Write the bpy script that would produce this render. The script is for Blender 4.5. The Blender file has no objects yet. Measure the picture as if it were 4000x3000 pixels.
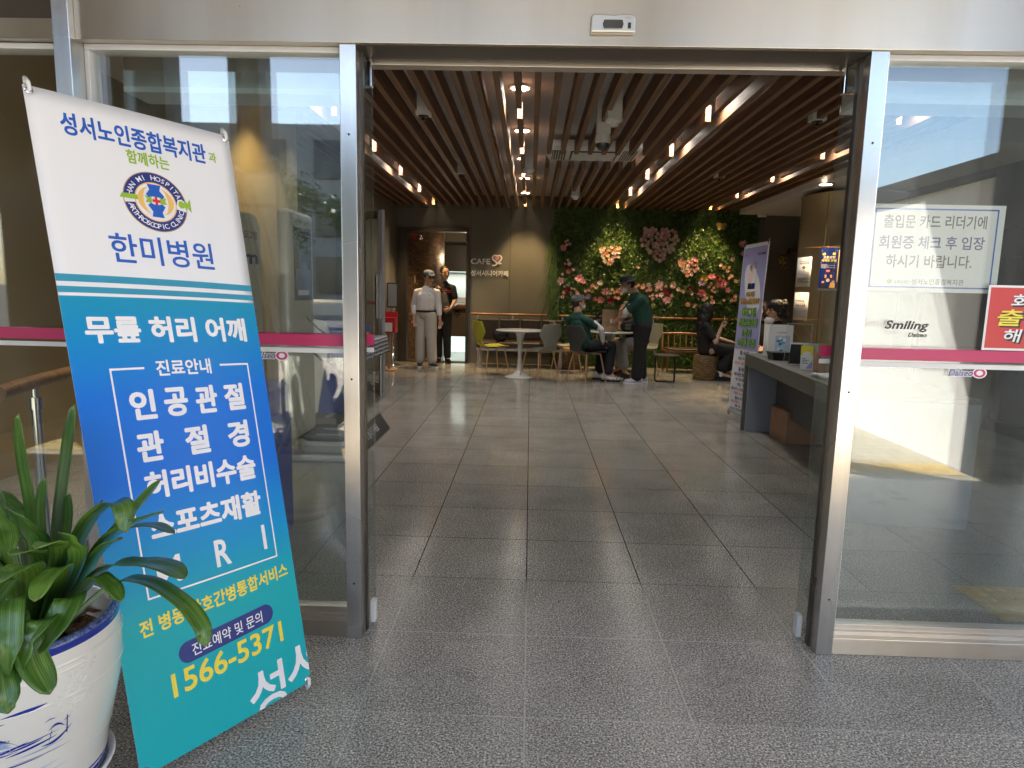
import bpy, bmesh, math, random
from mathutils import Vector, Matrix
R = math.radians
rnd = random.Random(7)
sc = bpy.context.scene
col = sc.collection

# ------------------------------------------------------------------ camera, world, sun, exposure
cam = bpy.data.cameras.new('camera'); cam.lens = 23.11; cam.sensor_width = 36.0
cam.clip_start = 0.05; cam.clip_end = 500
camo = bpy.data.objects.new('camera', cam); col.objects.link(camo)
_y, _p, _r = 0.02477, 0.140816, 0.022527
fw = Vector((-math.sin(_y)*math.cos(_p), math.cos(_y)*math.cos(_p), -math.sin(_p)))
r0 = Vector((math.cos(_y), math.sin(_y), 0)); u0 = r0.cross(fw)
rv = r0*math.cos(_r)+u0*math.sin(_r); uv_ = u0*math.cos(_r)-r0*math.sin(_r)
camo.matrix_world = Matrix(((rv.x, uv_.x, -fw.x, 0), (rv.y, uv_.y, -fw.y, 0), (rv.z, uv_.z, -fw.z, 1.33), (0, 0, 0, 1)))
sc.camera = camo

SUN_EL, SUN_AZ = R(50), R(180+50)          # azimuth clockwise from +Y: behind the camera and to its left
w = bpy.data.worlds.new('World'); sc.world = w; w.use_nodes = True
nt = w.node_tree
sky = nt.nodes.new('ShaderNodeTexSky'); sky.sky_type = 'NISHITA'; sky.sun_disc = False
sky.sun_elevation = SUN_EL; sky.sun_rotation = SUN_AZ; sky.air_density = 1.0; sky.dust_density = 1.2
bgn = nt.nodes['Background']; bgn.inputs[1].default_value = 0.14
nt.links.new(sky.outputs[0], bgn.inputs[0])
sl = bpy.data.lights.new('sun', 'SUN'); sl.energy = 5.0; sl.angle = R(0.5); sl.color = (1, .95, .88)
so = bpy.data.objects.new('sun', sl); col.objects.link(so)
sd = Vector((math.sin(SUN_AZ)*math.cos(SUN_EL), math.cos(SUN_AZ)*math.cos(SUN_EL), math.sin(SUN_EL)))
so.rotation_euler = sd.to_track_quat('Z', 'Y').to_euler(); so.location = (-12, -14, 22)
sc.view_settings.view_transform = 'Standard'; sc.view_settings.look = 'None'
sc.view_settings.exposure = 1.95; sc.view_settings.gamma = 1.0; sc.view_settings.use_curve_mapping = False
sc.render.engine = 'CYCLES'
sc.cycles.use_denoising = True
sc.cycles.max_bounces = 9; sc.cycles.diffuse_bounces = 5; sc.cycles.glossy_bounces = 4; sc.cycles.transparent_max_bounces = 24
sc.cycles.sample_clamp_indirect = 6.0; sc.cycles.caustics_reflective = False; sc.cycles.caustics_refractive = False

# ------------------------------------------------------------------ materials
M = {}
def mat(name, c, rough=.5, metal=0., spec=.5, noise=0., nscale=20., bump=0., bscale=60., emit=None, es=1., stretch=None, coat=0., alpha=1., sheen=0.):
    m = bpy.data.materials.new(name); m.use_nodes = True; M[name] = m
    t = m.node_tree; b = t.nodes['Principled BSDF']
    b.inputs['Base Color'].default_value = (*c, 1); b.inputs['Roughness'].default_value = rough
    b.inputs['Metallic'].default_value = metal; b.inputs['Specular IOR Level'].default_value = spec
    b.inputs['Coat Weight'].default_value = coat; b.inputs['Coat Roughness'].default_value = .08
    b.inputs['Alpha'].default_value = alpha; b.inputs['Sheen Weight'].default_value = sheen
    if emit:
        b.inputs['Emission Color'].default_value = (*emit, 1); b.inputs['Emission Strength'].default_value = es
    if noise or bump:
        tc = t.nodes.new('ShaderNodeTexCoord'); mp = t.nodes.new('ShaderNodeMapping')
        if stretch: mp.inputs['Scale'].default_value = stretch
        t.links.new(tc.outputs['Object'], mp.inputs[0])
    if noise:
        n = t.nodes.new('ShaderNodeTexNoise'); n.inputs['Scale'].default_value = nscale; n.inputs['Detail'].default_value = 6
        t.links.new(mp.outputs[0], n.inputs[0])
        r = t.nodes.new('ShaderNodeValToRGB')
        r.color_ramp.elements[0].position = .3; r.color_ramp.elements[1].position = .7
        r.color_ramp.elements[0].color = (*[max(0, x*(1-noise)) for x in c], 1); r.color_ramp.elements[1].color = (*[min(1, x*(1+noise)) for x in c], 1)
        t.links.new(n.outputs['Fac'], r.inputs[0]); t.links.new(r.outputs[0], b.inputs['Base Color'])
    if bump:
        n2 = t.nodes.new('ShaderNodeTexNoise'); n2.inputs['Scale'].default_value = bscale; n2.inputs['Detail'].default_value = 4
        t.links.new(mp.outputs[0], n2.inputs[0])
        bu = t.nodes.new('ShaderNodeBump'); bu.inputs['Strength'].default_value = bump; bu.inputs['Distance'].default_value = .02 if bscale < 30 else .004
        t.links.new(n2.outputs['Fac'], bu.inputs['Height']); t.links.new(bu.outputs[0], b.inputs['Normal'])
    return m

def nodes(m): return m.node_tree, m.node_tree.nodes['Principled BSDF']
def nn(t, kind, **kw):
    n = t.nodes.new(kind)
    for k, v in kw.items(): setattr(n, k, v)
    return n
def math_(t, op, a, b=None, c=None):
    n = t.nodes.new('ShaderNodeMath'); n.operation = op
    for i, x in enumerate((a, b, c)):
        if x is None: continue
        if isinstance(x, (int, float)): n.inputs[i].default_value = x
        else: t.links.new(x, n.inputs[i])
    return n.outputs[0]
def mixc(t, fac, a, b):
    n = t.nodes.new('ShaderNodeMix'); n.data_type = 'RGBA'
    for s, x in ((0, fac), (6, a), (7, b)):
        if isinstance(x, (int, float)): n.inputs[s].default_value = x
        elif isinstance(x, tuple): n.inputs[s].default_value = (*x, 1)
        else: t.links.new(x, n.inputs[s])
    return n.outputs[2]

def granite():
    m = mat('granite', (.2, .2, .195), .3); t, b = nodes(m)
    tc = nn(t, 'ShaderNodeTexCoord'); sx = nn(t, 'ShaderNodeSeparateXYZ'); t.links.new(tc.outputs['Object'], sx.inputs[0])
    X, Y = sx.outputs[0], sx.outputs[1]
    def joint(v, off, step, wd):
        f = math_(t, 'FRACT', math_(t, 'DIVIDE', math_(t, 'SUBTRACT', v, off), step))
        d = math_(t, 'MULTIPLY', math_(t, 'MINIMUM', f, math_(t, 'SUBTRACT', 1, f)), step)
        return math_(t, 'LESS_THAN', d, wd)
    j = math_(t, 'MAXIMUM', joint(X, .016, .528, .0027), joint(Y, 2.403, .4985, .0024))
    mi = nn(t, 'ShaderNodeMapRange'); mi.inputs[1].default_value = 2.5; mi.inputs[2].default_value = 2.95; t.links.new(Y, mi.inputs[0]); ins = mi.outputs[0]     # grout: pale and dusty outside, dark inside
    mr = nn(t, 'ShaderNodeMapRange'); mr.interpolation_type = 'SMOOTHSTEP'; mr.inputs[1].default_value = 1.6; mr.inputs[2].default_value = 4.2; t.links.new(Y, mr.inputs[0]); soft = mr.outputs[0]     # ramp from forecourt to lobby, used for tone and gloss
    # speckle: pale feldspar, grey quartz, black mica
    n1 = nn(t, 'ShaderNodeTexNoise'); n1.inputs['Scale'].default_value = 150; n1.inputs['Detail'].default_value = 4; n1.inputs['Roughness'].default_value = .72
    v1 = nn(t, 'ShaderNodeTexVoronoi'); v1.inputs['Scale'].default_value = 260
    n3 = nn(t, 'ShaderNodeTexNoise'); n3.inputs['Scale'].default_value = 3.; n3.inputs['Detail'].default_value = 4
    for n in (n1, v1, n3): t.links.new(tc.outputs['Object'], n.inputs[0])
    r = nn(t, 'ShaderNodeValToRGB'); e = r.color_ramp.elements
    e[0].position = .37; e[0].color = (.045, .045, .047, 1); e[1].position = .63; e[1].color = (.58, .55, .485, 1)
    q = e.new(.49); q.color = (.205, .197, .178, 1)
    t.links.new(n1.outputs['Fac'], r.inputs[0])
    g = mixc(t, .42, r.outputs[0], v1.outputs['Color'])
    hs = nn(t, 'ShaderNodeHueSaturation'); hs.inputs['Saturation'].default_value = .0; t.links.new(g, hs.inputs['Color'])
    vv = nn(t, 'ShaderNodeMix'); vv.data_type = 'RGBA'; vv.blend_type = 'MULTIPLY'; vv.inputs[0].default_value = 1
    t.links.new(r.outputs[0], vv.inputs[6]); rr = nn(t, 'ShaderNodeMapRange'); rr.inputs[3].default_value = .6; rr.inputs[4].default_value = 1.45
    t.links.new(v1.outputs['Color'], rr.inputs[0]); t.links.new(rr.outputs[0], vv.inputs[7])
    # every tile cut from a slightly different slab
    fx = math_(t, 'FLOOR', math_(t, 'DIVIDE', math_(t, 'SUBTRACT', X, .016), .528)); fy = math_(t, 'FLOOR', math_(t, 'DIVIDE', math_(t, 'SUBTRACT', Y, 2.403), .4985))
    cv = nn(t, 'ShaderNodeCombineXYZ'); t.links.new(fx, cv.inputs[0]); t.links.new(fy, cv.inputs[1])
    wn = nn(t, 'ShaderNodeTexWhiteNoise'); t.links.new(cv.outputs[0], wn.inputs[0])
    tone = math_(t, 'ADD', .9, math_(t, 'MULTIPLY', wn.outputs['Value'], .14))
    tone = math_(t, 'MULTIPLY', tone, math_(t, 'ADD', .72, math_(t, 'MULTIPLY', n3.outputs['Fac'], .56)))
    tone = math_(t, 'MULTIPLY', tone, math_(t, 'SUBTRACT', 1.32, math_(t, 'MULTIPLY', soft, .14)))     # forecourt stone flamed and dusty; lobby tone also lowered for its weaker light
    v2 = nn(t, 'ShaderNodeMix'); v2.data_type = 'RGBA'; v2.blend_type = 'MULTIPLY'; v2.inputs[0].default_value = 1
    t.links.new(vv.outputs[2], v2.inputs[6]); cc = nn(t, 'ShaderNodeCombineColor')
    for i in range(3): t.links.new(tone, cc.inputs[i])
    t.links.new(cc.outputs[0], v2.inputs[7])
    jc = mixc(t, ins, (.66, .65, .62), (.006, .006, .006))
    t.links.new(mixc(t, math_(t, 'MULTIPLY', j, math_(t, 'ADD', .38, math_(t, 'MULTIPLY', ins, .62))), v2.outputs[2], jc), b.inputs['Base Color'])
    ro = math_(t, 'ADD', math_(t, 'ADD', .09, math_(t, 'MULTIPLY', n3.outputs['Fac'], .12)), math_(t, 'MULTIPLY', math_(t, 'SUBTRACT', 1, soft), .14))
    t.links.new(math_(t, 'ADD', ro, math_(t, 'MULTIPLY', j, .5)), b.inputs['Roughness'])
    t.links.new(math_(t, 'MULTIPLY', math_(t, 'SUBTRACT', 1, math_(t, 'MULTIPLY', j, .9)), math_(t, 'ADD', .22, math_(t, 'MULTIPLY', soft, .2))), b.inputs['Specular IOR Level'])
granite()

def glass(name, tint, f0):
    m = bpy.data.materials.new(name); m.use_nodes = True; M[name] = m; t = m.node_tree
    t.nodes.remove(t.nodes['Principled BSDF']); out = t.nodes['Material Output']
    tr = nn(t, 'ShaderNodeBsdfTransparent'); tr.inputs[0].default_value = (*tint, 1)
    gl = nn(t, 'ShaderNodeBsdfGlossy'); gl.inputs['Roughness'].default_value = 0.0; gl.inputs[0].default_value = (1, 1, 1, 1)
    lw = nn(t, 'ShaderNodeLayerWeight'); lw.inputs[0].default_value = .5
    f = math_(t, 'ADD', f0, math_(t, 'MULTIPLY', math_(t, 'POWER', lw.outputs['Facing'], 5), 1-f0))
    mx = nn(t, 'ShaderNodeMixShader'); t.links.new(f, mx.inputs[0]); t.links.new(tr.outputs[0], mx.inputs[1]); t.links.new(gl.outputs[0], mx.inputs[2])
    tc = nn(t, 'ShaderNodeTexCoord'); mp = nn(t, 'ShaderNodeMapping'); mp.inputs['Scale'].default_value = (3, 3, 1.2); t.links.new(tc.outputs['Object'], mp.inputs[0])      # dust and wiping smears
    nz = nn(t, 'ShaderNodeTexNoise'); nz.inputs['Scale'].default_value = 2.5; nz.inputs['Detail'].default_value = 9; nz.inputs['Roughness'].default_value = .7; nz.inputs['Distortion'].default_value = .8; t.links.new(mp.outputs[0], nz.inputs[0])
    mr = nn(t, 'ShaderNodeMapRange'); mr.inputs[1].default_value = .45; mr.inputs[2].default_value = .8; mr.inputs[3].default_value = .004; mr.inputs[4].default_value = .05; t.links.new(nz.outputs['Fac'], mr.inputs[0])
    df_ = nn(t, 'ShaderNodeBsdfDiffuse'); df_.inputs[0].default_value = (.8, .79, .76, 1); m2 = nn(t, 'ShaderNodeMixShader'); t.links.new(mr.outputs[0], m2.inputs[0]); t.links.new(mx.outputs[0], m2.inputs[1]); t.links.new(df_.outputs[0], m2.inputs[2])
    t.links.new(m2.outputs[0], out.inputs[0])
glass('glass', (.93, .96, .95), .1); glass('clear_acrylic', (.97, .98, .98), .05)

def wood(name, c1, c2, axis, rough=.45, sc_=1.):
    m = mat(name, c1, rough); t, b = nodes(m)
    tc = nn(t, 'ShaderNodeTexCoord'); mp = nn(t, 'ShaderNodeMapping'); s = [38*sc_, 38*sc_, 38*sc_]; s[axis] = 1.6*sc_
    mp.inputs['Scale'].default_value = s; t.links.new(tc.outputs['Object'], mp.inputs[0])
    n = nn(t, 'ShaderNodeTexNoise'); n.inputs['Scale'].default_value = 1.; n.inputs['Detail'].default_value = 8; n.inputs['Roughness'].default_value = .65
    t.links.new(mp.outputs[0], n.inputs[0]); r = nn(t, 'ShaderNodeValToRGB')
    r.color_ramp.elements[0].position = .34; r.color_ramp.elements[1].position = .68
    r.color_ramp.elements[0].color = (*c1, 1); r.color_ramp.elements[1].color = (*c2, 1)
    t.links.new(n.outputs['Fac'], r.inputs[0]); t.links.new(r.outputs[0], b.inputs['Base Color'])
    bu = nn(t, 'ShaderNodeBump'); bu.inputs['Strength'].default_value = .12; bu.inputs['Distance'].default_value = .001
    t.links.new(n.outputs['Fac'], bu.inputs['Height']); t.links.new(bu.outputs[0], b.inputs['Normal'])
wood('slat_wood', (.115, .058, .031), (.28, .146, .078), 1, .5)
wood('rail_wood', (.2, .09, .035), (.42, .2, .08), 0, .3)
wood('bench_wood', (.1, .045, .02), (.2, .09, .04), 0, .35)
wood('easel_wood', (.45, .28, .14), (.62, .42, .24), 2, .5)

def steel(name, c, rough, axis):
    m = mat(name, c, rough, 1.); t, b = nodes(m)
    tc = nn(t, 'ShaderNodeTexCoord'); mp = nn(t, 'ShaderNodeMapping'); s = [700, 700, 700]; s[axis] = 6
    mp.inputs['Scale'].default_value = s; t.links.new(tc.outputs['Object'], mp.inputs[0])
    n = nn(t, 'ShaderNodeTexNoise'); n.inputs['Scale'].default_value = 1; n.inputs['Detail'].default_value = 3; t.links.new(mp.outputs[0], n.inputs[0])
    n2 = nn(t, 'ShaderNodeTexNoise'); n2.inputs['Scale'].default_value = 1.6; n2.inputs['Detail'].default_value = 1; t.links.new(tc.outputs['Object'], n2.inputs[0])
    bu = nn(t, 'ShaderNodeBump'); bu.inputs['Strength'].default_value = .16; bu.inputs['Distance'].default_value = .0012
    t.links.new(n.outputs['Fac'], bu.inputs['Height'])
    b2 = nn(t, 'ShaderNodeBump'); b2.inputs['Strength'].default_value = .05; b2.inputs['Distance'].default_value = .05
    t.links.new(n2.outputs['Fac'], b2.inputs['Height']); t.links.new(b2.outputs[0], bu.inputs['Normal'])
    t.links.new(bu.outputs[0], b.inputs['Normal'])
    r = math_(t, 'ADD', rough-.06, math_(t, 'MULTIPLY', n2.outputs['Fac'], .14)); t.links.new(r, b.inputs['Roughness'])
    b.inputs['Anisotropic'].default_value = .8; b.inputs['Anisotropic Rotation'].default_value = .25 if axis == 0 else 0.
    tg = nn(t, 'ShaderNodeTangent', direction_type='RADIAL', axis='Z'); t.links.new(tg.outputs[0], b.inputs['Tangent'])
    # faint handling marks
    v = nn(t, 'ShaderNodeTexVoronoi'); v.inputs['Scale'].default_value = 9; v.inputs['Randomness'].default_value = 1; t.links.new(tc.outputs['Object'], v.inputs[0])
    sp = math_(t, 'LESS_THAN', v.outputs['Distance'], .035)
    ms = nn(t, 'ShaderNodeMapping'); ms.inputs['Scale'].default_value = (7, 7, .35) if axis == 0 else (30, 30, .6); t.links.new(tc.outputs['Object'], ms.inputs[0])
    n4 = nn(t, 'ShaderNodeTexNoise'); n4.inputs['Scale'].default_value = 1; n4.inputs['Detail'].default_value = 6; t.links.new(ms.outputs[0], n4.inputs[0])
    mr = nn(t, 'ShaderNodeMapRange'); mr.inputs[1].default_value = .45; mr.inputs[2].default_value = .75; t.links.new(n4.outputs['Fac'], mr.inputs[0])
    cs = mixc(t, math_(t, 'MULTIPLY', mr.outputs[0], .3), c, tuple(x*y for x, y in zip(c, (.72, .66, .56))))       # rain streaks and hand grime
    t.links.new(mixc(t, math_(t, 'MULTIPLY', sp, .4), cs, tuple(x*.45 for x in c)), b.inputs['Base Color'])
steel('steel_across', (.6, .56, .5), .3, 0); steel('steel_upright', (.66, .645, .62), .26, 2)
mat('dark_steel', (.07, .065, .06), .35, .8); mat('chrome', (.8, .8, .8), .12, 1.); mat('bronze_frame', (.1, .085, .07), .38, .7)

def gradient(name, stops, top, rough=.32):
    """printed colour that runs along the sheet's own height (UV v)"""
    m = mat(name, (1, 1, 1), rough); t, b = nodes(m)
    u = nn(t, 'ShaderNodeUVMap'); s = nn(t, 'ShaderNodeSeparateXYZ'); t.links.new(u.outputs[0], s.inputs[0])
    b.inputs['Specular IOR Level'].default_value = .22
    r = nn(t, 'ShaderNodeValToRGB'); e = r.color_ramp.elements
    for i, (p, c) in enumerate(stops):
        q = e[i] if i < 2 else e.new(p)
        q.position = p; q.color = (*c, 1)
    t.links.new(math_(t, 'DIVIDE', s.outputs[1], top), r.inputs[0]); t.links.new(r.outputs[0], b.inputs['Base Color'])
gradient('blue_print', [(0., (.012, .42, .46)), (.30, (.01, .40, .46)), (.42, (0, .29, .6)), (.60, (0, .155, .68)), (.78, (0, .17, .7)), (.93, (0, .26, .56)), (1., (.008, .29, .48))], 1.3)

def brick():
    m = mat('brick_tile', (.2, .1, .05), .35); t, b = nodes(m)
    tc = nn(t, 'ShaderNodeTexCoord'); mp = nn(t, 'ShaderNodeMapping'); mp.inputs['Rotation'].default_value = (R(90), 0, 0)
    sx = nn(t, 'ShaderNodeSeparateXYZ'); t.links.new(tc.outputs['UV'], sx.inputs[0])
    br = nn(t, 'ShaderNodeTexBrick'); br.inputs['Scale'].default_value = 1; br.inputs['Brick Width'].default_value = .085; br.inputs['Row Height'].default_value = .05
    br.inputs['Mortar Size'].default_value = .004; br.offset = .37; br.inputs['Bias'].default_value = .1
    br.inputs['Color1'].default_value = (.2, .115, .06, 1); br.inputs['Color2'].default_value = (.085, .042, .022, 1); br.inputs['Mortar'].default_value = (.05, .03, .02, 1)
    t.links.new(tc.outputs['UV'], br.inputs[0]); t.links.new(br.outputs[0], b.inputs['Base Color'])
    bu = nn(t, 'ShaderNodeBump'); bu.inputs['Strength'].default_value = .6; bu.inputs['Distance'].default_value = .006; bu.invert = True
    t.links.new(br.outputs['Fac'], bu.inputs['Height']); t.links.new(bu.outputs[0], b.inputs['Normal'])
brick()

def gingham():
    m = mat('gingham', (.5, .5, .5), .8); t, b = nodes(m)
    u = nn(t, 'ShaderNodeUVMap'); s = nn(t, 'ShaderNodeSeparateXYZ'); t.links.new(u.outputs[0], s.inputs[0])
    a = math_(t, 'LESS_THAN', math_(t, 'FRACT', math_(t, 'MULTIPLY', s.outputs[0], 22)), .5)
    c = math_(t, 'LESS_THAN', math_(t, 'FRACT', math_(t, 'MULTIPLY', s.outputs[1], 22)), .5)
    r = nn(t, 'ShaderNodeValToRGB'); e = r.color_ramp.elements; r.color_ramp.interpolation = 'CONSTANT'
    e[0].color = (.7, .7, .7, 1); e[1].position = .3; e[1].color = (.16, .17, .22, 1); q = e.new(.7); q.color = (.02, .022, .035, 1)
    t.links.new(math_(t, 'MULTIPLY', math_(t, 'ADD', a, c), .5), r.inputs[0]); t.links.new(r.outputs[0], b.inputs['Base Color'])
gingham()

def leafmat(name, a, c, rough, scale):
    m = mat(name, a, rough); t, b = nodes(m)
    tc = nn(t, 'ShaderNodeTexCoord'); n = nn(t, 'ShaderNodeTexNoise'); n.inputs['Scale'].default_value = scale; n.inputs['Detail'].default_value = 2
    t.links.new(tc.outputs['Object'], n.inputs[0]); gm = nn(t, 'ShaderNodeNewGeometry')
    f = math_(t, 'ADD', math_(t, 'MULTIPLY', n.outputs['Fac'], .6), math_(t, 'MULTIPLY', gm.outputs['Random Per Island'], .5))
    r = nn(t, 'ShaderNodeValToRGB'); r.color_ramp.elements[0].position = .25; r.color_ramp.elements[1].position = .85
    r.color_ramp.elements[0].color = (*a, 1); r.color_ramp.elements[1].color = (*c, 1)
    t.links.new(f, r.inputs[0]); t.links.new(r.outputs[0], b.inputs['Base Color'])
    b.inputs['Subsurface Weight'].default_value = 0
leafmat('wall_leaf', (.008, .028, .005), (.1, .19, .025), .5, 9); leafmat('tree_leaf', (.02, .06, .012), (.09, .16, .03), .5, 2)

def straplf():
    m = mat('strap_leaf', (.03, .09, .012), .3, coat=.25); t, b = nodes(m)
    u = nn(t, 'ShaderNodeUVMap'); s = nn(t, 'ShaderNodeSeparateXYZ'); t.links.new(u.outputs[0], s.inputs[0])
    gm = nn(t, 'ShaderNodeNewGeometry'); tc = nn(t, 'ShaderNodeTexCoord')
    mp = nn(t, 'ShaderNodeMapping'); mp.inputs['Scale'].default_value = (26, 1.2, 1); t.links.new(u.outputs[0], mp.inputs[0])
    n = nn(t, 'ShaderNodeTexNoise'); n.inputs['Scale'].default_value = 1.; n.inputs['Detail'].default_value = 5; t.links.new(mp.outputs[0], n.inputs[0])
    n2 = nn(t, 'ShaderNodeTexNoise'); n2.inputs['Scale'].default_value = 7; t.links.new(tc.outputs['Object'], n2.inputs[0])
    f = math_(t, 'ADD', math_(t, 'MULTIPLY', n.outputs['Fac'], .75), math_(t, 'MULTIPLY', n2.outputs['Fac'], .45))
    r = nn(t, 'ShaderNodeValToRGB'); e = r.color_ramp.elements
    e[0].position = .3; e[0].color = (.014, .052, .009, 1); e[1].position = .83; e[1].color = (.2, .36, .05, 1)
    q = e.new(.58); q.color = (.036, .115, .014, 1)
    t.links.new(f, r.inputs[0])
    # paler base of the blade and midrib
    k = math_(t, 'MULTIPLY', math_(t, 'SUBTRACT', 1, math_(t, 'MINIMUM', math_(t, 'MULTIPLY', s.outputs[1], 2.4), 1)), .55)
    mid = math_(t, 'MULTIPLY', math_(t, 'LESS_THAN', math_(t, 'ABSOLUTE', math_(t, 'SUBTRACT', s.outputs[0], .5)), .05), .3)
    v = nn(t, 'ShaderNodeTexVoronoi'); v.inputs['Scale'].default_value = 45; t.links.new(tc.outputs['Object'], v.inputs[0]); bl = math_(t, 'MULTIPLY', math_(t, 'LESS_THAN', v.outputs['Distance'], .09), .6)
    tip = math_(t, 'MULTIPLY', math_(t, 'GREATER_THAN', math_(t, 'ADD', s.outputs[1], math_(t, 'MULTIPLY', n2.outputs['Fac'], .05)), 1.012), .8)
    cb = mixc(t, math_(t, 'MAXIMUM', k, mid), r.outputs[0], (.16, .25, .05))
    t.links.new(mixc(t, math_(t, 'MAXIMUM', bl, tip), cb, (.16, .12, .04)), b.inputs['Base Color'])
    bu = nn(t, 'ShaderNodeBump'); bu.inputs['Strength'].default_value = .3; bu.inputs['Distance'].default_value = .002
    t.links.new(n.outputs['Fac'], bu.inputs['Height']); t.links.new(bu.outputs[0], b.inputs['Normal'])
straplf()

def wicker():
    m = mat('wicker', (.25, .16, .08), .7); t, b = nodes(m)
    u = nn(t, 'ShaderNodeUVMap'); br = nn(t, 'ShaderNodeTexBrick'); br.inputs['Scale'].default_value = 1; br.inputs['Brick Width'].default_value = .05; br.inputs['Row Height'].default_value = .026
    br.inputs['Mortar Size'].default_value = .005; br.inputs['Mortar Smooth'].default_value = 1.; br.inputs['Color1'].default_value = (.34, .23, .11, 1); br.inputs['Color2'].default_value = (.2, .125, .055, 1); br.inputs['Mortar'].default_value = (.04, .022, .01, 1)
    t.links.new(u.outputs[0], br.inputs[0]); t.links.new(br.outputs[0], b.inputs['Base Color'])
    bu = nn(t, 'ShaderNodeBump'); bu.inputs['Strength'].default_value = 1.; bu.inputs['Distance'].default_value = .015; bu.invert = True
    t.links.new(br.outputs['Fac'], bu.inputs['Height']); t.links.new(bu.outputs[0], b.inputs['Normal'])
wicker()

def paving():
    m = mat('paving', (.5, .43, .33), .8); t, b = nodes(m)
    tc = nn(t, 'ShaderNodeTexCoord'); br = nn(t, 'ShaderNodeTexBrick'); br.inputs['Scale'].default_value = 1; br.inputs['Brick Width'].default_value = .3; br.inputs['Row Height'].default_value = .15
    br.inputs['Mortar Size'].default_value = .006; br.inputs['Color1'].default_value = (.5, .43, .32, 1); br.inputs['Color2'].default_value = (.4, .35, .27, 1); br.inputs['Mortar'].default_value = (.2, .18, .15, 1)
    t.links.new(tc.outputs['Object'], br.inputs[0]); t.links.new(br.outputs[0], b.inputs['Base Color'])
paving()

mat('white_trim', (.78, .78, .77), .35); mat('wall_olive', (.165, .152, .122), .62, noise=.05, nscale=3, bump=.06, bscale=180)
mat('wall_taupe', (.168, .162, .132), .6, noise=.05, nscale=3, bump=.06, bscale=180)
mat('wall_dark', (.035, .033, .03), .5); mat('plaster', (.78, .76, .77), .8, noise=.03, nscale=4, bump=.05, bscale=150)
mat('right_wall', (.22, .21, .18), .7, noise=.04, nscale=3); mat('gold_wall', (.36, .27, .13), .6, noise=.04, nscale=3)
mat('stucco_white', (.8, .79, .77), .85, noise=.05, nscale=40, bump=.5, bscale=120); mat('soffit', (.76, .72, .64), .6, noise=.03, nscale=2)
mat('asphalt', (.05, .05, .052), .9, noise=.2, nscale=60); mat('concrete', (.3, .29, .27), .85, noise=.1, nscale=8)
mat('tactile', (.5, .33, .08), .6, noise=.1, nscale=30); mat('block_clad', (.34, .33, .31), .7, noise=.1, nscale=4); mat('dark_clad', (.06, .062, .065), .5, noise=.1, nscale=4)
mat('pink_film', (.52, .035, .13), .35); mat('white_film', (.74, .74, .73), .4)
mat('sheet_white', (.82, .82, .84), .42, coat=.25); mat('ink_blue', (.006, .1, .5), .4); mat('ink_green', (.3, .48, .03), .4); mat('ink_navy', (.006, .022, .2), .4)
mat('ink_white', (.84, .84, .86), .4); mat('ink_yellow', (.88, .72, .06), .4); mat('ink_orange', (.85, .5, .12), .4); mat('ink_red', (.7, .02, .02), .4)
mat('ink_black', (.02, .02, .022), .5); mat('ink_teal', (.015, .28, .44), .4); mat('ink_grey', (.3, .3, .32), .5); mat('paper', (.8, .8, .79), .6); mat('paper_pale_blue', (.5, .6, .74), .6)
mat('lilac', (.36, .36, .66), .5); mat('ink_lime', (.3, .62, .12), .5); mat('cloth_white', (.74, .75, .8), .6); mat('ink_gold', (.5, .3, .06), .5); mat('red_sign', (.58, .045, .045), .35, coat=.3)
mat('white_plastic', (.78, .78, .78), .35); mat('black_plastic', (.018, .018, .02), .4); mat('cream_plastic', (.62, .56, .44), .35, coat=.2); mat('column_gold', (.27, .215, .12), .55, noise=.05, nscale=3); mat('blue_plastic', (.025, .045, .36), .3, coat=.3)
mat('grey_plastic', (.42, .42, .4), .4); mat('dark_rubber', (.03, .03, .032), .55, bump=.2, bscale=300); mat('screen', (.05, .055, .06), .06, spec=.6); mat('silver', (.6, .6, .58), .35, .9)
mat('screen_poster', (.08, .17, .42), .15)
mat('glaze', (.74, .73, .68), .1, coat=.6, noise=.04, nscale=5); mat('glaze_blue', (.012, .03, .3), .12, coat=.5); mat('glaze_speck', (.1, .13, .3), .2, noise=.9, nscale=140); mat('glaze_wash', (.33, .42, .64), .15, coat=.5, noise=.25, nscale=30)
mat('bark_chip', (.16, .085, .045), .85, noise=.5, nscale=40); mat('soil', (.04, .024, .015), .95, noise=.4, nscale=60, bump=1., bscale=60)
mat('chair_yellow', (.42, .40, .03), .4); mat('chair_grey', (.24, .25, .21), .45); mat('chair_dark', (.055, .055, .058), .45); mat('leg_copper', (.56, .33, .22), .4, .3)
mat('leather', (.045, .03, .022), .38, bump=.15, bscale=120); mat('frame_grey', (.42, .43, .46), .4, .3); mat('table_white', (.76, .76, .74), .22, coat=.4)
mat('kraft', (.36, .25, .145), .8, noise=.08, nscale=12); mat('cardboard', (.42, .25, .15), .8, noise=.08, nscale=10); mat('bag_black', (.012, .012, .016), .18, bump=.6, bscale=25)
mat('desk_top', (.13, .125, .11), .4, noise=.05, nscale=6); mat('desk_end_daylit', (.3, .33, .37), .45); mat('desk_front', (.085, .085, .08), .45)  # end panel lighter and bluer: daylight from the doors put into its colour
mat('skin', (.52, .3, .2), .5, noise=.05, nscale=20); mat('skin_tan', (.52, .31, .21), .5, noise=.05, nscale=20); mat('skin_pale', (.62, .4, .3), .5)
mat('hair', (.012, .01, .01), .45, bump=.8, bscale=130, stretch=(1, 1, .25)); mat('shirt_white', (.8, .8, .82), .85, bump=.35, bscale=22); mat('linen', (.52, .5, .46), .9, noise=.05, nscale=30, bump=.5, bscale=16)
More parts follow.
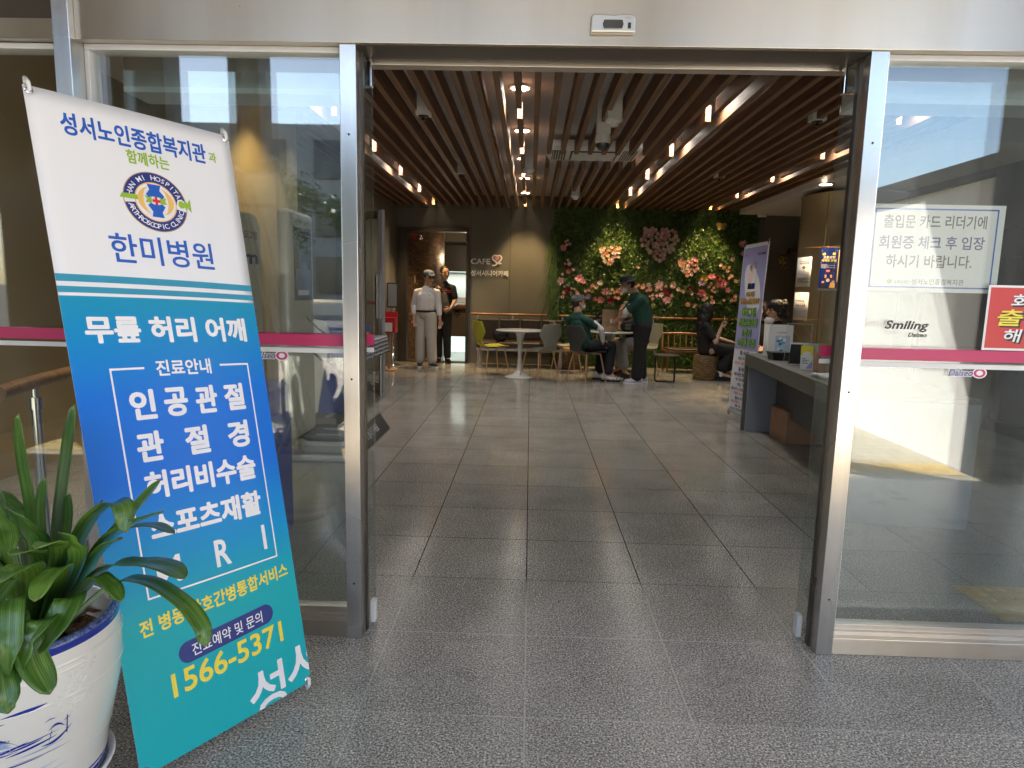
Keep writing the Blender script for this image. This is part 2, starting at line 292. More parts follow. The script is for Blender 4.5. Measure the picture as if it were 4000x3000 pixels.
mat('cloth_black', (.014, .014, .017), .85, bump=.4, bscale=20); mat('cloth_navy', (.012, .014, .022), .85, bump=.3, bscale=18); mat('polo_green', (.008, .06, .046), .8, bump=.35, bscale=18); mat('grey_pants', (.26, .255, .26), .85, bump=.4, bscale=20)
mat('cap_blue', (.18, .225, .27), .85); mat('cap_grey', (.17, .17, .18), .85); mat('mask_white', (.78, .79, .8), .8, bump=.3, bscale=30); mat('bag_grey', (.09, .088, .08), .7, bump=.3, bscale=30)
mat('belt', (.04, .018, .01), .45); mat('red_stripe', (.6, .02, .06), .7); mat('shoe_navy', (.02, .022, .03), .7); mat('sole_white', (.75, .75, .76), .6); mat('shoe_lilac', (.46, .47, .58), .7); mat('eye', (.01, .008, .007), .2); mat('lip', (.3, .1, .08), .5)
mat('sleeve_white', (.72, .72, .76), .8, bump=.3, bscale=25); mat('coffee', (.38, .22, .13), .3); mat('warm_glow', (1, 1, 1), .5, emit=(1, .8, .5), es=5); mat('cool_glow', (1, 1, 1), .5, emit=(1, .93, .8), es=7)
mat('strip_glow', (.8, .9, .85), .5, emit=(.78, 1, .9), es=.32); mat('counter', (.19, .15, .1), .55); mat('red_plastic', (.5, .02, .03), .4); mat('chalk_board', (.045, .047, .05), .5)
for nm, c in (('pink', (.82, .48, .53)), ('peach', (.84, .54, .42)), ('cream', (.86, .78, .64)), ('red', (.26, .015, .035)), ('blush', (.86, .64, .63)), ('purple', (.45, .33, .58)), ('gold', (.6, .42, .1)), ('rose', (.74, .32, .37))):
    mat('petal_'+nm, c, .7, noise=.12, nscale=60)

# ------------------------------------------------------------------ builders
V = Vector
def rotz(a): return Matrix.Rotation(a, 3, 'Z')
class MB:
    """collects shapes into one mesh; every shape takes a material slot number"""
    def __init__(s): s.v = []; s.f = []; s.m = []; s.uv = {}; s.sm = []
    def add(s, vs, fs, m=0, uvs=None, smooth=False):
        o = len(s.v); s.v += [V(p) for p in vs]
        for i, f in enumerate(fs):
            if uvs: s.uv[len(s.f)] = [uvs[k] for k in f]
            s.f.append([o+k for k in f]); s.m.append(m); s.sm.append(smooth)
    def box(s, x0, x1, y0, y1, z0, z1, m=0, rot=None, c=None):
        p = [V((x, y, z)) for z in (z0, z1) for y in (y0, y1) for x in (x0, x1)]
        if rot is not None:
            c = V(c) if c is not None else V(((x0+x1)/2, (y0+y1)/2, (z0+z1)/2)); p = [rot @ (q-c)+c for q in p]
        s.add(p, [(0, 2, 3, 1), (4, 5, 7, 6), (0, 1, 5, 4), (2, 6, 7, 3), (0, 4, 6, 2), (1, 3, 7, 5)], m)
    def rbox(s, c, size, rot=None, m=0, r=.01, n=3):
        """box with rounded vertical edges and softened top and bottom"""
        sx, sy, sz = [q/2 for q in size]; r = min(r, sx*.99, sy*.99); loop = []
        for cx, cy, a0 in ((sx-r, sy-r, 0), (-sx+r, sy-r, 90), (-sx+r, -sy+r, 180), (sx-r, -sy+r, 270)):
            for k in range(n+1):
                a = R(a0+90*k/n); loop.append((cx+r*math.cos(a), cy+r*math.sin(a), cx, cy, a))
        e = min(r*.5, sz*.5); L = len(loop); vs = []
        for z, q in ((-sz, r-e), (-sz+e, r), (sz-e, r), (sz, r-e)):
            for (_, _, cx, cy, a) in loop: vs.append(V((cx+q*math.cos(a), cy+q*math.sin(a), z)))
        vs = [(rot @ p if rot is not None else p)+V(c) for p in vs]
        fs = [tuple(range(L-1, -1, -1)), tuple(range(3*L, 4*L))]
        for k in range(3):
            for i in range(L): fs.append((k*L+i, k*L+(i+1) % L, (k+1)*L+(i+1) % L, (k+1)*L+i))
        s.add(vs, fs, m)
    def tube(s, pts, rad, n=10, m=0, cap=True, smooth=True, flat=1., side=None):
        pts = [V(p) for p in pts]; rs = rad if isinstance(rad, (list, tuple)) else [rad]*len(pts); vs = []; up = None
        for i, p in enumerate(pts):
            d = (pts[min(i+1, len(pts)-1)]-pts[max(i-1, 0)]).normalized()
            if up is None:
                up = V(side) if side is not None else (V((0, 0, 1)) if abs(d.z) < .9 else V((1, 0, 0)))
            a = (up-d*up.dot(d)); a = a.normalized() if a.length > 1e-6 else d.orthogonal().normalized(); up = a; b = d.cross(a)
            for k in range(n):
                t = 2*math.pi*k/n; vs.append(p+(a*math.cos(t)+b*math.sin(t)*flat)*rs[i])
        fs = []
        for i in range(len(pts)-1):
            for k in range(n): fs.append((i*n+k, i*n+(k+1) % n, (i+1)*n+(k+1) % n, (i+1)*n+k))
        s.add(vs, fs, m, smooth=smooth)
        if cap:
            s.add(vs[:n], [tuple(range(n-1, -1, -1))], m); s.add(vs[-n:], [tuple(range(n))], m)
    def lathe(s, prof, c=(0, 0, 0), n=32, m=0, mats=None, a0=0., a1=360., smooth=True, uvscale=None, rot=None):
        full = abs(a1-a0) >= 359.9; K = n if full else n+1; vs = []; uvs = []; acc = 0.; pr = None
        for (r, z) in prof:
            if pr: acc += math.hypot(r-pr[0], z-pr[1])
            pr = (r, z)
            for k in range(K):
                a = R(a0+(a1-a0)*k/n); q = V((r*math.cos(a), r*math.sin(a), z)); vs.append((rot @ q if rot is not None else q)+V(c)); uvs.append((R(a1-a0)*k/n*(uvscale or 1), acc))
        for i in range(len(prof)-1):
            fs = []
            for k in range(K if full else n):
                fs.append((i*K+k, i*K+(k+1) % K, (i+1)*K+(k+1) % K, (i+1)*K+k))
            o = len(s.v)
            if i == 0: base = o; s.v += vs
            for f in fs:
                if uvscale:
                    u = [uvs[q] for q in f]
                    if full and f[1] % K == 0: u = [u[0], (R(a1-a0)*uvscale, u[1][1]), (R(a1-a0)*uvscale, u[2][1]), u[3]]
                    s.uv[len(s.f)] = u
                s.f.append([base+q for q in f]); s.m.append(mats[i] if mats else m); s.sm.append(smooth)
    def sph(s, c, r, n=12, m=0, rot=None):
        r = V(r) if not isinstance(r, (int, float)) else V((r, r, r)); h = n//2; vs = [V((0, 0, -1))]; fs = []
        for i in range(1, h):
            t = -math.pi/2+math.pi*i/h
            for k in range(n): a = 2*math.pi*k/n; vs.append(V((math.cos(t)*math.cos(a), math.cos(t)*math.sin(a), math.sin(t))))
        vs.append(V((0, 0, 1))); T = len(vs)-1
        for k in range(n):
            fs.append((0, 1+(k+1) % n, 1+k)); fs.append((T, T-n+k, T-n+(k+1) % n))
        for i in range(h-2):
            for k in range(n): fs.append((1+i*n+k, 1+i*n+(k+1) % n, 1+(i+1)*n+(k+1) % n, 1+(i+1)*n+k))
        vs = [V((p.x*r.x, p.y*r.y, p.z*r.z)) for p in vs]; vs = [(rot @ p if rot is not None else p)+V(c) for p in vs]
        s.add(vs, fs, m, smooth=True)
    def caps(s, p0, r0_, p1, r1, n=14, flat=1., side=None, m=0):
        """tapered rounded limb; flat squashes it along 'side'"""
        p0, p1 = V(p0), V(p1); d = (p1-p0); L = d.length; d.normalize(); pts = []; rs = []
        for k in range(5): a = R(-85+85*k/4); pts.append(p0+d*r0_*math.sin(a)); rs.append(r0_*math.cos(a))
        for k in range(5): a = R(85*k/4); pts.append(p1+d*r1*math.sin(a)); rs.append(r1*math.cos(a))
        sd = V(side) if side is not None else (V((1, 0, 0)) if abs(d.x) < .9 else V((0, 0, 1)))
        a = (sd-d*sd.dot(d)).normalized(); b = d.cross(a); vs = []
        for p, r in zip(pts, rs):
            for k in range(n): t = 2*math.pi*k/n; vs.append(p+a*math.cos(t)*r*flat+b*math.sin(t)*r)
        fs = [tuple(range(n-1, -1, -1)), tuple(range((len(pts)-1)*n, len(pts)*n))]
        for i in range(len(pts)-1):
            for k in range(n): fs.append((i*n+k, i*n+(k+1) % n, (i+1)*n+(k+1) % n, (i+1)*n+k))
        s.add(vs, fs, m, smooth=True)
    def prism(s, pts, f, d0, d1, m=0):
        """outline pts (2D, counter-clockwise) given depth; f(u, v, d) -> point"""
        n = len(pts); a = [f(u, v, d0) for u, v in pts]; b = [f(u, v, d1) for u, v in pts]
        fs = [tuple(range(n-1, -1, -1)), tuple(range(n, 2*n))]
        for k in range(n): fs.append((k, (k+1) % n, n+(k+1) % n, n+k))
        s.add(a+b, fs, m)
    def grid(s, fn, nu, nv, m=0, uv=True, smooth=True, th=0.):
        vs = []; uvs = []
        for j in range(nv+1):
            for i in range(nu+1): vs.append(V(fn(i/nu, j/nv))); uvs.append((i/nu, j/nv))
        fs = [(j*(nu+1)+i, j*(nu+1)+i+1, (j+1)*(nu+1)+i+1, (j+1)*(nu+1)+i) for j in range(nv) for i in range(nu)]
        s.add(vs, fs, m, uvs if uv else None, smooth)
    def build(s, name, mats, parent=None, bevel=0., th=0., off=0., remesh=0., sub=0, smooth=None):
        if not isinstance(mats, (list, tuple)): mats = [mats]
        me = bpy.data.meshes.new(name); me.from_pydata(s.v, [], s.f)
        for q in mats: me.materials.append(M[q])
        me.polygons.foreach_set('material_index', s.m)
        me.polygons.foreach_set('use_smooth', s.sm if smooth is None else [smooth]*len(s.f))
        if s.uv:
            ul = me.uv_layers.new(name='UVMap')
            for fi, u in s.uv.items():
                for li, c in zip(me.polygons[fi].loop_indices, u): ul.data[li].uv = c
        me.validate(); me.update()
        if remesh:
            o = bpy.data.objects.new(name, me); col.objects.link(o)
            md = o.modifiers.new('r', 'REMESH'); md.mode = 'VOXEL'; md.voxel_size = remesh; md.use_smooth_shade = True
            sm = o.modifiers.new('s', 'SMOOTH'); sm.factor = .5; sm.iterations = 3
            dg = bpy.context.evaluated_depsgraph_get(); m2 = bpy.data.meshes.new_from_object(o.evaluated_get(dg))
            bpy.data.objects.remove(o); me = m2; me.name = name
            if not me.materials:
                for q in mats: me.materials.append(M[q])
            me.polygons.foreach_set('use_smooth', [True]*len(me.polygons))
        if parent is None:                       # a thing that is one mesh: its origin at the middle of its base
            xs = [p.co for p in me.vertices]; lo = [min(p[i] for p in xs) for i in range(3)]; hi = [max(p[i] for p in xs) for i in range(3)]
            c = V(((lo[0]+hi[0])/2, (lo[1]+hi[1])/2, lo[2]))
            if name in ('floor', 'pavement', 'ground'): c = V((0, 0, 0))
            me.transform(Matrix.Translation(-c)); loc = c
        else: loc = V((0, 0, 0))
        o = bpy.data.objects.new(name, me); col.objects.link(o); o.location = loc
        if parent is not None:
            o.parent = parent; o.matrix_parent_inverse = Matrix.Translation(-parent.location) if parent.parent is None and not parent.get('_rot') else Matrix.Identity(4)
        if th: q = o.modifiers.new('thick', 'SOLIDIFY'); q.thickness = th; q.offset = off
        if bevel: q = o.modifiers.new('bevel', 'BEVEL'); q.width = bevel; q.segments = 2; q.limit_method = 'ANGLE'; q.angle_limit = R(40)
        if sub: q = o.modifiers.new('sub', 'SUBSURF'); q.levels = sub; q.render_levels = sub
        return o
def tag(o, label, cat, group=None, kind=None):
    if label: o['label'] = label
    if cat: o['category'] = cat
    if group: o['group'] = group
    if kind: o['kind'] = kind
    return o
def thing(name, label, cat, loc=(0, 0, 0), group=None):
    """an Empty at the thing's base; its parts are given in world coordinates"""
    o = bpy.data.objects.new(name, None); col.objects.link(o); o.empty_display_size = .1; o.location = loc
    return tag(o, label, cat, group)
def local(name, label, cat, loc, rz=0., group=None):
    """an Empty whose parts are given in the thing's own coordinates (so it can be turned and copied)"""
    o = thing(name, label, cat, loc, group); o.rotation_euler = (0, 0, rz); o['_rot'] = 1
    return o
def setting(o): o['kind'] = 'structure'; return o
def copy_thing(src, loc, rz, label, recolour=None):
    c = src.copy(); col.objects.link(c); c.location = loc; c.rotation_euler = (0, 0, rz); c['label'] = label
    for ch in list(src.children):
        k = ch.copy(); col.objects.link(k); k.parent = c
        if recolour and ch.name.split('.')[0] in recolour:
            k.data = k.data.copy(); k.data.materials[0] = M[recolour[ch.name.split('.')[0]]]
        for g in list(ch.children):
            q = g.copy(); col.objects.link(q); q.parent = k
    return c

# ------------------------------------------------------------------ print: lettering and flat marks on sheets
_tc = {}
def glyphs(txt, bold):
    if (txt, bold) in _tc: return _tc[(txt, bold)]
    c = bpy.data.curves.new('t', 'FONT'); c.body = txt; c.size = 1; c.offset = bold; c.resolution_u = 3; c.fill_mode = 'FRONT'
    o = bpy.data.objects.new('t', c); col.objects.link(o)
    me = bpy.data.meshes.new_from_object(o.evaluated_get(bpy.context.evaluated_depsgraph_get()))
    vs = [(p.co.x, p.co.y) for p in me.vertices]; fs = [tuple(p.vertices) for p in me.polygons]
    bpy.data.objects.remove(o); bpy.data.curves.remove(c); bpy.data.meshes.remove(me)
    x0 = min(p[0] for p in vs); x1 = max(p[0] for p in vs); y0 = min(p[1] for p in vs); y1 = max(p[1] for p in vs)
    vs = [((x-x0)/(x1-x0), (y-y0)/(y1-y0)) for x, y in vs]
    _tc[(txt, bold)] = (vs, fs, (x1-x0)/(y1-y0)); return _tc[(txt, bold)]
class Print:
    def __init__(s, f, lift=.0008): s.f = f; s.lift = lift; s.mb = MB(); s.mats = []; s.clip = None; s.cell = 0
    def mi(s, m):
        if m not in s.mats: s.mats.append(m)
        return s.mats.index(m)
    def put(s, pts, faces, m, layer):
        if s.clip:
            bm = bmesh.new(); vs = [bm.verts.new((x, y, 0)) for x, y in pts]
            for f in faces:
                try: bm.faces.new([vs[k] for k in f])
                except ValueError: pass
            u0_, v0_, u1_, v1_ = s.clip
            for co, no in (((u0_, 0, 0), (-1, 0, 0)), ((u1_, 0, 0), (1, 0, 0)), ((0, v0_, 0), (0, -1, 0)), ((0, v1_, 0), (0, 1, 0))):
                bmesh.ops.bisect_plane(bm, geom=bm.verts[:]+bm.edges[:]+bm.faces[:], plane_co=co, plane_no=no, clear_outer=True)
            bm.verts.index_update(); pts = [(q.co.x, q.co.y) for q in bm.verts]; faces = [[q.index for q in f.verts] for f in bm.faces]; bm.free()
        s.mb.add([s.f(u, v, s.lift*layer) for u, v in pts], faces, s.mi(m))
    def text(s, txt, u0_, v0_, u1_, v1_, m, layer=1, bold=.018, keep=False, shear=0., tilt=0.):
        vs, fs, asp = glyphs(txt, bold); w_, h_ = u1_-u0_, v1_-v0_
        if bold > .012 and not keep:         # heavy letters: the same glyph struck several times, slightly shifted
            r_ = (bold-.005)*.8*h_; sg = 1 if w_ > 0 else -1; n = 8
            for k in range(n):
                a = 2*math.pi*k/n; dx, dy = r_*math.cos(a), r_*math.sin(a)
                s.text(txt, u0_+sg*r_+dx, v0_+r_+dy, u1_-sg*r_+dx, v1_-r_+dy, m, layer+.11*k, .005, False, shear, tilt)
            return
        if keep:                             # keep the letters' own proportions, centred in the box
            if h_*asp < abs(w_): d = (abs(w_)-h_*asp)/2*(1 if w_ > 0 else -1); u0_ += d; w_ -= 2*d
            else: h2 = abs(w_)/asp; v0_ += (h_-h2)/2; h_ = h2
        s.put([(u0_+(x+shear*(y-.5)*h_/w_)*w_, v0_+y*h_+tilt*(x-.5)*w_) for x, y in vs], fs, m, layer)
    def rect(s, u0_, v0_, u1_, v1_, m, layer=1): s.put([(u0_, v0_), (u1_, v0_), (u1_, v1_), (u0_, v1_)], [(0, 1, 2, 3)], m, layer)
    def poly(s, pts, m, layer=1):
        if s.cell and max(q[0] for q in pts)-min(q[0] for q in pts) > s.cell:      # large marks follow the bend of the sheet
            bm = bmesh.new(); bm.faces.new([bm.verts.new((x, y, 0)) for x, y in pts]); u = min(q[0] for q in pts)+s.cell
            while u < max(q[0] for q in pts):
                bmesh.ops.bisect_plane(bm, geom=bm.verts[:]+bm.edges[:]+bm.faces[:], plane_co=(u, 0, 0), plane_no=(1, 0, 0)); u += s.cell
            bm.verts.index_update(); s.put([(q.co.x, q.co.y) for q in bm.verts], [[q.index for q in f.verts] for f in bm.faces], m, layer); bm.free()
        else: s.put(pts, [tuple(range(len(pts)))], m, layer)
    def frame(s, u0_, v0_, u1_, v1_, t, m, layer=1):
        s.rect(u0_, v0_, u1_, v0_+t, m, layer); s.rect(u0_, v1_-t, u1_, v1_, m, layer); s.rect(u0_, v0_+t, u0_+t, v1_-t, m, layer); s.rect(u1_-t, v0_+t, u1_, v1_-t, m, layer)
    def disc(s, u, v, ru, rv_, m, layer=1, n=32, a0=0, a1=360): s.poly([(u+ru*math.cos(R(a0+(a1-a0)*k/n)), v+rv_*math.sin(R(a0+(a1-a0)*k/n))) for k in range(n+(a1-a0 < 360))], m, layer)
    def ring(s, u, v, r0_, r1_, k_, m, layer=1, a0=0., a1=360., n=40):
        pts = []; fs = []
        for i in range(n+1):
            a = R(a0+(a1-a0)*i/n); pts += [(u+r0_*math.cos(a), v+r0_*k_*math.sin(a)), (u+r1_*math.cos(a), v+r1_*k_*math.sin(a))]
        for i in range(n): fs.append((2*i, 2*i+1, 2*i+3, 2*i+2))
        s.put(pts, fs, m, layer)
    def arc_text(s, txt, u, v, r, h, k_, a0, a1, m, layer=1, bold=.02, flip=False):
        n = len(txt)
        for i, ch in enumerate(txt):
            if ch == ' ': continue
            a = R(a0+(a1-a0)*(i+.5)/n); vs, fs, asp = glyphs(ch, bold); w_ = h*min(asp, 1.1); pts = []
            for x, y in vs:
                t = (x-.5)*w_; q = (y-.5)*h
                if flip: rr, aa = r-q, a+t/r
                else: rr, aa = r+q, a-t/r
                pts.append((u+rr*math.cos(aa), v+rr*k_*math.sin(aa)))
            s.put(pts, fs, m, layer)
    def build(s, name, parent): return s.mb.build(name, s.mats, parent)
def plane_map(o, du, dv, dn):
    o, du, dv, dn = V(o), V(du), V(dv), V(dn)
    return lambda u, v, d: o+du*u+dv*v+dn*d
def lines_of_print(p, u0_, v0_, u1_, v1_, n, m, layer=1, fill=.5, seed=1):
    """rows of small print too fine to read: broken dashes"""
    q = random.Random(seed); h = (v1_-v0_)/n
    for i in range(n):
        u = u0_; end = u0_+(u1_-u0_)*(1 if q.random() < .7 else q.uniform(.5, .9))
        while u < end:
            w_ = q.uniform(.3, 1.1)*h; p.rect(u, v0_+i*h, min(u+w_, end), v0_+(i+fill)*h, m, layer); u += w_+h*.28

# ------------------------------------------------------------------ the setting: ground, floor, shell
DY = 2.40                                        # plane of the entrance glass
b = MB(); b.box(-150, 150, -160, 140, -.5, -.016); setting(b.build('ground', 'asphalt'))
b = MB(); b.box(-14, 9, -7.5, -.056, -.3, -.004); setting(b.build('pavement', 'paving'))
b = MB(); b.box(-9, 6.2, -.052, 16.5, -.3, 0); setting(b.build('floor', 'granite'))
b = MB(); b.box(-3.7, 6.0, 2.45, 16.2, 3.0, 3.2); setting(b.build('ceiling', 'plaster'))
b = MB(); b.box(3.62, 4.9, 6.2, 12.0, 2.74, 2.99); setting(b.build('ceiling_bulkhead', 'plaster'))
# back wall with the cafe doorway cut through it
b = MB(); b.box(-2.45, -2.41, 12.0, 12.18, 0, 3.0); b.box(-2.41, -1.12, 12.0, 12.18, 2.42, 3.0); b.box(-1.12, 4.9, 12.0, 12.18, 0, 3.0)
for x in (-1.10, -.385): b.box(x, x+.006, 11.994, 12.0, .0, 2.99, 1)
b.box(-2.45, -1.1, 11.994, 12.0, 2.765, 2.771, 1)
back = setting(b.build('back_wall', ['wall_taupe', 'wall_dark']))
b = MB(); b.box(-2.62, -2.45, 8.9, 12.18, 0, 3.0); b.box(-2.62, -2.45, 6.2, 8.9, 2.35, 3.0); setting(b.build('left_wall', 'wall_olive'))
b = MB(); b.box(-3.7, -3.5, 2.5, 6.4, 0, 3.0); b.box(-3.5, -2.62, 6.2, 6.4, 0, 3.0); b.box(-3.7, -3.55, 6.4, 9.2, 0, 3.0); b.box(-3.55, -2.62, 9.0, 9.2, 0, 3.0); setting(b.build('lobby_wall', 'gold_wall'))
b = MB(); b.box(4.9, 5.1, 2.5, 12.2, 0, 3.0); setting(b.build('right_wall', 'right_wall'))
# room behind the doorway
b = MB(); b.box(-2.9, -2.75, 12.18, 16.2, 0, 3.0); b.box(-2.75, .6, 16.0, 16.2, 0, 3.0); b.box(.5, .6, 12.18, 16.0, 0, 3.0); setting(b.build('cafe_wall', 'wall_olive'))

# ------------------------------------------------------------------ outside, behind the photographer (seen in the glass and the steel)
b = MB(); b.box(-14, 3.4, -2.05, 2.46, 3.72, 4.1); b.box(-14, 3.4, -2.06, -1.95, 3.66, 4.12); can = b.build('canopy', 'soffit'); tag(can, 'cream entrance canopy roof over the granite forecourt', 'canopy', kind='thing')
b = MB()
for i, (x, hw) in enumerate(((-4.35, .85), (-2.75, .15), (.9, .15))):
    b = MB(); b.box(x-hw, x+hw, -1.94, -1.64, -.01, 3.72); tag(b.build('canopy_column', 'dark_clad', bevel=.01), ['leftmost dark square canopy column by the paving', 'middle dark square canopy column by the paving', 'rightmost dark square canopy column by the paving'][i], 'column', 'columns carrying the canopy')
t = thing('porch_screen', 'dark framed glazed screen closing the left end of the porch', 'screen wall', (-4.6, .3, 0))
b = MB(); b.box(-4.7, -4.55, -1.6, 2.4, 0, .9); b.box(-4.7, -4.55, -1.6, 2.4, 2.75, 3.72)
for y in (-1.6, -.3, 1.0, 2.25): b.box(-4.7, -4.55, y, y+.14, .9, 2.75)
b.build('frame', 'dark_clad', t)
b = MB(); b.box(-4.63, -4.62, -1.6, 2.4, .9, 2.75); b.build('pane', 'glass', t)
b = MB(); b.box(3.45, 3.75, -7.4, -.35, -.01, 2.25); b.box(3.41, 3.79, -7.44, -.35, 2.25, 2.42, 1); sw = b.build('side_wall', ['stucco_white', 'dark_clad']); tag(sw, 'tall sunlit white stucco garden wall beside the paving', 'wall')
t = thing('added_soffit_beams', 'added unseen beams under the canopy that streak the header reflection', 'beam', (0, .2, 3.6))  # unseen beams, added to give the steel header dark reflected bands
for x in (-3.1, -1.75, -.55, .95, 1.9, 2.9): b = MB(); b.box(x-.06, x+.06, -1.9, 2.3, 3.6, 3.718); b.build('beam', 'dark_clad', t)
b = MB(); b.box(3.42, 3.78, -.345, .0, -.01, 3.72); tag(b.build('canopy_column', 'dark_clad', bevel=.01), 'dark square canopy column at the end of the white side wall', 'column', 'columns carrying the canopy')
b = MB()
for x in range(46): 
    for y in range(5): b.lathe([(.022, 0), (.018, .006), (0, .007)], (-10.3+x*.3+.07*(y % 2), -.49+y*.06, 0), n=8)
b.box(-10.4, 3.4, -.52, -.2, -.03, .0); setting(b.build('tactile_path', 'tactile'))
b = MB(); b.box(2.02, 3.0, 2.66, 2.99, -.01, .004)
for i in range(16):
    for j in range(6): b.lathe([(.02, .004), (.016, .009), (0, .01)], (2.05+i*.06, 2.685+j*.055, 0), n=10)
setting(b.build('tactile_mat', 'tactile'))
t = thing('office_block', 'grey office block with window rows across the road', 'building', (-3, -26, 0))
b = MB(); b.box(-22, 12, -32, -26, 0, 8.6); b.build('wall', 'block_clad', t)
for i in range(9):
    for z in (1., 3.6, 6.2):
        b = MB(); b.box(-20.5+i*3.5, -18.3+i*3.5, -26.02, -25.9, z, z+1.7); b.build('window', 'screen', t)
t = thing('neighbour_house', 'pale two storey house further along the road', 'building', (24, -24, 0))
b = MB(); b.box(16, 30, -34, -24, 0, 5.5); b.build('wall', 'stucco_white', t); b = MB(); b.prism([(15.5, 5.5), (30.5, 5.5), (23, 8)], lambda u, v, d: V((u, d, v)), -34.4, -23.6); b.build('roof', 'dark_clad', t)
def tree(x, y, h, rad, seed, label):
    q = random.Random(seed); t = thing('tree', label, 'tree', (x, y, 0), 'street trees along the road')
    b = MB(); b.tube([(x, y, -.05), (x+.05, y, h*.3), (x-.05, y+.05, h*.6), (x, y, h*.85)], [.16, .12, .08, .03])
    for k in range(6):
        a = q.uniform(0, 6.28); z = h*q.uniform(.35, .6); b.tube([(x, y, z), (x+math.cos(a)*rad*.5, y+math.sin(a)*rad*.5, z+h*.15), (x+math.cos(a)*rad*.8, y+math.sin(a)*rad*.8, z+h*.22)], [.06, .04, .015], n=6)
    b.build('trunk', 'bench_wood', t); b = MB(); cl = [V((x+q.gauss(0, .5)*rad, y+q.gauss(0, .5)*rad, h*q.uniform(.5, 1.0))) for _ in range(26)]
    for _ in range(3200):
        c = q.choice(cl); p = c+V((q.gauss(0, .22), q.gauss(0, .22), q.gauss(0, .17)))*rad*.7
        d = V((q.gauss(0, 1), q.gauss(0, 1), q.gauss(0, 1))).normalized(); e = d.orthogonal().normalized(); s = q.uniform(.06, .12)
        b.add([p-d*s, p+e*s*.5, p+d*s, p-e*s*.5], [(0, 1, 2, 3)])
    b.build('crown', 'tree_leaf', t)
tree(-4.2, -17.5, 4.4, 1.7, 1, 'leafy street tree nearest the canopy'); tree(-9.5, -18, 5.0, 2.0, 2, 'tall leafy street tree at the far left of the road'); tree(2.0, -18, 4.6, 1.8, 3, 'leafy street tree in front of the white wall')

t = thing('annex', 'pale stucco annex building to the right of the porch', 'building', (10, 0, 0)); b = MB(); b.box(9, 12, -8, 2.3, -.02, 4.5); b.build('wall', 'stucco_white', t)
for y in (-6, -3.5, -1): b = MB(); b.box(8.97, 9.05, y, y+1.4, 1.0, 2.4); b.build('window', 'screen', t)
t = thing('glazed_partition', 'dark framed glazed partition along the right lobby wall', 'partition', (4.85, 6, 0)); b = MB(); b.box(4.8, 4.89, 2.7, 8.4, 1.78, 2.06)
for y in (2.7, 4.1, 5.5, 6.9, 8.3): b.box(4.8, 4.89, y, y+.1, 0, 1.78)
b.box(4.8, 4.89, 2.8, 8.3, 0, .12); b.build('frame', 'wall_dark', t)
for y in (2.8, 4.2, 5.6, 7.0): b = MB(); b.box(4.84, 4.86, y, y+1.3, .12, 1.78); b.build('pane', 'screen', t)

# ------------------------------------------------------------------ entrance front: steel frame, side lights, sliding doors
t = thing('entrance_frame', 'brushed stainless steel entrance frame with deep header and posts', 'door frame', (.25, 2.4, 0))
b = MB(); b.box(-1.566, 3.3, 2.33, 2.50, 2.143, 3.72); b.build('header', 'steel_across', t, bevel=.002)
b = MB(); b.box(-.61, 1.108, 2.345, 2.502, 2.1405, 2.16); b.build('header_underside_shade', 'bronze_frame', t)  # dark strip: the header underside's shade and dark reflection put into colour
b = MB(); b.box(-.61, 1.108, 2.505, 2.56, 2.13, 2.3); b.build('track_bar', 'steel_across', t, bevel=.002)
for x0, x1, y0, z1 in ((-.668, -.611, 2.34, 2.143), (1.109, 1.169, 2.34, 2.143), (-1.623, -1.566, 2.30, 3.72), (3.2, 3.26, 2.335, 2.143)):
    b = MB(); b.box(x0, x1, y0, 2.42, 0, z1); b.build('post', 'steel_upright', t, bevel=.002)
for x0, x1 in ((-.611, -.604), (1.102, 1.109)):
    b = MB(); b.box(x0, x1, 2.40, 2.425, 0, 2.14); b.build('jamb', 'bronze_frame', t)
b = MB(); b.box(-3.4, -1.623, 2.335, 2.45, 2.145, 2.21); b.build('transom', 'steel_across', t, bevel=.002)
b = MB(); b.box(-3.4, -1.623, 2.36, 2.43, 2.21, 3.72); b.build('upper_panel', 'bronze_frame', t)
b = MB(); b.box(-3.46, -3.4, 2.335, 2.45, 0, 3.72); b.build('post', 'steel_upright', t, bevel=.002)
b = MB(); b.box(3.26, 6, 2.36, 2.45, 0, 3.72); b.box(-9, -3.46, 2.36, 2.45, 0, 3.72); tag(b.build('front_wall', 'stucco_white'), 'white stucco wall flanking the entrance front', 'wall', kind='structure')

for x, y in ((-.6385, 2.3385), (1.139, 2.3385)):
    for z in (.22, 1.0, 1.85):
        b = MB(); b.lathe([(0, .0012), (.003, .0012), (.0042, 0)], (x, y+.001, z), n=12, rot=Matrix.Rotation(R(90), 3, 'X')); b.build('screw', 'dark_steel', t)
def sidelight(x0, x1, label, zt, zb, rail):
    t = thing('glass_sidelight', label, 'window', ((x0+x1)/2, 2.4, 0), 'fixed glass panes beside the doors')
    b = MB(); b.box(x0, x1, 2.395, 2.407, zb, zt); b.build('pane', 'glass', t)
    b = MB(); b.box(x0, x1, 2.37, 2.435, zt-.002, zt+.018); b.box(x0, x0+.016, 2.37, 2.435, zb, zt-.002)
    b.build('trim', 'white_trim', t, bevel=.002)
    b = MB(); b.box(x0, x1, 2.345, 2.45, 0, rail); b.build('bottom_rail', 'steel_across', t, bevel=.002)
    b = MB(); b.box(x0, x1, 2.37, 2.44, rail, rail+.014); b.box(x0, x1, 2.385, 2.43, rail+.014, zb+.002); b.build('glazing_bead', 'steel_across', t, bevel=.001)
    b = MB(); b.box(x0+.001, x1-.001, 2.3935, 2.3948, 1.1135, 1.155); b.build('pink_stripe', 'pink_film', t)
    b = MB(); b.box(x0+.001, x1-.001, 2.3935, 2.3948, 1.0875, 1.1045); b.build('white_stripe', 'white_film', t)
    return t
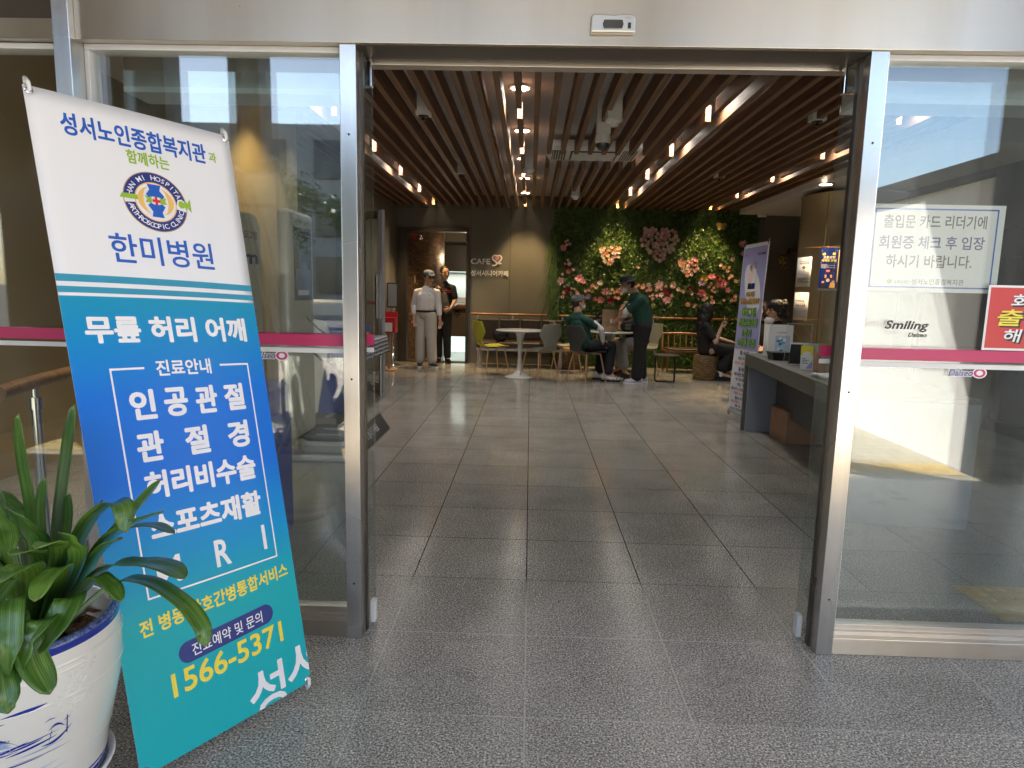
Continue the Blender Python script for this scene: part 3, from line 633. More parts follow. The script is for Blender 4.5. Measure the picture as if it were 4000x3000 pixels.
sL = sidelight(-1.566, -.668, 'clear side pane behind the blue banner', 2.125, .1, .065)
sR = sidelight(1.169, 3.2, 'clear side pane carrying the white and red notices', 2.125, .1, .065)
sLL = sidelight(-3.4, -1.623, 'far left clear pane behind the potted plant', 2.125, .1, .065)
for nm, x0, x1, lab in (('L', -1.5, -.588, 'left sliding glass door pushed open behind the side pane'), ('R', 1.083, 2.0, 'right sliding glass door pushed open behind the side pane')):
    t = thing('sliding_door', lab, 'door', ((x0+x1)/2, 2.5, 0), 'sliding glass doors of the entrance')
    b = MB(); b.box(x0, x1, 2.476, 2.486, .02, 2.09); b.build('pane', 'glass', t)
    xe = x1 if nm == 'L' else x0; s = -1 if nm == 'L' else 1
    b = MB(); b.box(min(xe, xe+s*.05), max(xe, xe+s*.05), 2.466, 2.496, 2.045, 2.14); b.build('hanger', 'chrome', t, bevel=.002)
    b = MB(); b.box(min(xe, xe+s*.02), max(xe, xe+s*.02), 2.462, 2.50, .0, .09); b.build('floor_guide', 'white_plastic', t, bevel=.003)
    b = MB(); b.box(x0+.01 if nm == 'L' else x0, x1 if nm == 'L' else x1-.01, 2.4735, 2.4748, 1.1135, 1.155); b.build('pink_stripe', 'pink_film', t)
    b = MB(); b.box(x0+.01 if nm == 'L' else x0, x1 if nm == 'L' else x1-.01, 2.4735, 2.4748, 1.0875, 1.1045); b.build('white_stripe', 'white_film', t)
for x0, x1, lab in ((-1.55, -.69, 'grey door drive box behind the left pane top'), (1.19, 3.19, 'grey door drive box behind the right pane top')):
    t = thing('drive_box', lab, 'door drive', ((x0+x1)/2, 2.6, 2.04), 'drive boxes over the sliding doors')
    b = MB(); b.box(x0, x1, 2.57, 2.72, 2.06, 3.0); b.build('casing', 'silver', t); b = MB(); b.box(x0, x1, 2.565, 2.73, 2.04, 2.06); b.build('edge', 'white_trim', t)
# the sensor over the doors
t = thing('door_sensor', 'small silver automatic door sensor on the steel header', 'sensor', (.2475, 2.315, 2.195))
def ff(u, v, d): return V((.2475+u, 2.33-d, 2.176+v))
pr = [(-.073, 0), (.073, 0), (.073, .05), (.066, .057), (.03, .058), (0, .055), (-.03, .058), (-.066, .057), (-.073, .05)]
b = MB(); b.prism(pr, ff, 0, .028); b.build('housing', 'silver', t, bevel=.006)
b = MB(); b.prism([(-.03, .012), (.03, .012), (.034, .025), (.03, .038), (-.03, .038), (-.034, .025)], ff, .0285, .032); b.build('lens', 'screen', t, bevel=.002)
b = MB(); b.prism([(.048, .012), (.058, .012), (.058, .03), (.048, .03)], ff, .0285, .03); b.build('button', 'black_plastic', t)
p = Print(lambda u, v, d: ff(u, v, .0285+d)); p.text('BITEA', .04, .042, .058, .047, 'ink_grey', 1, .0); p.build('marking', t)

# ------------------------------------------------------------------ notices and stickers on the glass
def sheet(name, label, cat, x0, x1, z0, z1, y, m='paper', lip=None):
    t = thing(name, label, cat, ((x0+x1)/2, y, z0))
    b = MB(); b.box(x0, x1, y, y+.001, z0, z1); b.build('sheet', m, t)
    return t, plane_map((x0, y, z0), (1, 0, 0), (0, 0, 1), (0, -1, 0))
t, f = sheet('notice', 'white blue bordered notice taped inside the right pane', 'notice', 1.193, 1.655, 1.358, 1.662, 2.409)
p = Print(f, .0003); W_, H_ = .462, .304
p.frame(.012, .014, W_-.022, H_-.014, .005, 'ink_blue')
p.text('출입문 카드 리더기에', .045, .222, .402, .268, 'ink_black', 1, .012); p.text('회원증 체크 후 입장', .035, .15, .402, .196, 'ink_navy', 1, .02); p.text('하시기 바랍니다.', .065, .085, .365, .13, 'ink_black', 1, .015)
p.text('성서노인종합복지관', .162, .026, .345, .047, 'ink_black', 1, .005); p.text('상록수재단', .1, .028, .157, .041, 'ink_grey', 1, .01); p.ring(.085, .036, .005, .009, 1, 'ink_green'); p.disc(.085, .036, .004, .004, 'ink_teal')
p.build('lettering', t)
t, f = sheet('notice', 'red notice with yellow outlined letters on the right pane', 'notice', 1.617, 2.07, 1.158, 1.388, 2.3915, 'paper')
p = Print(f, .0003); p.rect(.008, .008, .445, .222, 'red_sign', 1)
for dx, dy, m, l, bo in ((.006, -.006, 'ink_black', 2, .05), (0, 0, 'ink_black', 3, .055), (0, 0, None, 4, .02)):
    p.text('회원', .085+dx, .152+dy, .215+dx, .2+dy, m or 'ink_white', l, bo, shear=.2); p.text('출 입', .042+dx, .088+dy, .25+dx, .146+dy, m or 'ink_yellow', l, bo, shear=.2); p.text('해 주', .07+dx, .03+dy, .225+dx, .077+dy, m or 'ink_white', l, bo, shear=.2)
p.build('lettering', t)
def sticker(x, z, label, kind):
    t = thing('sticker', label, 'sticker', (x, 2.3943, z), 'district stickers on the panes'); f = plane_map((x, 2.3948, z), (1, 0, 0), (0, 0, 1), (0, -1, 0)); p = Print(f, .0003)
    if kind == 0:
        p.text('Smiling', 0, .004, .15, .044, 'ink_black', 2, .03, shear=.3); p.text('Dalseo', .085, -.014, .15, .002, 'ink_black', 2, .04, shear=.3)
    else:
        p.text('Dalseo', -.003, -.003, .088, .027, 'ink_white', 1, .12, shear=.25); p.text('Dalseo', 0, 0, .085, .024, 'ink_navy', 2, .03, shear=.25)
        p.ring(.108, .012, .0, .026, .75, 'ink_white', 1); p.ring(.108, .012, .012, .021, .75, 'pink_film', 2)
    p.build('lettering', t)
sticker(1.272, 1.212, 'black script sticker on the pane left of the red notice', 0); sticker(1.515, 1.062, 'blue and pink emblem sticker below the right pane stripe', 1); sticker(-1.02, 1.062, 'blue and pink emblem sticker below the left pane stripe', 1)

# ------------------------------------------------------------------ slatted ceiling with its lights
ROWS = {-11: -1.72, 0: -.13, 11: 1.46, 22: 3.05}; ENDS = [5.85+1.455*k for k in range(5)]
t = thing('slat_ceiling', 'dark brown wooden slat ceiling running from the doors to the back wall', 'ceiling', (.6, 7.2, 2.78))
for k in range(-16, 26):
    x = -.13+.1445*k; cuts = []
    if k in ROWS: cuts = [(e-.3, e) for e in ENDS]
    elif 2 <= k <= 9: cuts = [(7.28, 8.06)]
    y = 2.6; segs = []
    for a, c in cuts: segs.append((y, a)); y = c
    segs.append((y, 11.97)); b = MB()
    for a, c in segs:
        b.box(x-.023, x+.023, a, min(c, 7.897) if a < 7.9 < c else c, 2.78, 2.915)
        if a < 7.9 < c: b.box(x-.023, x+.023, 7.9, c, 2.78, 2.915)
    b.build('slat', 'slat_wood', t, bevel=.0015)

def downlight(x, y, warm, label, power, z=2.985):
    t = thing('downlight', label, 'ceiling light', (x, y, z-.025), 'round downlights above the slats')
    b = MB(); b.lathe([(.075, .0), (.1, -.004), (.105, .012), (.075, .02)], (x, y, z), n=24); b.build('rim', 'white_plastic', t)
    b = MB(); b.lathe([(.0, .004), (.074, .004)], (x, y, z-.002), n=24); b.build('lens', 'warm_glow' if warm else 'cool_glow', t)
    l = bpy.data.lights.new('downlight_lamp', 'SPOT'); l.energy = power; l.spot_size = R(76 if warm else 150); l.spot_blend = .65; l.shadow_soft_size = .05
    l.color = (1, .66, .3) if warm else (1, .95, .88)
    o = bpy.data.objects.new('lamp', l); col.objects.link(o); o.location = (x, y, z-.015); o.parent = t; o.matrix_parent_inverse = Matrix.Translation((-x, -y, -z+.025))
rn = {-1.72: 'left', -.13: 'centre', 1.46: 'right of centre', 3.05: 'far right'}; dn = ['nearest the doors', 'second from the doors', 'third from the doors', 'fourth from the doors', 'next to the back wall']
for x in ROWS.values():
    for i, e in enumerate(ENDS):
        warm = i == 4
        downlight(x, e-.13 if not warm else 11.58, warm, f'round downlight in the {rn[x]} slat gap row, {dn[i]}', 56 if warm else 11)
downlight(3.64, 8.56, True, 'warm downlight washing the round gold column', 80, 2.725)
downlight(-2.2, 5.22, True, 'warm downlight over the round column behind the left panes', 60)
downlight(-2.2, 3.3, False, 'added cool downlight brightening the blue cabinet behind the left panes', 48)  # unseen lamp, added to lift the dull machines behind the left panes
# ceiling fittings between the slats
def cassette():
    t = thing('air_conditioner', 'square white ceiling cassette air conditioner in the slat gap', 'air conditioner', (.66, 7.67, 2.86))
    b = MB(); b.rbox((.66, 7.67, 2.9), (1.02, .66, .1), r=.06); b.build('panel', 'white_plastic', t)
    b = MB(); b.box(.4, .92, 7.45, 7.89, 2.838, 2.849)
    for i in range(12): b.box(.42, .9, 7.465+i*.035, 7.48+i*.035, 2.832, 2.87, 1)
    for i in range(9): b.box(.43+i*.055, .44+i*.055, 7.46, 7.88, 2.829, 2.833, 1)
    b.build('grille', ['black_plastic', 'white_plastic'], t)
    for x0, x1, y0, y1 in ((.2, .35, 7.42, 7.92), (.97, 1.12, 7.42, 7.92)):
        b = MB(); b.box(x0, x1, y0, y1, 2.846, 2.849); 
        for i in range(5): b.box(x0+.01+i*.028, x0+.018+i*.028, y0, y1, 2.838, 2.848, 1)
        b.build('louvre', ['black_plastic', 'white_plastic'], t)
cassette()
def dropbox(x, y, z, label, kind):
    nm = {'smoke': 'smoke_detector', 'cam': 'security_camera', 'sprinkler': 'sprinkler_box'}[kind]
    t = thing(nm, label, nm.replace('_', ' '), (x, y, z), 'white boxes hanging between the slats')
    b = MB(); b.box(x-.06, x+.06, y-.05, y+.05, z+.05, 3.0); b.build('box', 'white_plastic', t, bevel=.004)
    if kind == 'smoke':
        b = MB(); b.lathe([(.07, .05), (.07, .03), (.055, .018), (.04, .015), (.035, -.01), (.0, -.014)], (x, y, z), n=20); b.build('sensor', 'white_plastic', t)
    elif kind == 'cam':
        b = MB(); b.lathe([(.065, .05), (.068, .0), (.06, -.02)], (x, y, z), n=20); b.build('housing', 'white_plastic', t)
        b = MB(); b.lathe([(.058, -.02), (.055, -.045), (.035, -.07), (0, -.078)], (x, y, z), n=20); b.build('dome', 'screen', t)
    else:
        b = MB(); b.lathe([(.045, .05), (.045, .044), (.012, .042), (.01, .02), (.025, .018), (.025, .014), (0, .013)], (x, y, z), n=16); b.build('sprinkler_head', 'dark_steel', t)
dropbox(-.925, 5.69, 2.70, 'white sprinkler box left of the nearest downlights', 'sprinkler'); dropbox(.64, 5.6, 2.68, 'white smoke detector in front of the dome camera', 'smoke')
dropbox(.592, 5.96, 2.63, 'white dome camera hanging in front of the cassette unit', 'cam'); dropbox(-.92, 8.7, 2.74, 'white sprinkler box halfway down the left slats', 'sprinkler')
dropbox(.62, 9.93, 2.68, 'white smoke detector behind the cassette unit', 'smoke'); dropbox(2.33, 5.75, 2.72, 'white sprinkler box in the right slats near the doors', 'sprinkler')
dropbox(2.33, 8.6, 2.74, 'white sprinkler box halfway down the right slats', 'sprinkler'); dropbox(-.06, 8.15, 2.72, 'white smoke detector beside the centre light row', 'smoke')
t = thing('ceiling_speaker', 'large round ceiling speaker grille just inside the doors', 'speaker', (-.14, 5.1, 2.98)); b = MB(); b.lathe([(0, .006), (.11, .004), (.125, -.004), (.135, .01)], (-.14, 5.12, 2.985), n=28); b.build('grille', 'grey_plastic', t)
t = thing('security_camera', 'white dome camera on the wall beside the green wall', 'security camera', (3.98, 11.85, 2.7))
b = MB(); b.lathe([(.07, .06), (.08, .05), (.08, .02), (.06, .0)], (4.0, 11.86, 2.69), n=20); b.build('housing', 'white_plastic', t); b = MB(); b.lathe([(.045, .0), (.035, -.03), (0, -.04)], (4.0, 11.86, 2.69), n=16); b.build('dome', 'screen', t)

# ------------------------------------------------------------------ back wall: doorway, cafe sign, rail
t = thing('door_frame', 'black frame around the cafe doorway', 'door frame', (-1.77, 12.0, 0))
b = MB(); b.box(-2.41, -2.25, 11.96, 12.185, 0, 2.42); b.build('jamb', 'bronze_frame', t); b = MB(); b.box(-1.17, -1.12, 11.96, 12.185, 0, 2.42); b.build('jamb', 'bronze_frame', t)
b = MB(); b.box(-2.25, -1.17, 11.96, 12.185, 2.35, 2.42); b.build('head', 'bronze_frame', t)
b = MB(); b.box(-2.25, -1.17, 11.97, 12.18, .0, .012); b.build('threshold', 'bronze_frame', t)
t = thing('brick_wall', 'curved brown brick tile wall inside the cafe doorway', 'wall', (-2.2, 13.2, 0)); b = MB()
b.lathe([(1.3, 0), (1.3, 3.0)], (-3.05, 13.35, 0), n=24, a0=-72, a1=40, uvscale=1.3); b.build('tile_face', 'brick_tile', t)
b = MB(); b.lathe([(1.28, 0), (1.28, 3.0)], (-3.05, 13.35, 0), n=24, a0=-72, a1=40); b.build('core', 'wall_dark', t)
def wp(x, z, d=0): 
    a = R(-x); return V((-3.05+(1.3+d)*math.cos(a), 13.35+(1.3+d)*math.sin(a), z))
for lab, x, y, z, w_, h_, m in (('pale light switch on the brick wall', -2.14, 12.42, 1.2, .07, .12, 'white_plastic'), ('beige door phone on the brick wall above the switch', -2.19, 12.40, 1.5, .06, .13, 'cream_plastic')):
    tag((lambda b: (b.rbox((x, y, z), (w_, .02, h_), r=.008), b.build('wall_switch', m))[1])(MB()), lab, 'switch')
t = thing('emergency_light', 'small twin lamp emergency light inside the doorway top', 'emergency light', (-2.1, 12.3, 2.25)); b = MB(); b.rbox((-2.13, 12.36, 2.28), (.16, .05, .07), r=.01); b.build('body', 'red_plastic', t); b = MB(); b.sph((-2.06, 12.31, 2.26), (.05, .04, .05)); b.build('lamp_head', 'chrome', t)
t = thing('cafe_counter', 'brown cafe counter with lit plinth behind the doorway', 'counter', (-.9, 14.3, 0))
b = MB(); b.box(-1.95, .45, 14.0, 14.5, .34, .94); b.build('front', 'counter', t); b = MB(); b.box(-2.0, .45, 13.94, 14.55, .94, .99); b.build('worktop', 'rail_wood', t)
b = MB(); b.box(-1.9, .45, 14.15, 14.45, 0.0, .34); b.build('plinth', 'strip_glow', t)
p = Print(plane_map((-1.62, 13.998, .74), (1, 0, 0), (0, 0, 1), (0, -1, 0)), .002); p.text('주', 0, 0, .15, .16, 'ink_black', 1, .02); p.build('lettering', t)
t = thing('cafe_back_bar', 'lit back bar niche behind the cafe counter', 'cabinet', (-.8, 15.9, 0))
b = MB(); b.box(-2.7, .45, 15.6, 15.99, 1.75, 2.35); b.build('dark_cupboard', 'wall_dark', t); b = MB(); b.box(-2.7, .45, 15.95, 15.99, .95, 1.75); b.build('splashback', 'white_trim', t)
b = MB(); b.box(-2.6, .4, 15.7, 15.74, 1.735, 1.75); b.build('light_strip', 'strip_glow', t); b = MB(); b.box(-2.7, .45, 15.4, 15.95, .0, .93); b.build('base_cupboard', 'wall_dark', t)
l = bpy.data.lights.new('bar_lamp', 'AREA'); l.energy = 5; l.color = (.85, 1, .93); l.shape = 'RECTANGLE'; l.size = 2.6; l.size_y = .06; o = bpy.data.objects.new('lamp', l); col.objects.link(o); o.location = (-1.1, 15.6, 1.72); o.parent = t; o.matrix_parent_inverse = Matrix.Translation((.8, -15.9, 0))
t = thing('blind', 'grey slatted blind at the back of the cafe', 'blind', (-1.1, 15.9, 1.)); b = MB()
for i in range(16): b.box(-1.35, -.7, 15.9, 15.93, 1.02+i*.04, 1.045+i*.04)
b.build('slats', 'grey_plastic', t)
t = thing('basket', 'small cream wire basket on the cafe counter', 'basket', (-1.4, 14.2, .99)); b = MB()
for z in (1.0, 1.05, 1.1, 1.14): b.box(-1.56, -1.22, 14.07, 14.08, z, z+.018); b.box(-1.56, -1.22, 14.32, 14.33, z, z+.018); b.box(-1.57, -1.56, 14.07, 14.33, z, z+.018); b.box(-1.22, -1.21, 14.07, 14.33, z, z+.018)
for i in range(9): b.box(-1.56+i*.042, -1.55+i*.042, 14.065, 14.07, 1.0, 1.15)
b.box(-1.56, -1.22, 14.08, 14.32, .992, 1.0); b.build('wire', 'cream_plastic', t)
t = thing('pendant_lamp', 'small black pendant lamp over the cafe counter', 'lamp', (-1.28, 14.2, 2.1)); b = MB(); b.tube([(-1.28, 14.2, 2.15), (-1.28, 14.2, 3.0)], .006, n=6); b.lathe([(.02, .16), (.05, .14), (.06, .0)], (-1.28, 14.2, 2.05), n=16); b.build('shade', 'black_plastic', t)
b = MB(); b.sph((-1.28, 14.2, 2.06), .035); b.build('bulb', 'warm_glow', t)
l = bpy.data.lights.new('pendant_lamp', 'POINT'); l.energy = 8; l.color = (1, .72, .42); l.shadow_soft_size = .04; o = bpy.data.objects.new('lamp', l); col.objects.link(o); o.location = (-1.28, 14.2, 1.98); o.parent = t; o.matrix_parent_inverse = Matrix.Translation((1.28, -14.2, -2.1))
t = thing('ceiling_spot', 'warm spot lamp washing the brick wall and doorway', 'lamp', (-1.5, 12.75, 2.9)); b = MB(); b.lathe([(.0, .0), (.045, .0), (.05, .1)], (-1.5, 12.75, 2.88), n=16); b.build('can', 'warm_glow', t)
l = bpy.data.lights.new('wash_lamp', 'SPOT'); l.energy = 16; l.color = (1, .66, .36); l.spot_size = R(100); l.spot_blend = .7; l.shadow_soft_size = .05; o = bpy.data.objects.new('lamp', l); col.objects.link(o); o.location = (-1.5, 12.75, 2.86); o.rotation_euler = (R(8), R(-14), 0); o.parent = t; o.matrix_parent_inverse = Matrix.Translation((1.5, -12.75, -2.9))
# sign
t = thing('cafe_sign', 'white raised cafe lettering with a red heart on the taupe wall', 'sign', (-.75, 11.98, 1.58))
p = Print(plane_map((-1.085, 11.985, 1.56), (1, 0, 0), (0, 0, 1), (0, -1, 0)), .002)
p.text('CAFE', 0, .23, .345, .33, 'ink_white', 1, .03); p.text('성서시니어카페', 0, .02, .675, .125, 'ink_white', 1, .03)
def stroke(p, pts, wd, m, layer):
    L = []; Rr = []
    for i, q in enumerate(pts):
        a = pts[max(i-1, 0)]; c = pts[min(i+1, len(pts)-1)]; dx, dy = c[0]-a[0], c[1]-a[1]; n = math.hypot(dx, dy) or 1
        L.append((q[0]-dy/n*wd, q[1]+dx/n*wd)); Rr.append((q[0]+dy/n*wd, q[1]-dx/n*wd))
    p.put(L+Rr, [(i, i+1, len(pts)+i+1, len(pts)+i) for i in range(len(pts)-1)], m, layer)
S = [(.42+.035*math.cos(R(a)), .345+.03*math.sin(R(a))) for a in range(20, 200, 20)]
hs = [(.475, .375), (.455, .39), (.425, .392), (.395, .375), (.385, .345), (.4, .315), (.43, .295), (.455, .275), (.465, .25), (.45, .222), (.42, .212), (.385, .215)]
h2 = [(.475, .375), (.49, .39), (.52, .392), (.545, .375), (.553, .345), (.54, .315), (.515, .285), (.48, .258), (.475, .252), (.55, .252)]
stroke(p, hs, .013, 'ink_white', 1); stroke(p, h2, .013, 'ink_white', 2)
hp = [(.47+.047*(16*math.sin(x)**3)/16, .338+.045*(13*math.cos(x)-5*math.cos(2*x)-2*math.cos(3*x)-math.cos(4*x))/16) for x in [2*math.pi*i/28 for i in range(28)]]
p.poly(hp, 'petal_rose', 1); o = p.build('lettering', t)
def handrail(x0, x1, z, label):
    t = thing('handrail', label, 'handrail', ((x0+x1)/2, 11.9, z), 'wooden handrails along the back wall')
    b = MB(); b.tube([(x0, 11.95, z), (x0+.03, 11.9, z), (x1-.03, 11.9, z), (x1, 11.95, z)], .021, n=12); b.build('rail', 'rail_wood', t)
    n = max(2, int((x1-x0)/.75)+1)
    for i in range(n):
        x = x0+.12+(x1-x0-.24)*i/(n-1); b = MB(); b.box(x-.015, x+.015, 11.89, 11.91, z-.09, z-.02); b.box(x-.015, x+.015, 11.91, 12.0, z-.09, z-.07); b.build('bracket', 'silver', t)
handrail(-1.06, .44, .905, 'wooden handrail on the taupe wall above the brown booth'); handrail(.47, 3.95, .905, 'long wooden handrail across the green wall')
# left wall things near the doorway
t = thing('glass_door', 'stainless framed glass door standing open at the left wall', 'door', (-2.0, 8.6, 0))
f = plane_map((-2.45, 8.86, 0), V((.62, -.62, 0)).normalized(), (0, 0, 1), V((-.62, -.62, 0)).normalized())
def bar(u0_, u1_, v0_, v1_, nm, m, d0=-.02, d1=.02):
    b = MB(); b.prism([(u0_, v0_), (u1_, v0_), (u1_, v1_), (u0_, v1_)], f, d0, d1); return b.build(nm, m, t)
bar(0, .07, 0, 2.28, 'stile', 'frame_grey'); bar(.78, .87, 0, 2.28, 'stile', 'frame_grey'); bar(.07, .78, 2.18, 2.28, 'top_rail', 'steel_across'); bar(.07, .78, .0, .12, 'bottom_rail', 'steel_across'); bar(.07, .78, .12, 2.18, 'pane', 'glass', -.005, .005); bar(.76, .79, .95, 1.5, 'pull_handle', 'chrome', .03, .055)
bar(.07, .78, 1.113, 1.153, 'pink_stripe', 'pink_film', .006, .007)
def post_sign(x, y, label):
    t = thing('queue_post', label, 'queue post', (x, y, 0)); b = MB(); b.lathe([(0, 0), (.16, 0), (.16, .02), (.03, .04), (.028, .9), (.035, .92), (.035, .98), (0, .99)], (x, y, 0), n=20); b.build('post', 'chrome', t)
    b = MB(); b.box(x-.09, x+.09, y-.012, y+.012, 1.0, 1.42); b.build('sign_frame', 'black_plastic', t); b = MB(); b.box(x-.075, x+.075, y-.015, y-.0125, 1.02, 1.4); b.build('sign_card', 'ink_grey', t)
post_sign(-2.36, 11.3, 'chrome queue post with a black framed card by the doorway')
t = thing('suggestion_box', 'red box holding leaflets on a stand by the left wall', 'box', (-2.28, 10.6, 0))
b = MB(); b.box(-2.4, -2.16, 10.5, 10.75, .62, .86); b.box(-2.4, -2.16, 10.73, 10.75, .86, .95); b.build('box', 'red_plastic', t); b = MB(); b.box(-2.36, -2.2, 10.485, 10.51, .64, .78); b.build('leaflets', 'paper', t); b = MB(); b.box(-2.3, -2.26, 10.6, 10.64, .02, .62); b.box(-2.4, -2.16, 10.48, 10.76, 0, .02); b.build('stand', 'cardboard', t)

# ------------------------------------------------------------------ green wall and its flowers
GX0, GX1 = .39, 3.98
t = thing('green_wall', 'artificial green plant wall from the floor to the ceiling slats', 'plant wall', ((GX0+GX1)/2, 11.95, 0))
b = MB(); b.box(GX0, GX1, 11.94, 11.999, 0, 2.9); b.build('backing', 'wall_leaf', t)
b = MB(); q = random.Random(3)
for _ in range(30000):
    x, z = q.uniform(GX0, GX1), q.uniform(.02, 2.86); y = 11.94-abs(q.gauss(0, .03)); c = V((x+q.gauss(0, .006), y, z))
    d = V((q.gauss(0, 1), q.gauss(-.5, .4), q.gauss(.1, 1))).normalized(); e = d.cross(V((q.gauss(0, .3), -1, q.gauss(0, .3)))).normalized(); s = q.uniform(.012, .034)
    b.add([c-d*s, c+e*s*.42, c+d*s, c-e*s*.42], [(0, 1, 2, 3)])
b.build('foliage', 'wall_leaf', t)
b = MB()
for _ in range(260):
    x = GX0+q.uniform(-.03, .12); z = q.uniform(1.3, 2.5) if _ < 170 else q.uniform(.9, 1.8); p0 = V((x, 11.9, z)); L = q.uniform(.25, .6); dx = q.gauss(-.1, .08); pts = [p0+V((dx*s*L*2, -.06*math.sin(s*2.4), -L*s*s*1.1+.04*s)) for s in (0, .25, .5, .75, 1)]
    for i in range(4):
        a, c = pts[i], pts[i+1]; w_ = .006*(1-i/5); b.add([a-V((w_, 0, 0)), a+V((w_, 0, 0)), c+V((w_*.8, 0, 0)), c-V((w_*.8, 0, 0))], [(0, 1, 2, 3)])
b.build('hanging_fern', 'wall_leaf', t)
def flower_mesh(kind, seed):
    q = random.Random(seed); b = MB()
    if kind == 'rose':
        for ring, (n, tilt, rr, sz) in enumerate(((7, 25, .62, .5), (6, 48, .42, .46), (5, 66, .24, .4), (3, 80, .1, .3))):
            for k in range(n):
                a = 2*math.pi*(k+ring*.5)/n+q.uniform(-.2, .2); T = R(tilt+q.uniform(-8, 8)); d = V((math.cos(a)*math.cos(T), -math.sin(T), math.sin(a)*math.cos(T))); s = V((-math.sin(a), 0, math.cos(a)))
                o = V((math.cos(a)*rr*.4, -.1*ring, math.sin(a)*rr*.4)); up = d.cross(s)
                b.add([o-s*sz*.4, o+s*sz*.4, o+d*sz*.7+s*sz*.62+up*.08, o+d*sz*1.25+up*.02, o+d*sz*.7-s*sz*.62+up*.08], [(0, 1, 2, 3, 4)], smooth=False)
        b.sph((0, -.3, 0), (.3, .3, .3), 8)
    else:
        for ring in range(4):
            n = 12-ring*2
            for k in range(n):
                a = 2*math.pi*(k+q.uniform(-.4, .4))/n; T = R(12+ring*20+q.uniform(-10, 10)); d = V((math.cos(a)*math.cos(T), -math.sin(T), math.sin(a)*math.cos(T))); s = V((-math.sin(a), 0, math.cos(a))); sz = q.uniform(.85, 1.05)*(1-.13*ring)
                b.add([V((0, -.05*ring, 0)), d*sz*.6+s*sz*.17, d*sz+s*sz*.07+V((0, -.06, 0)), d*sz-s*sz*.07+V((0, -.06, 0)), d*sz*.6-s*sz*.17], [(0, 1, 2, 3, 4)])
    me = bpy.data.meshes.new('flower'); me.from_pydata(b.v, [], b.f); return me
FM = {}
for kd in ('rose', 'peony'):
    base = flower_mesh(kd, 5)
    for c in ('pink', 'peach', 'cream', 'red', 'blush', 'purple', 'gold', 'rose'):
        me = base.copy(); me.name = 'flower'; me.materials.append(M['petal_'+c]); FM[kd, c] = me
def flower(t, x, z, r, kd, c, y=11.88):
    o = bpy.data.objects.new('flower', FM[kd, c]); col.objects.link(o); o.location = V((x, y, z))-t.location; o.scale = (r, r, r); o.rotation_euler = (q.uniform(-.35, .15), q.uniform(0, 6.28), q.uniform(-.3, .3)); o.parent = t
def wxy(px, py): return .315+.001628*px, 2.857-.001626*py+.0000366*px
def heart(cx, cz, size, pal, n, label, seed, r0_):
    t = thing('flower_heart', label, 'flower wreath', (cx, 11.9, cz-size), 'heart bouquets on the green wall'); g = random.Random(seed); k = 0; tries = 0; pts = []
    while k < n and tries < 4000:
        tries += 1; x, z = g.uniform(-1.2, 1.2), g.uniform(-1.2, 1.15)
        if (x*x+z*z-1)**3-x*x*z**3 > 0: continue
        r = r0_*g.uniform(.7, 1.15)
        if any(math.hypot((x-a)*size, (z-c)*size) < (r+rr)*.62 for a, c, rr in pts): continue
        pts.append((x, z, r)); flower(t, cx+x*size*.95, cz+z*size*.9, r, g.choice(['rose', 'peony', 'peony']), g.choice(pal), 11.87); k += 1
    b = MB(); b.prism([(cx+size*.8*math.sin(x)**3, cz+size*.75*(13*math.cos(x)-5*math.cos(2*x)-2*math.cos(3*x)-math.cos(4*x))/16) for x in [2*math.pi*i/24 for i in range(24)]], lambda u, v, d: V((u, 11.9+d, v)), 0, .05); b.build('leaf_pad', 'wall_leaf', t)
x, z = wxy(1185, 470); heart(x, z+.02, .3, ['pink', 'blush', 'cream', 'blush', 'cream'], 60, 'large pink and white heart of flowers on the green wall', 4, .055)
x, z = wxy(658, 565); heart(x, z, .165, ['cream', 'cream', 'peach', 'peach', 'blush'], 22, 'small cream and peach heart bouquet left of the large heart', 8, .048)
x, z = wxy(1515, 690); heart(x, z, .165, ['cream', 'peach', 'pink', 'blush'], 20, 'small cream and pink bouquet right of the large heart', 12, .048)
G = {'left': thing('flower_border', 'loose roses and dark red blooms down the left edge of the green wall', 'flowers', (.6, 11.9, .9)), 'mid': thing('flower_border', 'row of pink and peach roses across the green wall above the rail', 'flowers', (1.6, 11.9, .9)), 'right': thing('flower_border', 'roses and peonies on the right side of the green wall', 'flowers', (3., 11.9, .9))}
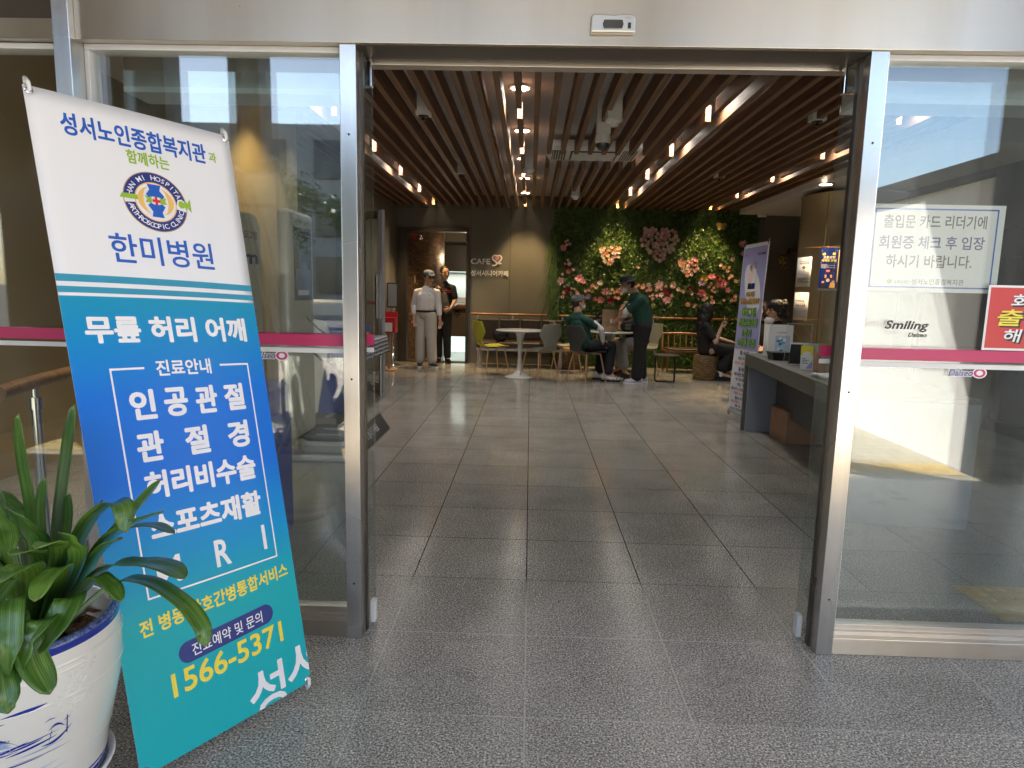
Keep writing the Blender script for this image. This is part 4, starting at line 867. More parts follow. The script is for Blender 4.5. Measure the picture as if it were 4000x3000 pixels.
FL = [(150, 465, 38, 'r', 'rose'), (170, 402, 17, 'r', 'peach'), (187, 435, 19, 'r', 'peach'), (220, 428, 20, 'p', 'purple'), (197, 388, 14, 'r', 'blush'), (205, 600, 18, 'r', 'cream'), (222, 638, 27, 'r', 'blush'), (174, 640, 14, 'r', 'pink'), (215, 720, 26, 'p', 'rose'), (262, 700, 18, 'p', 'blush'), (190, 690, 20, 'p', 'red'), (152, 750, 18, 'r', 'cream'), (330, 798, 44, 'p', 'pink'), (378, 835, 26, 'p', 'rose'), (130, 820, 40, 'p', 'blush'), (205, 865, 14, 'p', 'purple'), (180, 880, 15, 'p', 'purple'), (215, 925, 34, 'p', 'red'), (255, 905, 15, 'r', 'blush'), (285, 912, 17, 'r', 'blush'), (170, 950, 22, 'r', 'peach'), (122, 990, 15, 'r', 'pink'), (160, 995, 22, 'r', 'pink'), (80, 1035, 25, 'r', 'rose'), (75, 930, 15, 'r', 'peach'), (320, 965, 24, 'p', 'blush'), (310, 940, 16, 'p', 'rose'),
 (485, 872, 22, 'r', 'peach'), (406, 935, 21, 'r', 'peach'), (447, 922, 18, 'p', 'pink'), (484, 938, 22, 'r', 'gold'), (566, 842, 28, 'p', 'cream'), (470, 890, 15, 'p', 'pink'), (520, 890, 22, 'p', 'blush'), (440, 995, 27, 'p', 'purple'), (625, 940, 38, 'p', 'pink'), (685, 958, 18, 'r', 'cream'), (698, 918, 20, 'r', 'blush'), (725, 950, 20, 'r', 'peach'), (765, 930, 26, 'p', 'peach'), (790, 905, 20, 'p', 'blush'), (520, 1020, 20, 'p', 'rose'), (575, 1025, 36, 'p', 'rose'), (770, 1012, 24, 'r', 'pink'), (690, 1035, 38, 'p', 'red'), (735, 1000, 20, 'r', 'pink'), (660, 1000, 16, 'p', 'rose'), (800, 960, 22, 'r', 'peach'), (820, 910, 18, 'r', 'pink'), (1040, 862, 13, 'r', 'peach'), (1030, 890, 26, 'p', 'peach'), (1095, 865, 24, 'p', 'blush'), (1205, 868, 42, 'p', 'blush'), (1282, 886, 20, 'r', 'peach'), (1362, 875, 30, 'p', 'blush'), (1110, 912, 26, 'p', 'peach'), (1075, 930, 18, 'r', 'pink'), (1183, 920, 20, 'r', 'peach'), (1230, 915, 18, 'r', 'peach'), (1140, 975, 20, 'r', 'peach'), (1145, 1015, 20, 'r', 'peach'), (1185, 985, 20, 'r', 'pink'), (1232, 973, 27, 'p', 'blush'), (1112, 990, 15, 'r', 'peach'), (1290, 935, 34, 'p', 'red'), (1300, 1030, 38, 'p', 'pink'), (1350, 985, 21, 'r', 'peach'), (1265, 1025, 18, 'r', 'peach'), (1165, 1082, 13, 'r', 'peach'), (1415, 915, 22, 'p', 'cream'), (965, 680, 18, 'p', 'blush'), (950, 890, 20, 'r', 'blush'), (985, 870, 20, 'r', 'peach'),
 (1465, 938, 25, 'r', 'peach'), (1525, 1080, 32, 'r', 'peach'), (1615, 1085, 16, 'p', 'rose'), (1600, 1105, 14, 'p', 'blush'), (1690, 800, 38, 'p', 'gold'), (1770, 780, 33, 'p', 'rose'), (1672, 845, 36, 'p', 'purple'), (1768, 855, 24, 'r', 'peach'), (1750, 890, 19, 'r', 'peach'), (1800, 897, 18, 'r', 'peach'), (1785, 925, 20, 'r', 'peach'), (1808, 940, 17, 'r', 'peach'), (1675, 955, 42, 'p', 'rose'), (1620, 935, 17, 'p', 'red'), (1725, 1005, 25, 'r', 'peach'), (1783, 1000, 19, 'r', 'peach'), (1795, 1050, 30, 'r', 'blush'), (1700, 1025, 26, 'p', 'cream'), (1895, 683, 25, 'r', 'peach'), (1950, 680, 18, 'r', 'peach'), (1935, 718, 21, 'r', 'peach'), (1860, 655, 17, 'p', 'blush'), (1895, 855, 42, 'p', 'rose'), (1980, 775, 24, 'r', 'peach'), (1955, 795, 18, 'r', 'peach'), (1950, 925, 28, 'p', 'rose'), (1920, 1033, 18, 'r', 'pink'), (2000, 1035, 22, 'r', 'peach'), (2035, 990, 25, 'r', 'peach'), (2080, 430, 35, 'p', 'pink'), (2095, 535, 26, 'p', 'pink'), (1980, 590, 22, 'p', 'blush'), (1830, 800, 34, 'p', 'red'), (1850, 870, 30, 'p', 'rose'), (2030, 830, 22, 'p', 'blush'), (2040, 1030, 20, 'r', 'peach'), (1560, 960, 20, 'p', 'blush'), (1540, 900, 20, 'p', 'red')]
for i, (fx, fy, fr, kd, c) in enumerate(FL):
    g = G['left' if fx < 345 else 'mid' if fx < 1440 else 'right']; x, z = wxy(fx, fy); flower(g, x, z, fr*.0021, 'rose' if kd == 'r' else 'peony', c)
for nm, x0, x1 in (('left', .42, .9), ('mid', .9, 2.6), ('right', 2.6, 3.7)):
    b = MB()
    for _ in range(70):
        c = V((q.uniform(x0, x1), 11.89, q.uniform(1.1, 1.6))); a = q.uniform(0, 6.28); d = V((math.cos(a), -.35, math.sin(a))).normalized(); e = d.cross(V((0, -1, 0))).normalized(); L = q.uniform(.06, .14); w_ = L*.16
        b.add([c, c+d*L*.5+e*w_, c+d*L, c+d*L*.5-e*w_], [(0, 1, 2, 3)])
    b.build('leaves', 'wall_leaf', G[nm])
x, z = wxy(1838, 240); t = thing('butterfly_ornament', 'gold wire butterfly ornament high on the green wall', 'ornament', (x, 11.88, z-.07)); b = MB()
for s in (-1, 1):
    for cx, cz, rx, rz in ((.045, .02, .045, .035), (.035, -.04, .03, .03)): b.add([V((x+s*cx+rx*math.cos(R(a)), 11.86+.012*math.cos(R(a))*s, z+cz+rz*math.sin(R(a)))) for a in range(0, 360, 20)], [tuple(range(18))])
b.build('wings', 'petal_gold', t, th=.003); b = MB(); b.caps((x, 11.855, z-.05), .006, (x, 11.855, z+.04), .007, n=8); b.build('body', 'petal_gold', t)

# ------------------------------------------------------------------ blue hospital banner on its X stand
def banner_f(bl, br, tl, tr, h, bow):
    bl, br, tl, tr = V(bl), V(br), V(tl), V(tr); nrm = (br-bl).cross(tl-bl).normalized(); w_ = (br-bl).length
    def f(u, v, d):
        a, c = u/w_, v/h; p = bl.lerp(br, a).lerp(tl.lerp(tr, a), c); return p+nrm*(d+bow*(1-(2*a-1)**2)*(.35+.65*math.sin(math.pi*min(max(c, 0), 1))))
    return f, w_, nrm
def x_stand(t, f, w_, h, nrm, arm, foot):
    j = f(w_/2, h*.42, 0)-nrm*.1
    for u, v in ((.012, .012), (w_-.012, .012), (.012, h-.012), (w_-.012, h-.012)):
        e = f(u, v, 0)-nrm*.006; m_ = j.lerp(e, .5)-nrm*.02; b = MB(); b.tube([j, m_, e], .005, n=8); b.build('arm', arm, t)
        c = f(u, v, .002); b = MB(); up = (f(u, v+.01, 0)-f(u, v, 0)).normalized()*(1 if v > h/2 else -1)
        b.tube([c-nrm*.004-up*.004, c+nrm*.006, c+nrm*.003+up*.018, c-nrm*.01+up*.034, c-nrm*.014+up*.02], [.005, .0055, .006, .006, .005], n=8); b.build('hook', 'white_plastic' if arm == 'white_plastic' else 'black_plastic', t)
        b = MB(); vs = []; du = (f(u+.01, v, 0)-f(u, v, 0)).normalized(); dv = (f(u, v+.01, 0)-f(u, v, 0)).normalized(); n = 16
        for k in range(n):
            a = 2*math.pi*k/n; r_ = du*math.cos(a)+dv*math.sin(a); vs += [c+r_*.006+nrm*.0005, c+r_*.0085+nrm*.002, c+r_*.011+nrm*.0005]
        b.add(vs, [(3*k+i, 3*((k+1) % n)+i, 3*((k+1) % n)+i+1, 3*k+i+1) for k in range(n) for i in (0, 1)]); b.build('eyelet', 'chrome', t)
    b = MB(); b.sph(j, .022, 10); b.build('joint', 'grey_plastic', t); b = MB(); b.tube([j, V(foot)], .006, n=8); b.build('rear_leg', arm, t)
W1, H1 = .546, 1.86
f, w_, nrm = banner_f((-.989, 1.537, .04), (-.692, 1.995, .04), (-1.331, 1.759, 1.833), (-.989, 2.187, 1.803), H1, .012)
W1 = w_
t = thing('banner', 'tall white and blue hospital banner on an X stand by the entrance', 'banner', (-.98, 1.85, 0))
b = MB(); b.grid(lambda a, c: f(a*w_, c*H1, 0), 16, 40); 
for k, u in b.uv.items(): b.uv[k] = [(x, y*H1) for x, y in u]
b.build('sheet', 'sheet_white', t, th=.0009, off=-1)
b = MB(); b.grid(lambda a, c: f(a*w_, c*1.299, .0006), 16, 32)
for k, u in b.uv.items(): b.uv[k] = [(x, y*1.299) for x, y in u]
b.build('blue_panel', 'blue_print', t)
p = Print(f, .0006); p.clip = (0, 0, w_, H1); p.cell = .04
def strip(v0_, v1_, m):
    for i in range(12): p.rect(w_*i/12, v0_, w_*(i+1)/12, v1_, m, 1)
strip(1.338, 1.358, 'ink_teal'); strip(1.308, 1.325, 'ink_teal')
p.text('성서노인종합복지관', .071, 1.745, .46, 1.81, 'ink_blue', 1, .03); p.text('과', .468, 1.757, .493, 1.79, 'ink_green', 1, .03); p.text('함께하는', .223, 1.698, .34, 1.74, 'ink_green', 1, .03)
cx, cy = .284, 1.592; k_ = 1.02
p.ring(cx, cy, .086, .0885, k_, 'ink_gold', 1); p.ring(cx, cy, .058, .086, k_, 'ink_navy', 1, 2, 178); p.ring(cx, cy, .058, .086, k_, 'ink_navy', 1, 188, 348); p.ring(cx, cy, .055, .058, k_, 'ink_orange', 1)
p.arc_text('HAN MI HOSPITAL', cx, cy, .072, .0145, k_, 172, 6, 'ink_white', 2, .01); p.arc_text('ARTHROSCOPIC CLINIC', cx, cy, .072, .0145, k_, 192, 346, 'ink_white', 2, .01, flip=True)
p.poly([(cx-.098, cy+.0), (cx-.05, cy+.0), (cx-.05, cy+.014), (cx-.09, cy+.014)], 'ink_green', 3)
p.poly([(cx-.03, cy-.004), (cx-.012, cy-.004), (cx-.012, cy+.016), (cx-.03, cy+.016), (cx-.024, cy+.006)], 'ink_green', 2); p.poly([(cx+.012, cy-.004), (cx+.03, cy-.004), (cx+.026, cy+.006), (cx+.03, cy+.016), (cx+.012, cy+.016)], 'ink_green', 2)
p.ring(cx+.072, cy+.004, .0, .013, 1.2, 'ink_white', 3); p.ring(cx+.072, cy+.004, .0, .009, 1.3, 'ink_green', 4); p.ring(cx+.085, cy+.004, .0, .007, 1.6, 'ink_green', 4); p.poly([(cx+.09, cy+.0), (cx+.1, cy-.018), (cx+.1, cy+.026), (cx+.09, cy+.01)], 'ink_green', 4)
def mir(L): return L+[(-x, y) for x, y in reversed(L)]
p.poly([(cx+x, cy+y) for x, y in mir([(-.019, .053), (-.014, .036), (-.026, .02), (-.018, .012), (-.008, .016)])][::-1], 'ink_blue', 2)
p.poly([(cx+x, cy+y) for x, y in mir([(-.017, -.046), (-.013, -.03), (-.024, -.012), (-.016, -.004), (-.007, -.008)])], 'ink_blue', 2)
for s in (-1, 1):
    a = [(cx+s*(.047-.0*i), cy+.004+.042*math.sin(R(x))) for i, x in enumerate(())]
    o_ = [(cx+s*.05*math.cos(R(x)), cy+.003+.044*math.sin(R(x))) for x in range(-70, 71, 14)]; i_ = [(cx+s*(.03+.004*math.cos(R(x*2))), cy+.003+.034*math.sin(R(x))) for x in range(70, -71, -14)]
    p.put(o_+i_, [(i, i+1, 20-i, 21-i) for i in range(10)], 'ink_orange', 2)
p.rect(cx-.0035, cy-.009, cx+.0035, cy+.015, 'ink_red', 5); p.rect(cx-.011, cy-.001, cx+.011, cy+.007, 'ink_red', 6)
p.text('한미병원', .14, 1.398, .43, 1.484, 'ink_blue', 1, .016)
w = 'ink_white'
p.text('무릎 허리 어깨', .045, 1.168, .502, 1.246, w, 2, .048); p.text('진료안내', .206, 1.069, .366, 1.117, w, 2, .03)
for u0_, v0_, u1_, v1_ in ((.087, 1.092, .175, 1.098), (.395, 1.092, .491, 1.098), (.087, .45, .0915, 1.092), (.4865, .45, .491, 1.092), (.0915, .45, .4865, .455)):
    n = max(1, int(max(u1_-u0_, v1_-v0_)/.05))
    for i in range(n):
        if u1_-u0_ > v1_-v0_: p.rect(u0_+(u1_-u0_)*i/n, v0_, u0_+(u1_-u0_)*(i+1)/n, v1_, w, 2)
        else: p.rect(u0_, v0_+(v1_-v0_)*i/n, u1_, v0_+(v1_-v0_)*(i+1)/n, w, 2)
def spread(txt, u0_, u1_, v0_, v1_, cw, m=w, bold=.048):
    n = len(txt)
    for i, ch in enumerate(txt):
        u = u0_+(u1_-u0_-cw)*i/(n-1); p.text(ch, u, v0_, u+cw, v1_, m, 2, bold)
spread('인공관절', .122, .461, .948, 1.034, .068); spread('관절경', .122, .457, .828, .914, .072)
p.text('허리비수술', .127, .72, .462, .80, w, 2, .048); p.text('스포츠재활', .122, .602, .462, .682, w, 2, .048)
p.text('M', .12, .476, .187, .553, w, 2, .03); p.text('R', .288, .478, .335, .56, w, 2, .03); p.text('I', .448, .486, .46, .566, w, 2, .03)
p.text('전 병동 간호간병통합서비스', .055, .364, .52, .412, 'ink_yellow', 2, .03, tilt=.05)
n = 20; L = [(.172+.03*math.cos(R(90+180*i/n)), .27+.031*math.sin(R(90+180*i/n))) for i in range(n+1)]+[(.415+.03*math.cos(R(270+180*i/n)), .283+.031*math.sin(R(270+180*i/n))) for i in range(n+1)]
p.poly(L, 'ink_navy', 2); p.text('진료예약 및 문의', .18, .257, .405, .294, w, 3, .008, tilt=.05)
p.text('1566-5371', .112, .168, .468, .236, 'ink_yellow', 2, .03, tilt=.04)
p.text('성', .325, -.035, .452, .125, w, 2, .02); p.text('서', .462, .002, .60, .148, w, 2, .02)
p.build('print', t); x_stand(t, f, w_, H1, nrm, 'white_plastic', (-1.32, 2.2, .0))

# ------------------------------------------------------------------ potted clivia
PX, PY = -1.22, 1.45
t = thing('plant_pot', 'white and blue glazed ceramic pot with painted boats and hills', 'pot', (PX, PY, 0))
pr = [(.0, .1), (.15, .1), (.168, .125), (.172, .15), (.176, .17), (.186, .22), (.203, .29), (.216, .36), (.2215, .42), (.221, .47), (.218, .505), (.217, .51), (.219, .516), (.22, .524), (.215, .531), (.204, .533), (.196, .527), (.194, .515), (.19, .42), (0, .42)]
ms = ['glaze']*10+['glaze_blue', 'glaze_blue', 'glaze_blue', 'glaze_speck', 'glaze_speck', 'glaze_speck']+['glaze']*3
un = sorted(set(ms)); b = MB(); b.lathe(pr, (PX, PY, 0), n=72, mats=[un.index(x) for x in ms]); b.build('body', un, t)
b = MB()
for z, r_ in ((.475, .2225), (.46, .2222), (.395, .2205), (.235, .1895)):
    b.lathe([(r_-.002, z-.004), (r_+.0008, z), (r_-.002, z+.004)], (PX, PY, 0), n=72)
b.build('throwing_rings', 'glaze', t)
def potf(u, v, d):            # u: angle in degrees, v: height
    for (ra, za), (rb, zb) in zip(pr[1:], pr[2:]):
        if za <= v <= zb: r_ = ra+(rb-ra)*(v-za)/max(zb-za, 1e-6); break
    else: r_ = .2
    a = R(u); return V((PX+(r_+d)*math.cos(a), PY+(r_+d)*math.sin(a), v))
p = Print(potf, .0006); q = random.Random(11)
for zz, h_ in ((.148, .006), (.13, .012)):
    for a in range(0, 360, 6): p.rect(a, zz, a+6, zz+h_, 'glaze_blue', 1)
def brush(u, v, du, dv, wd, m, layer=1, n=8, curve=0.):
    pts = [(u+du*i/n, v+dv*i/n+curve*math.sin(math.pi*i/n)) for i in range(n+1)]; ws = [wd*math.sin(math.pi*min(max((i+.3)/(n+.6), 0), 1)) for i in range(n+1)]
    p.put([(a, c+w_) for (a, c), w_ in zip(pts, ws)]+[(a, c-w_) for (a, c), w_ in zip(pts, ws)], [(i, i+1, n+2+i, n+1+i) for i in range(n)], m, layer)
brush(-62, .395, 24, .008, .005, 'glaze_blue'); brush(-78, .372, 20, .012, .003, 'glaze_blue'); brush(-80, .37, 14, .002, .0012, 'glaze_blue', 1, 8, .006)
for i in range(34): brush(q.uniform(-105, -55), q.uniform(.2, .31), q.uniform(14, 44), q.uniform(.0, .02), q.uniform(.0008, .0035), q.choice(['glaze_wash', 'glaze_wash', 'glaze_blue']), 1)
for cx, cy, s in ((-62, .318, 1), (-78, .29, 1.3), (-92, .265, 1.5), (-86, .24, 1.2), (-104, .3, 1.4)):
    for i in range(4): brush(cx-8*s+i*1.2, cy+i*.006*s, (14-i*2)*s, .003, .0045-.0007*i, q.choice(['glaze_blue', 'glaze_wash']), 2, 8, .006*s)
    brush(cx-9*s, cy, 19*s, .0, .0008, 'glaze_blue', 3, 10, .022*s)
    for i in range(6): brush(cx-4*s+i*1.6, cy+.018*s, 1.4, .006, .0012, 'glaze_blue', 3, 3)
brush(-42, .297, 17, .026, .0035, 'glaze_blue', 2, 10, -.011); brush(-38, .302, 2, .03, .004, 'glaze_blue', 2, 8, .0); brush(-38, .33, 9, -.004, .003, 'glaze_blue', 2, 8, .012)
p.put([(-28.2, .305), (-27.6, .305), (-27.6, .352), (-28.2, .352)], [(0, 1, 2, 3)], 'glaze_blue', 2); brush(-30, .342, 4, .004, .001, 'glaze_blue', 2); brush(-40, .355, 6, .002, .0012, 'glaze_blue', 2, 8, .004)
p.build('painting', t)
b = MB()
for (a, z) in ((-14, .455), (-20, .41), (-24, .43), (-17, .385), (-30, .395), (-26, .37)):
    for k in range(9):
        g = R(40*k); b.caps(potf(a+1.5*math.cos(g), z+.006*math.sin(g), -.0008), .0016, potf(a+5*math.cos(g), z+.018*math.sin(g), -.0014), .0026, n=6)
b.build('relief_flowers', 'glaze', t)
t2 = thing('pot_saucer', 'white round saucer stand under the ceramic pot', 'saucer', (PX, PY, 0)); b = MB(); b.lathe([(0, .0), (.13, .0), (.135, .04), (.15, .06), (.185, .118), (.19, .128), (.186, .133), (.172, .12), (.165, .1), (0, .097)], (PX, PY, 0), n=56); b.build('dish', 'white_plastic', t2)
b = MB(); b.lathe([(.192, .425), (.1, .44), (0, .445)], (PX, PY, 0), n=40); b.build('soil', 'soil', t)
b = MB(); q = random.Random(5)
for _ in range(230):
    a, r_ = q.uniform(0, 6.28), .185*math.sqrt(q.random()); c = V((PX+r_*math.cos(a), PY+r_*math.sin(a), .45+q.uniform(0, .025))); rot = Matrix.Rotation(q.uniform(0, 6.28), 3, 'Z') @ Matrix.Rotation(q.uniform(-.6, .6), 3, 'X'); s = q.uniform(.008, .03)
    b.add([c+rot @ V(v) for v in ((-s, -s*.4, 0), (s*.9, -s*.5, .002), (s, s*.3, .004), (-s*.8, s*.5, 0))], [(0, 1, 2, 3)])
b.build('bark_chips', 'bark_chip', t, th=.003)
t = thing('potted_plant', 'clivia plant with long dark green strap leaves in the ceramic pot', 'plant', (PX, PY, .45))
LEAVES = [([(-1.157, 1.47, 0.45), (-1.187, 1.5, 0.758), (-1.199, 1.5, 0.896), (-1.189, 1.48, 1.02)], 0.058), ([(-1.163, 1.49, 0.45), (-1.163, 1.55, 0.729), (-1.15, 1.58, 0.9), (-1.124, 1.58, 1.028)], 0.055), ([(-1.152, 1.436, 0.45), (-0.996, 1.38, 0.753), (-0.892, 1.32, 0.854), (-0.829, 1.28, 0.875), (-0.81, 1.26, 0.826)], 0.05), ([(-1.157, 1.48, 0.45), (-1.005, 1.46, 0.698), (-0.896, 1.42, 0.807), (-0.804, 1.38, 0.902)], 0.04), ([(-1.15, 1.45, 0.45), (-0.95, 1.38, 0.732), (-0.822, 1.3, 0.826), (-0.727, 1.25, 0.875)], 0.05), ([(-1.181, 1.508, 0.45), (-1.002, 1.5, 0.705), (-0.878, 1.45, 0.767), (-0.788, 1.4, 0.771)], 0.035), ([(-1.152, 1.432, 0.45), (-0.919, 1.33, 0.701), (-0.781, 1.25, 0.762), (-0.695, 1.2, 0.779), (-0.645, 1.17, 0.773)], 0.055), ([(-1.153, 1.428, 0.45), (-0.886, 1.3, 0.68), (-0.755, 1.22, 0.741), (-0.643, 1.15, 0.737), (-0.592, 1.12, 0.708), (-0.577, 1.11, 0.673)], 0.04), ([(-1.158, 1.417, 0.45), (-0.938, 1.26, 0.677), (-0.915, 1.2, 0.663), (-0.931, 1.16, 0.615)], 0.062), ([(-1.166, 1.406, 0.45), (-0.992, 1.2, 0.641), (-0.938, 1.15, 0.603), (-0.893, 1.13, 0.551)], 0.062), ([(-1.169, 1.402, 0.45), (-1.011, 1.2, 0.699), (-0.972, 1.14, 0.665), (-0.963, 1.12, 0.594)], 0.056), ([(-1.177, 1.395, 0.45), (-1.046, 1.2, 0.619), (-0.975, 1.12, 0.583), (-0.952, 1.1, 0.529)], 0.055), ([(-1.166, 1.405, 0.45), (-1.141, 1.36, 0.723), (-1.119, 1.32, 0.814), (-1.115, 1.3, 0.902)], 0.07), ([(-1.156, 1.421, 0.45), (-1.052, 1.34, 0.735), (-1.055, 1.3, 0.823), (-1.073, 1.28, 0.865)], 0.045), ([(-1.158, 1.418, 0.45), (-1.018, 1.3, 0.727), (-1.002, 1.24, 0.783), (-1.007, 1.2, 0.795)], 0.045), ([(-1.155, 1.423, 0.45), (-0.981, 1.3, 0.744), (-0.952, 1.24, 0.804), (-0.955, 1.2, 0.811)], 0.045), ([(-1.162, 1.411, 0.45), (-0.996, 1.24, 0.739), (-0.977, 1.16, 0.776), (-0.971, 1.1, 0.776)], 0.055), ([(-1.157, 1.42, 0.45), (-0.964, 1.28, 0.722), (-0.937, 1.2, 0.749), (-0.924, 1.15, 0.727)], 0.045), ([(-1.153, 1.469, 0.45), (-1.089, 1.5, 0.69), (-1.058, 1.52, 0.755), (-1.036, 1.53, 0.799)], 0.04), ([(-1.223, 1.52, 0.45), (-1.289, 1.6, 0.669), (-1.347, 1.62, 0.748), (-1.393, 1.62, 0.784)], 0.05), ([(-1.219, 1.5, 0.45), (-1.245, 1.5, 0.685), (-1.256, 1.48, 0.763), (-1.265, 1.46, 0.86)], 0.05), ([(-1.156, 1.422, 0.45), (-0.955, 1.31, 0.725), (-0.944, 1.28, 0.794), (-0.949, 1.26, 0.821)], 0.04), ([(-1.169, 1.402, 0.45), (-1.004, 1.2, 0.67), (-0.967, 1.16, 0.625), (-0.961, 1.14, 0.561)], 0.045), ([(-1.152, 1.433, 0.45), (-1.058, 1.42, 0.724), (-1.04, 1.42, 0.802), (-1.038, 1.42, 0.851)], 0.042), ([(-1.156, 1.421, 0.45), (-1.171, 1.38, 0.681), (-1.187, 1.34, 0.73), (-1.192, 1.3, 0.736)], 0.055), ([(-1.157, 1.419, 0.45), (-1.076, 1.3, 0.689), (-1.042, 1.2, 0.707), (-1.031, 1.15, 0.676)], 0.055), ([(-1.15, 1.45, 0.45), (-1.139, 1.46, 0.705), (-1.135, 1.46, 0.796), (-1.12, 1.46, 0.875)], 0.05), ([(-1.153, 1.43, 0.45), (-0.965, 1.36, 0.697), (-0.9, 1.33, 0.765), (-0.853, 1.31, 0.79)], 0.04), ([(-1.153, 1.43, 0.45), (-1.131, 1.4, 0.718), (-1.15, 1.38, 0.802), (-1.144, 1.36, 0.872)], 0.05), ([(-1.154, 1.426, 0.45), (-0.925, 1.3, 0.694), (-0.839, 1.24, 0.723), (-0.79, 1.2, 0.707)], 0.038), ([(-1.164, 1.408, 0.45), (-0.948, 1.2, 0.662), (-0.944, 1.15, 0.641), (-0.946, 1.13, 0.596)], 0.05)]
for pts, w_ in LEAVES:
    pts = [V(p_) for p_ in pts]; ctrl = [pts[0]*2-pts[1]]+pts+[pts[-1]*2-pts[-2]]; path = []
    for i in range(1, len(ctrl)-2):
        for s in range(8):
            k = s/8; a, b_, c, d = ctrl[i-1], ctrl[i], ctrl[i+1], ctrl[i+2]
            path.append(.5*((2*b_)+(c-a)*k+(2*a-5*b_+4*c-d)*k*k+(3*b_-a-3*c+d)*k**3))
    path.append(pts[-1]); N = len(path)-1; side0 = None; rows = []
    for i, c in enumerate(path):
        d = (path[min(i+1, N)]-path[max(i-1, 0)]).normalized(); view = V((0, 0, 1.33))-c
        s = d.cross(V((0, 0, 1)))
        if s.length < .35: s = d.cross(V((-.45, -.9, .25)))
        s.normalize()
        if side0 is not None and s.dot(side0) < 0: s = -s
        if side0 is not None: s = (s*.35+side0*.65).normalized()
        side0 = s; up = s.cross(d); k = i/N; wd = w_*.9*min(1, .42+k*2.2)*(1 if k < .72 else max(.04, math.sqrt(max(0, 1-((k-.72)/.28)**2))))
        rows.append([c+s*wd*.5*x+up*(.13*wd*(abs(x)**1.5)) for x in (-1, -.55, 0, .55, 1)])
    b = MB(); vs = [p_ for r_ in rows for p_ in r_]; uvs = [(x, i/N) for i in range(N+1) for x in (0, .225, .5, .775, 1)]
    b.add(vs, [(i*5+j, i*5+j+1, i*5+j+6, i*5+j+5) for i in range(N) for j in range(4)], 0, uvs, True); b.build('leaf', 'strap_leaf', t, th=.0022)

# ------------------------------------------------------------------ lobby: health machines behind the left pane
t = thing('health_kiosk', 'tall cream health kiosk with portrait screen, hand grips and foot plates', 'kiosk', (-1.7, 5.1, 0))
b = MB(); b.rbox((-1.61, 5.28, .025), (.5, .86, .05), r=.03); b.build('base', 'white_plastic', t)
b = MB(); b.rbox((-1.82, 5.12, 1.02), (.1, .55, 1.74), r=.045, n=5); b.build('tower', 'cream_plastic', t, bevel=.01)
b = MB(); b.box(-1.7695, -1.766, 4.93, 5.32, 1.22, 1.77); b.build('screen', 'screen', t)
kf = plane_map((-1.7655, 4.9, 0), (0, 1, 0), (0, 0, 1), (1, 0, 0)); p = Print(kf, .001); p.text('건강을 기록하는 습관 바이오그램', .03, 1.795, .46, 1.83, 'ink_black', 1, .01); p.rect(.06, 1.24, .4, 1.46, 'screen_poster', 1); p.disc(.23, 1.46, .1, .06, 'screen_poster', 1, 24, 0, 180); p.rect(.1, 1.26, .34, 1.3, 'ink_white', 2); p.ring(.07, 1.71, .015, .024, 1, 'ink_green', 1); p.build('lettering', t)
b = MB(); b.rbox((-1.57, 5.1, .1), (.4, .46, .1), r=.08); b.build('step', 'grey_plastic', t); b = MB(); b.rbox((-1.56, 5.1, .165), (.36, .4, .03), r=.08)
b.build('foot_plate', 'dark_rubber', t)
for y in (5.0, 5.2): b = MB(); b.rbox((-1.55, y, .183), (.2, .035, .006), r=.015); b.build('electrode', 'silver', t)
for y0, z1 in ((4.92, .80), (5.2, .92)):
    b = MB(); b.tube([(-1.78, y0, z1+.17), (-1.62, y0-.12, z1+.07), (-1.5, y0-.2, z1)], .008, n=8); b.build('cord_arm', 'black_plastic', t)
    b = MB(); b.caps((-1.52, y0-.19, z1+.012), .018, (-1.34, y0-.3, z1-.1), .013, n=10, flat=.7); b.build('hand_grip', 'white_plastic', t)
t = thing('health_kiosk', 'cream panel kiosk with navy lettering behind the banner edge', 'kiosk', (-1.95, 4.15, 0))
f = plane_map((-2.07, 3.8, 0), V((.235, .70, 0)).normalized(), (0, 0, 1), V((.70, -.235, 0)).normalized())
b = MB(); b.prism([(0, .02), (.74, .02), (.74, 1.7), (.7, 1.79), (.66, 1.8), (0, 1.8)], f, -.1, 0); b.build('panel', 'cream_plastic', t, bevel=.012)
p = Print(f, .001); p.text('건강을 기록하는 습관, 바이오그램', .06, 1.63, .70, 1.685, 'ink_black', 1, .012); p.text('biogram', .08, 1.44, .7, 1.56, 'ink_navy', 2, .05); lines_of_print(p, .5, .98, .68, 1.18, 8, 'ink_grey', 1, .35); p.build('lettering', t)
t = thing('blue_cabinet', 'glossy royal blue cabinet with rounded top edge by the left pane', 'cabinet', (-1.55, 3.4, 0)); b = MB()
b.prism([(-.26, 0), (.26, 0), (.26, .76), (.25, .8), (.22, .825), (.17, .83), (-.26, .83)], lambda u, v, d: V((-1.55+u, 3.2+d, v)), 0, .3); b.build('body', 'blue_plastic', t, bevel=.004)


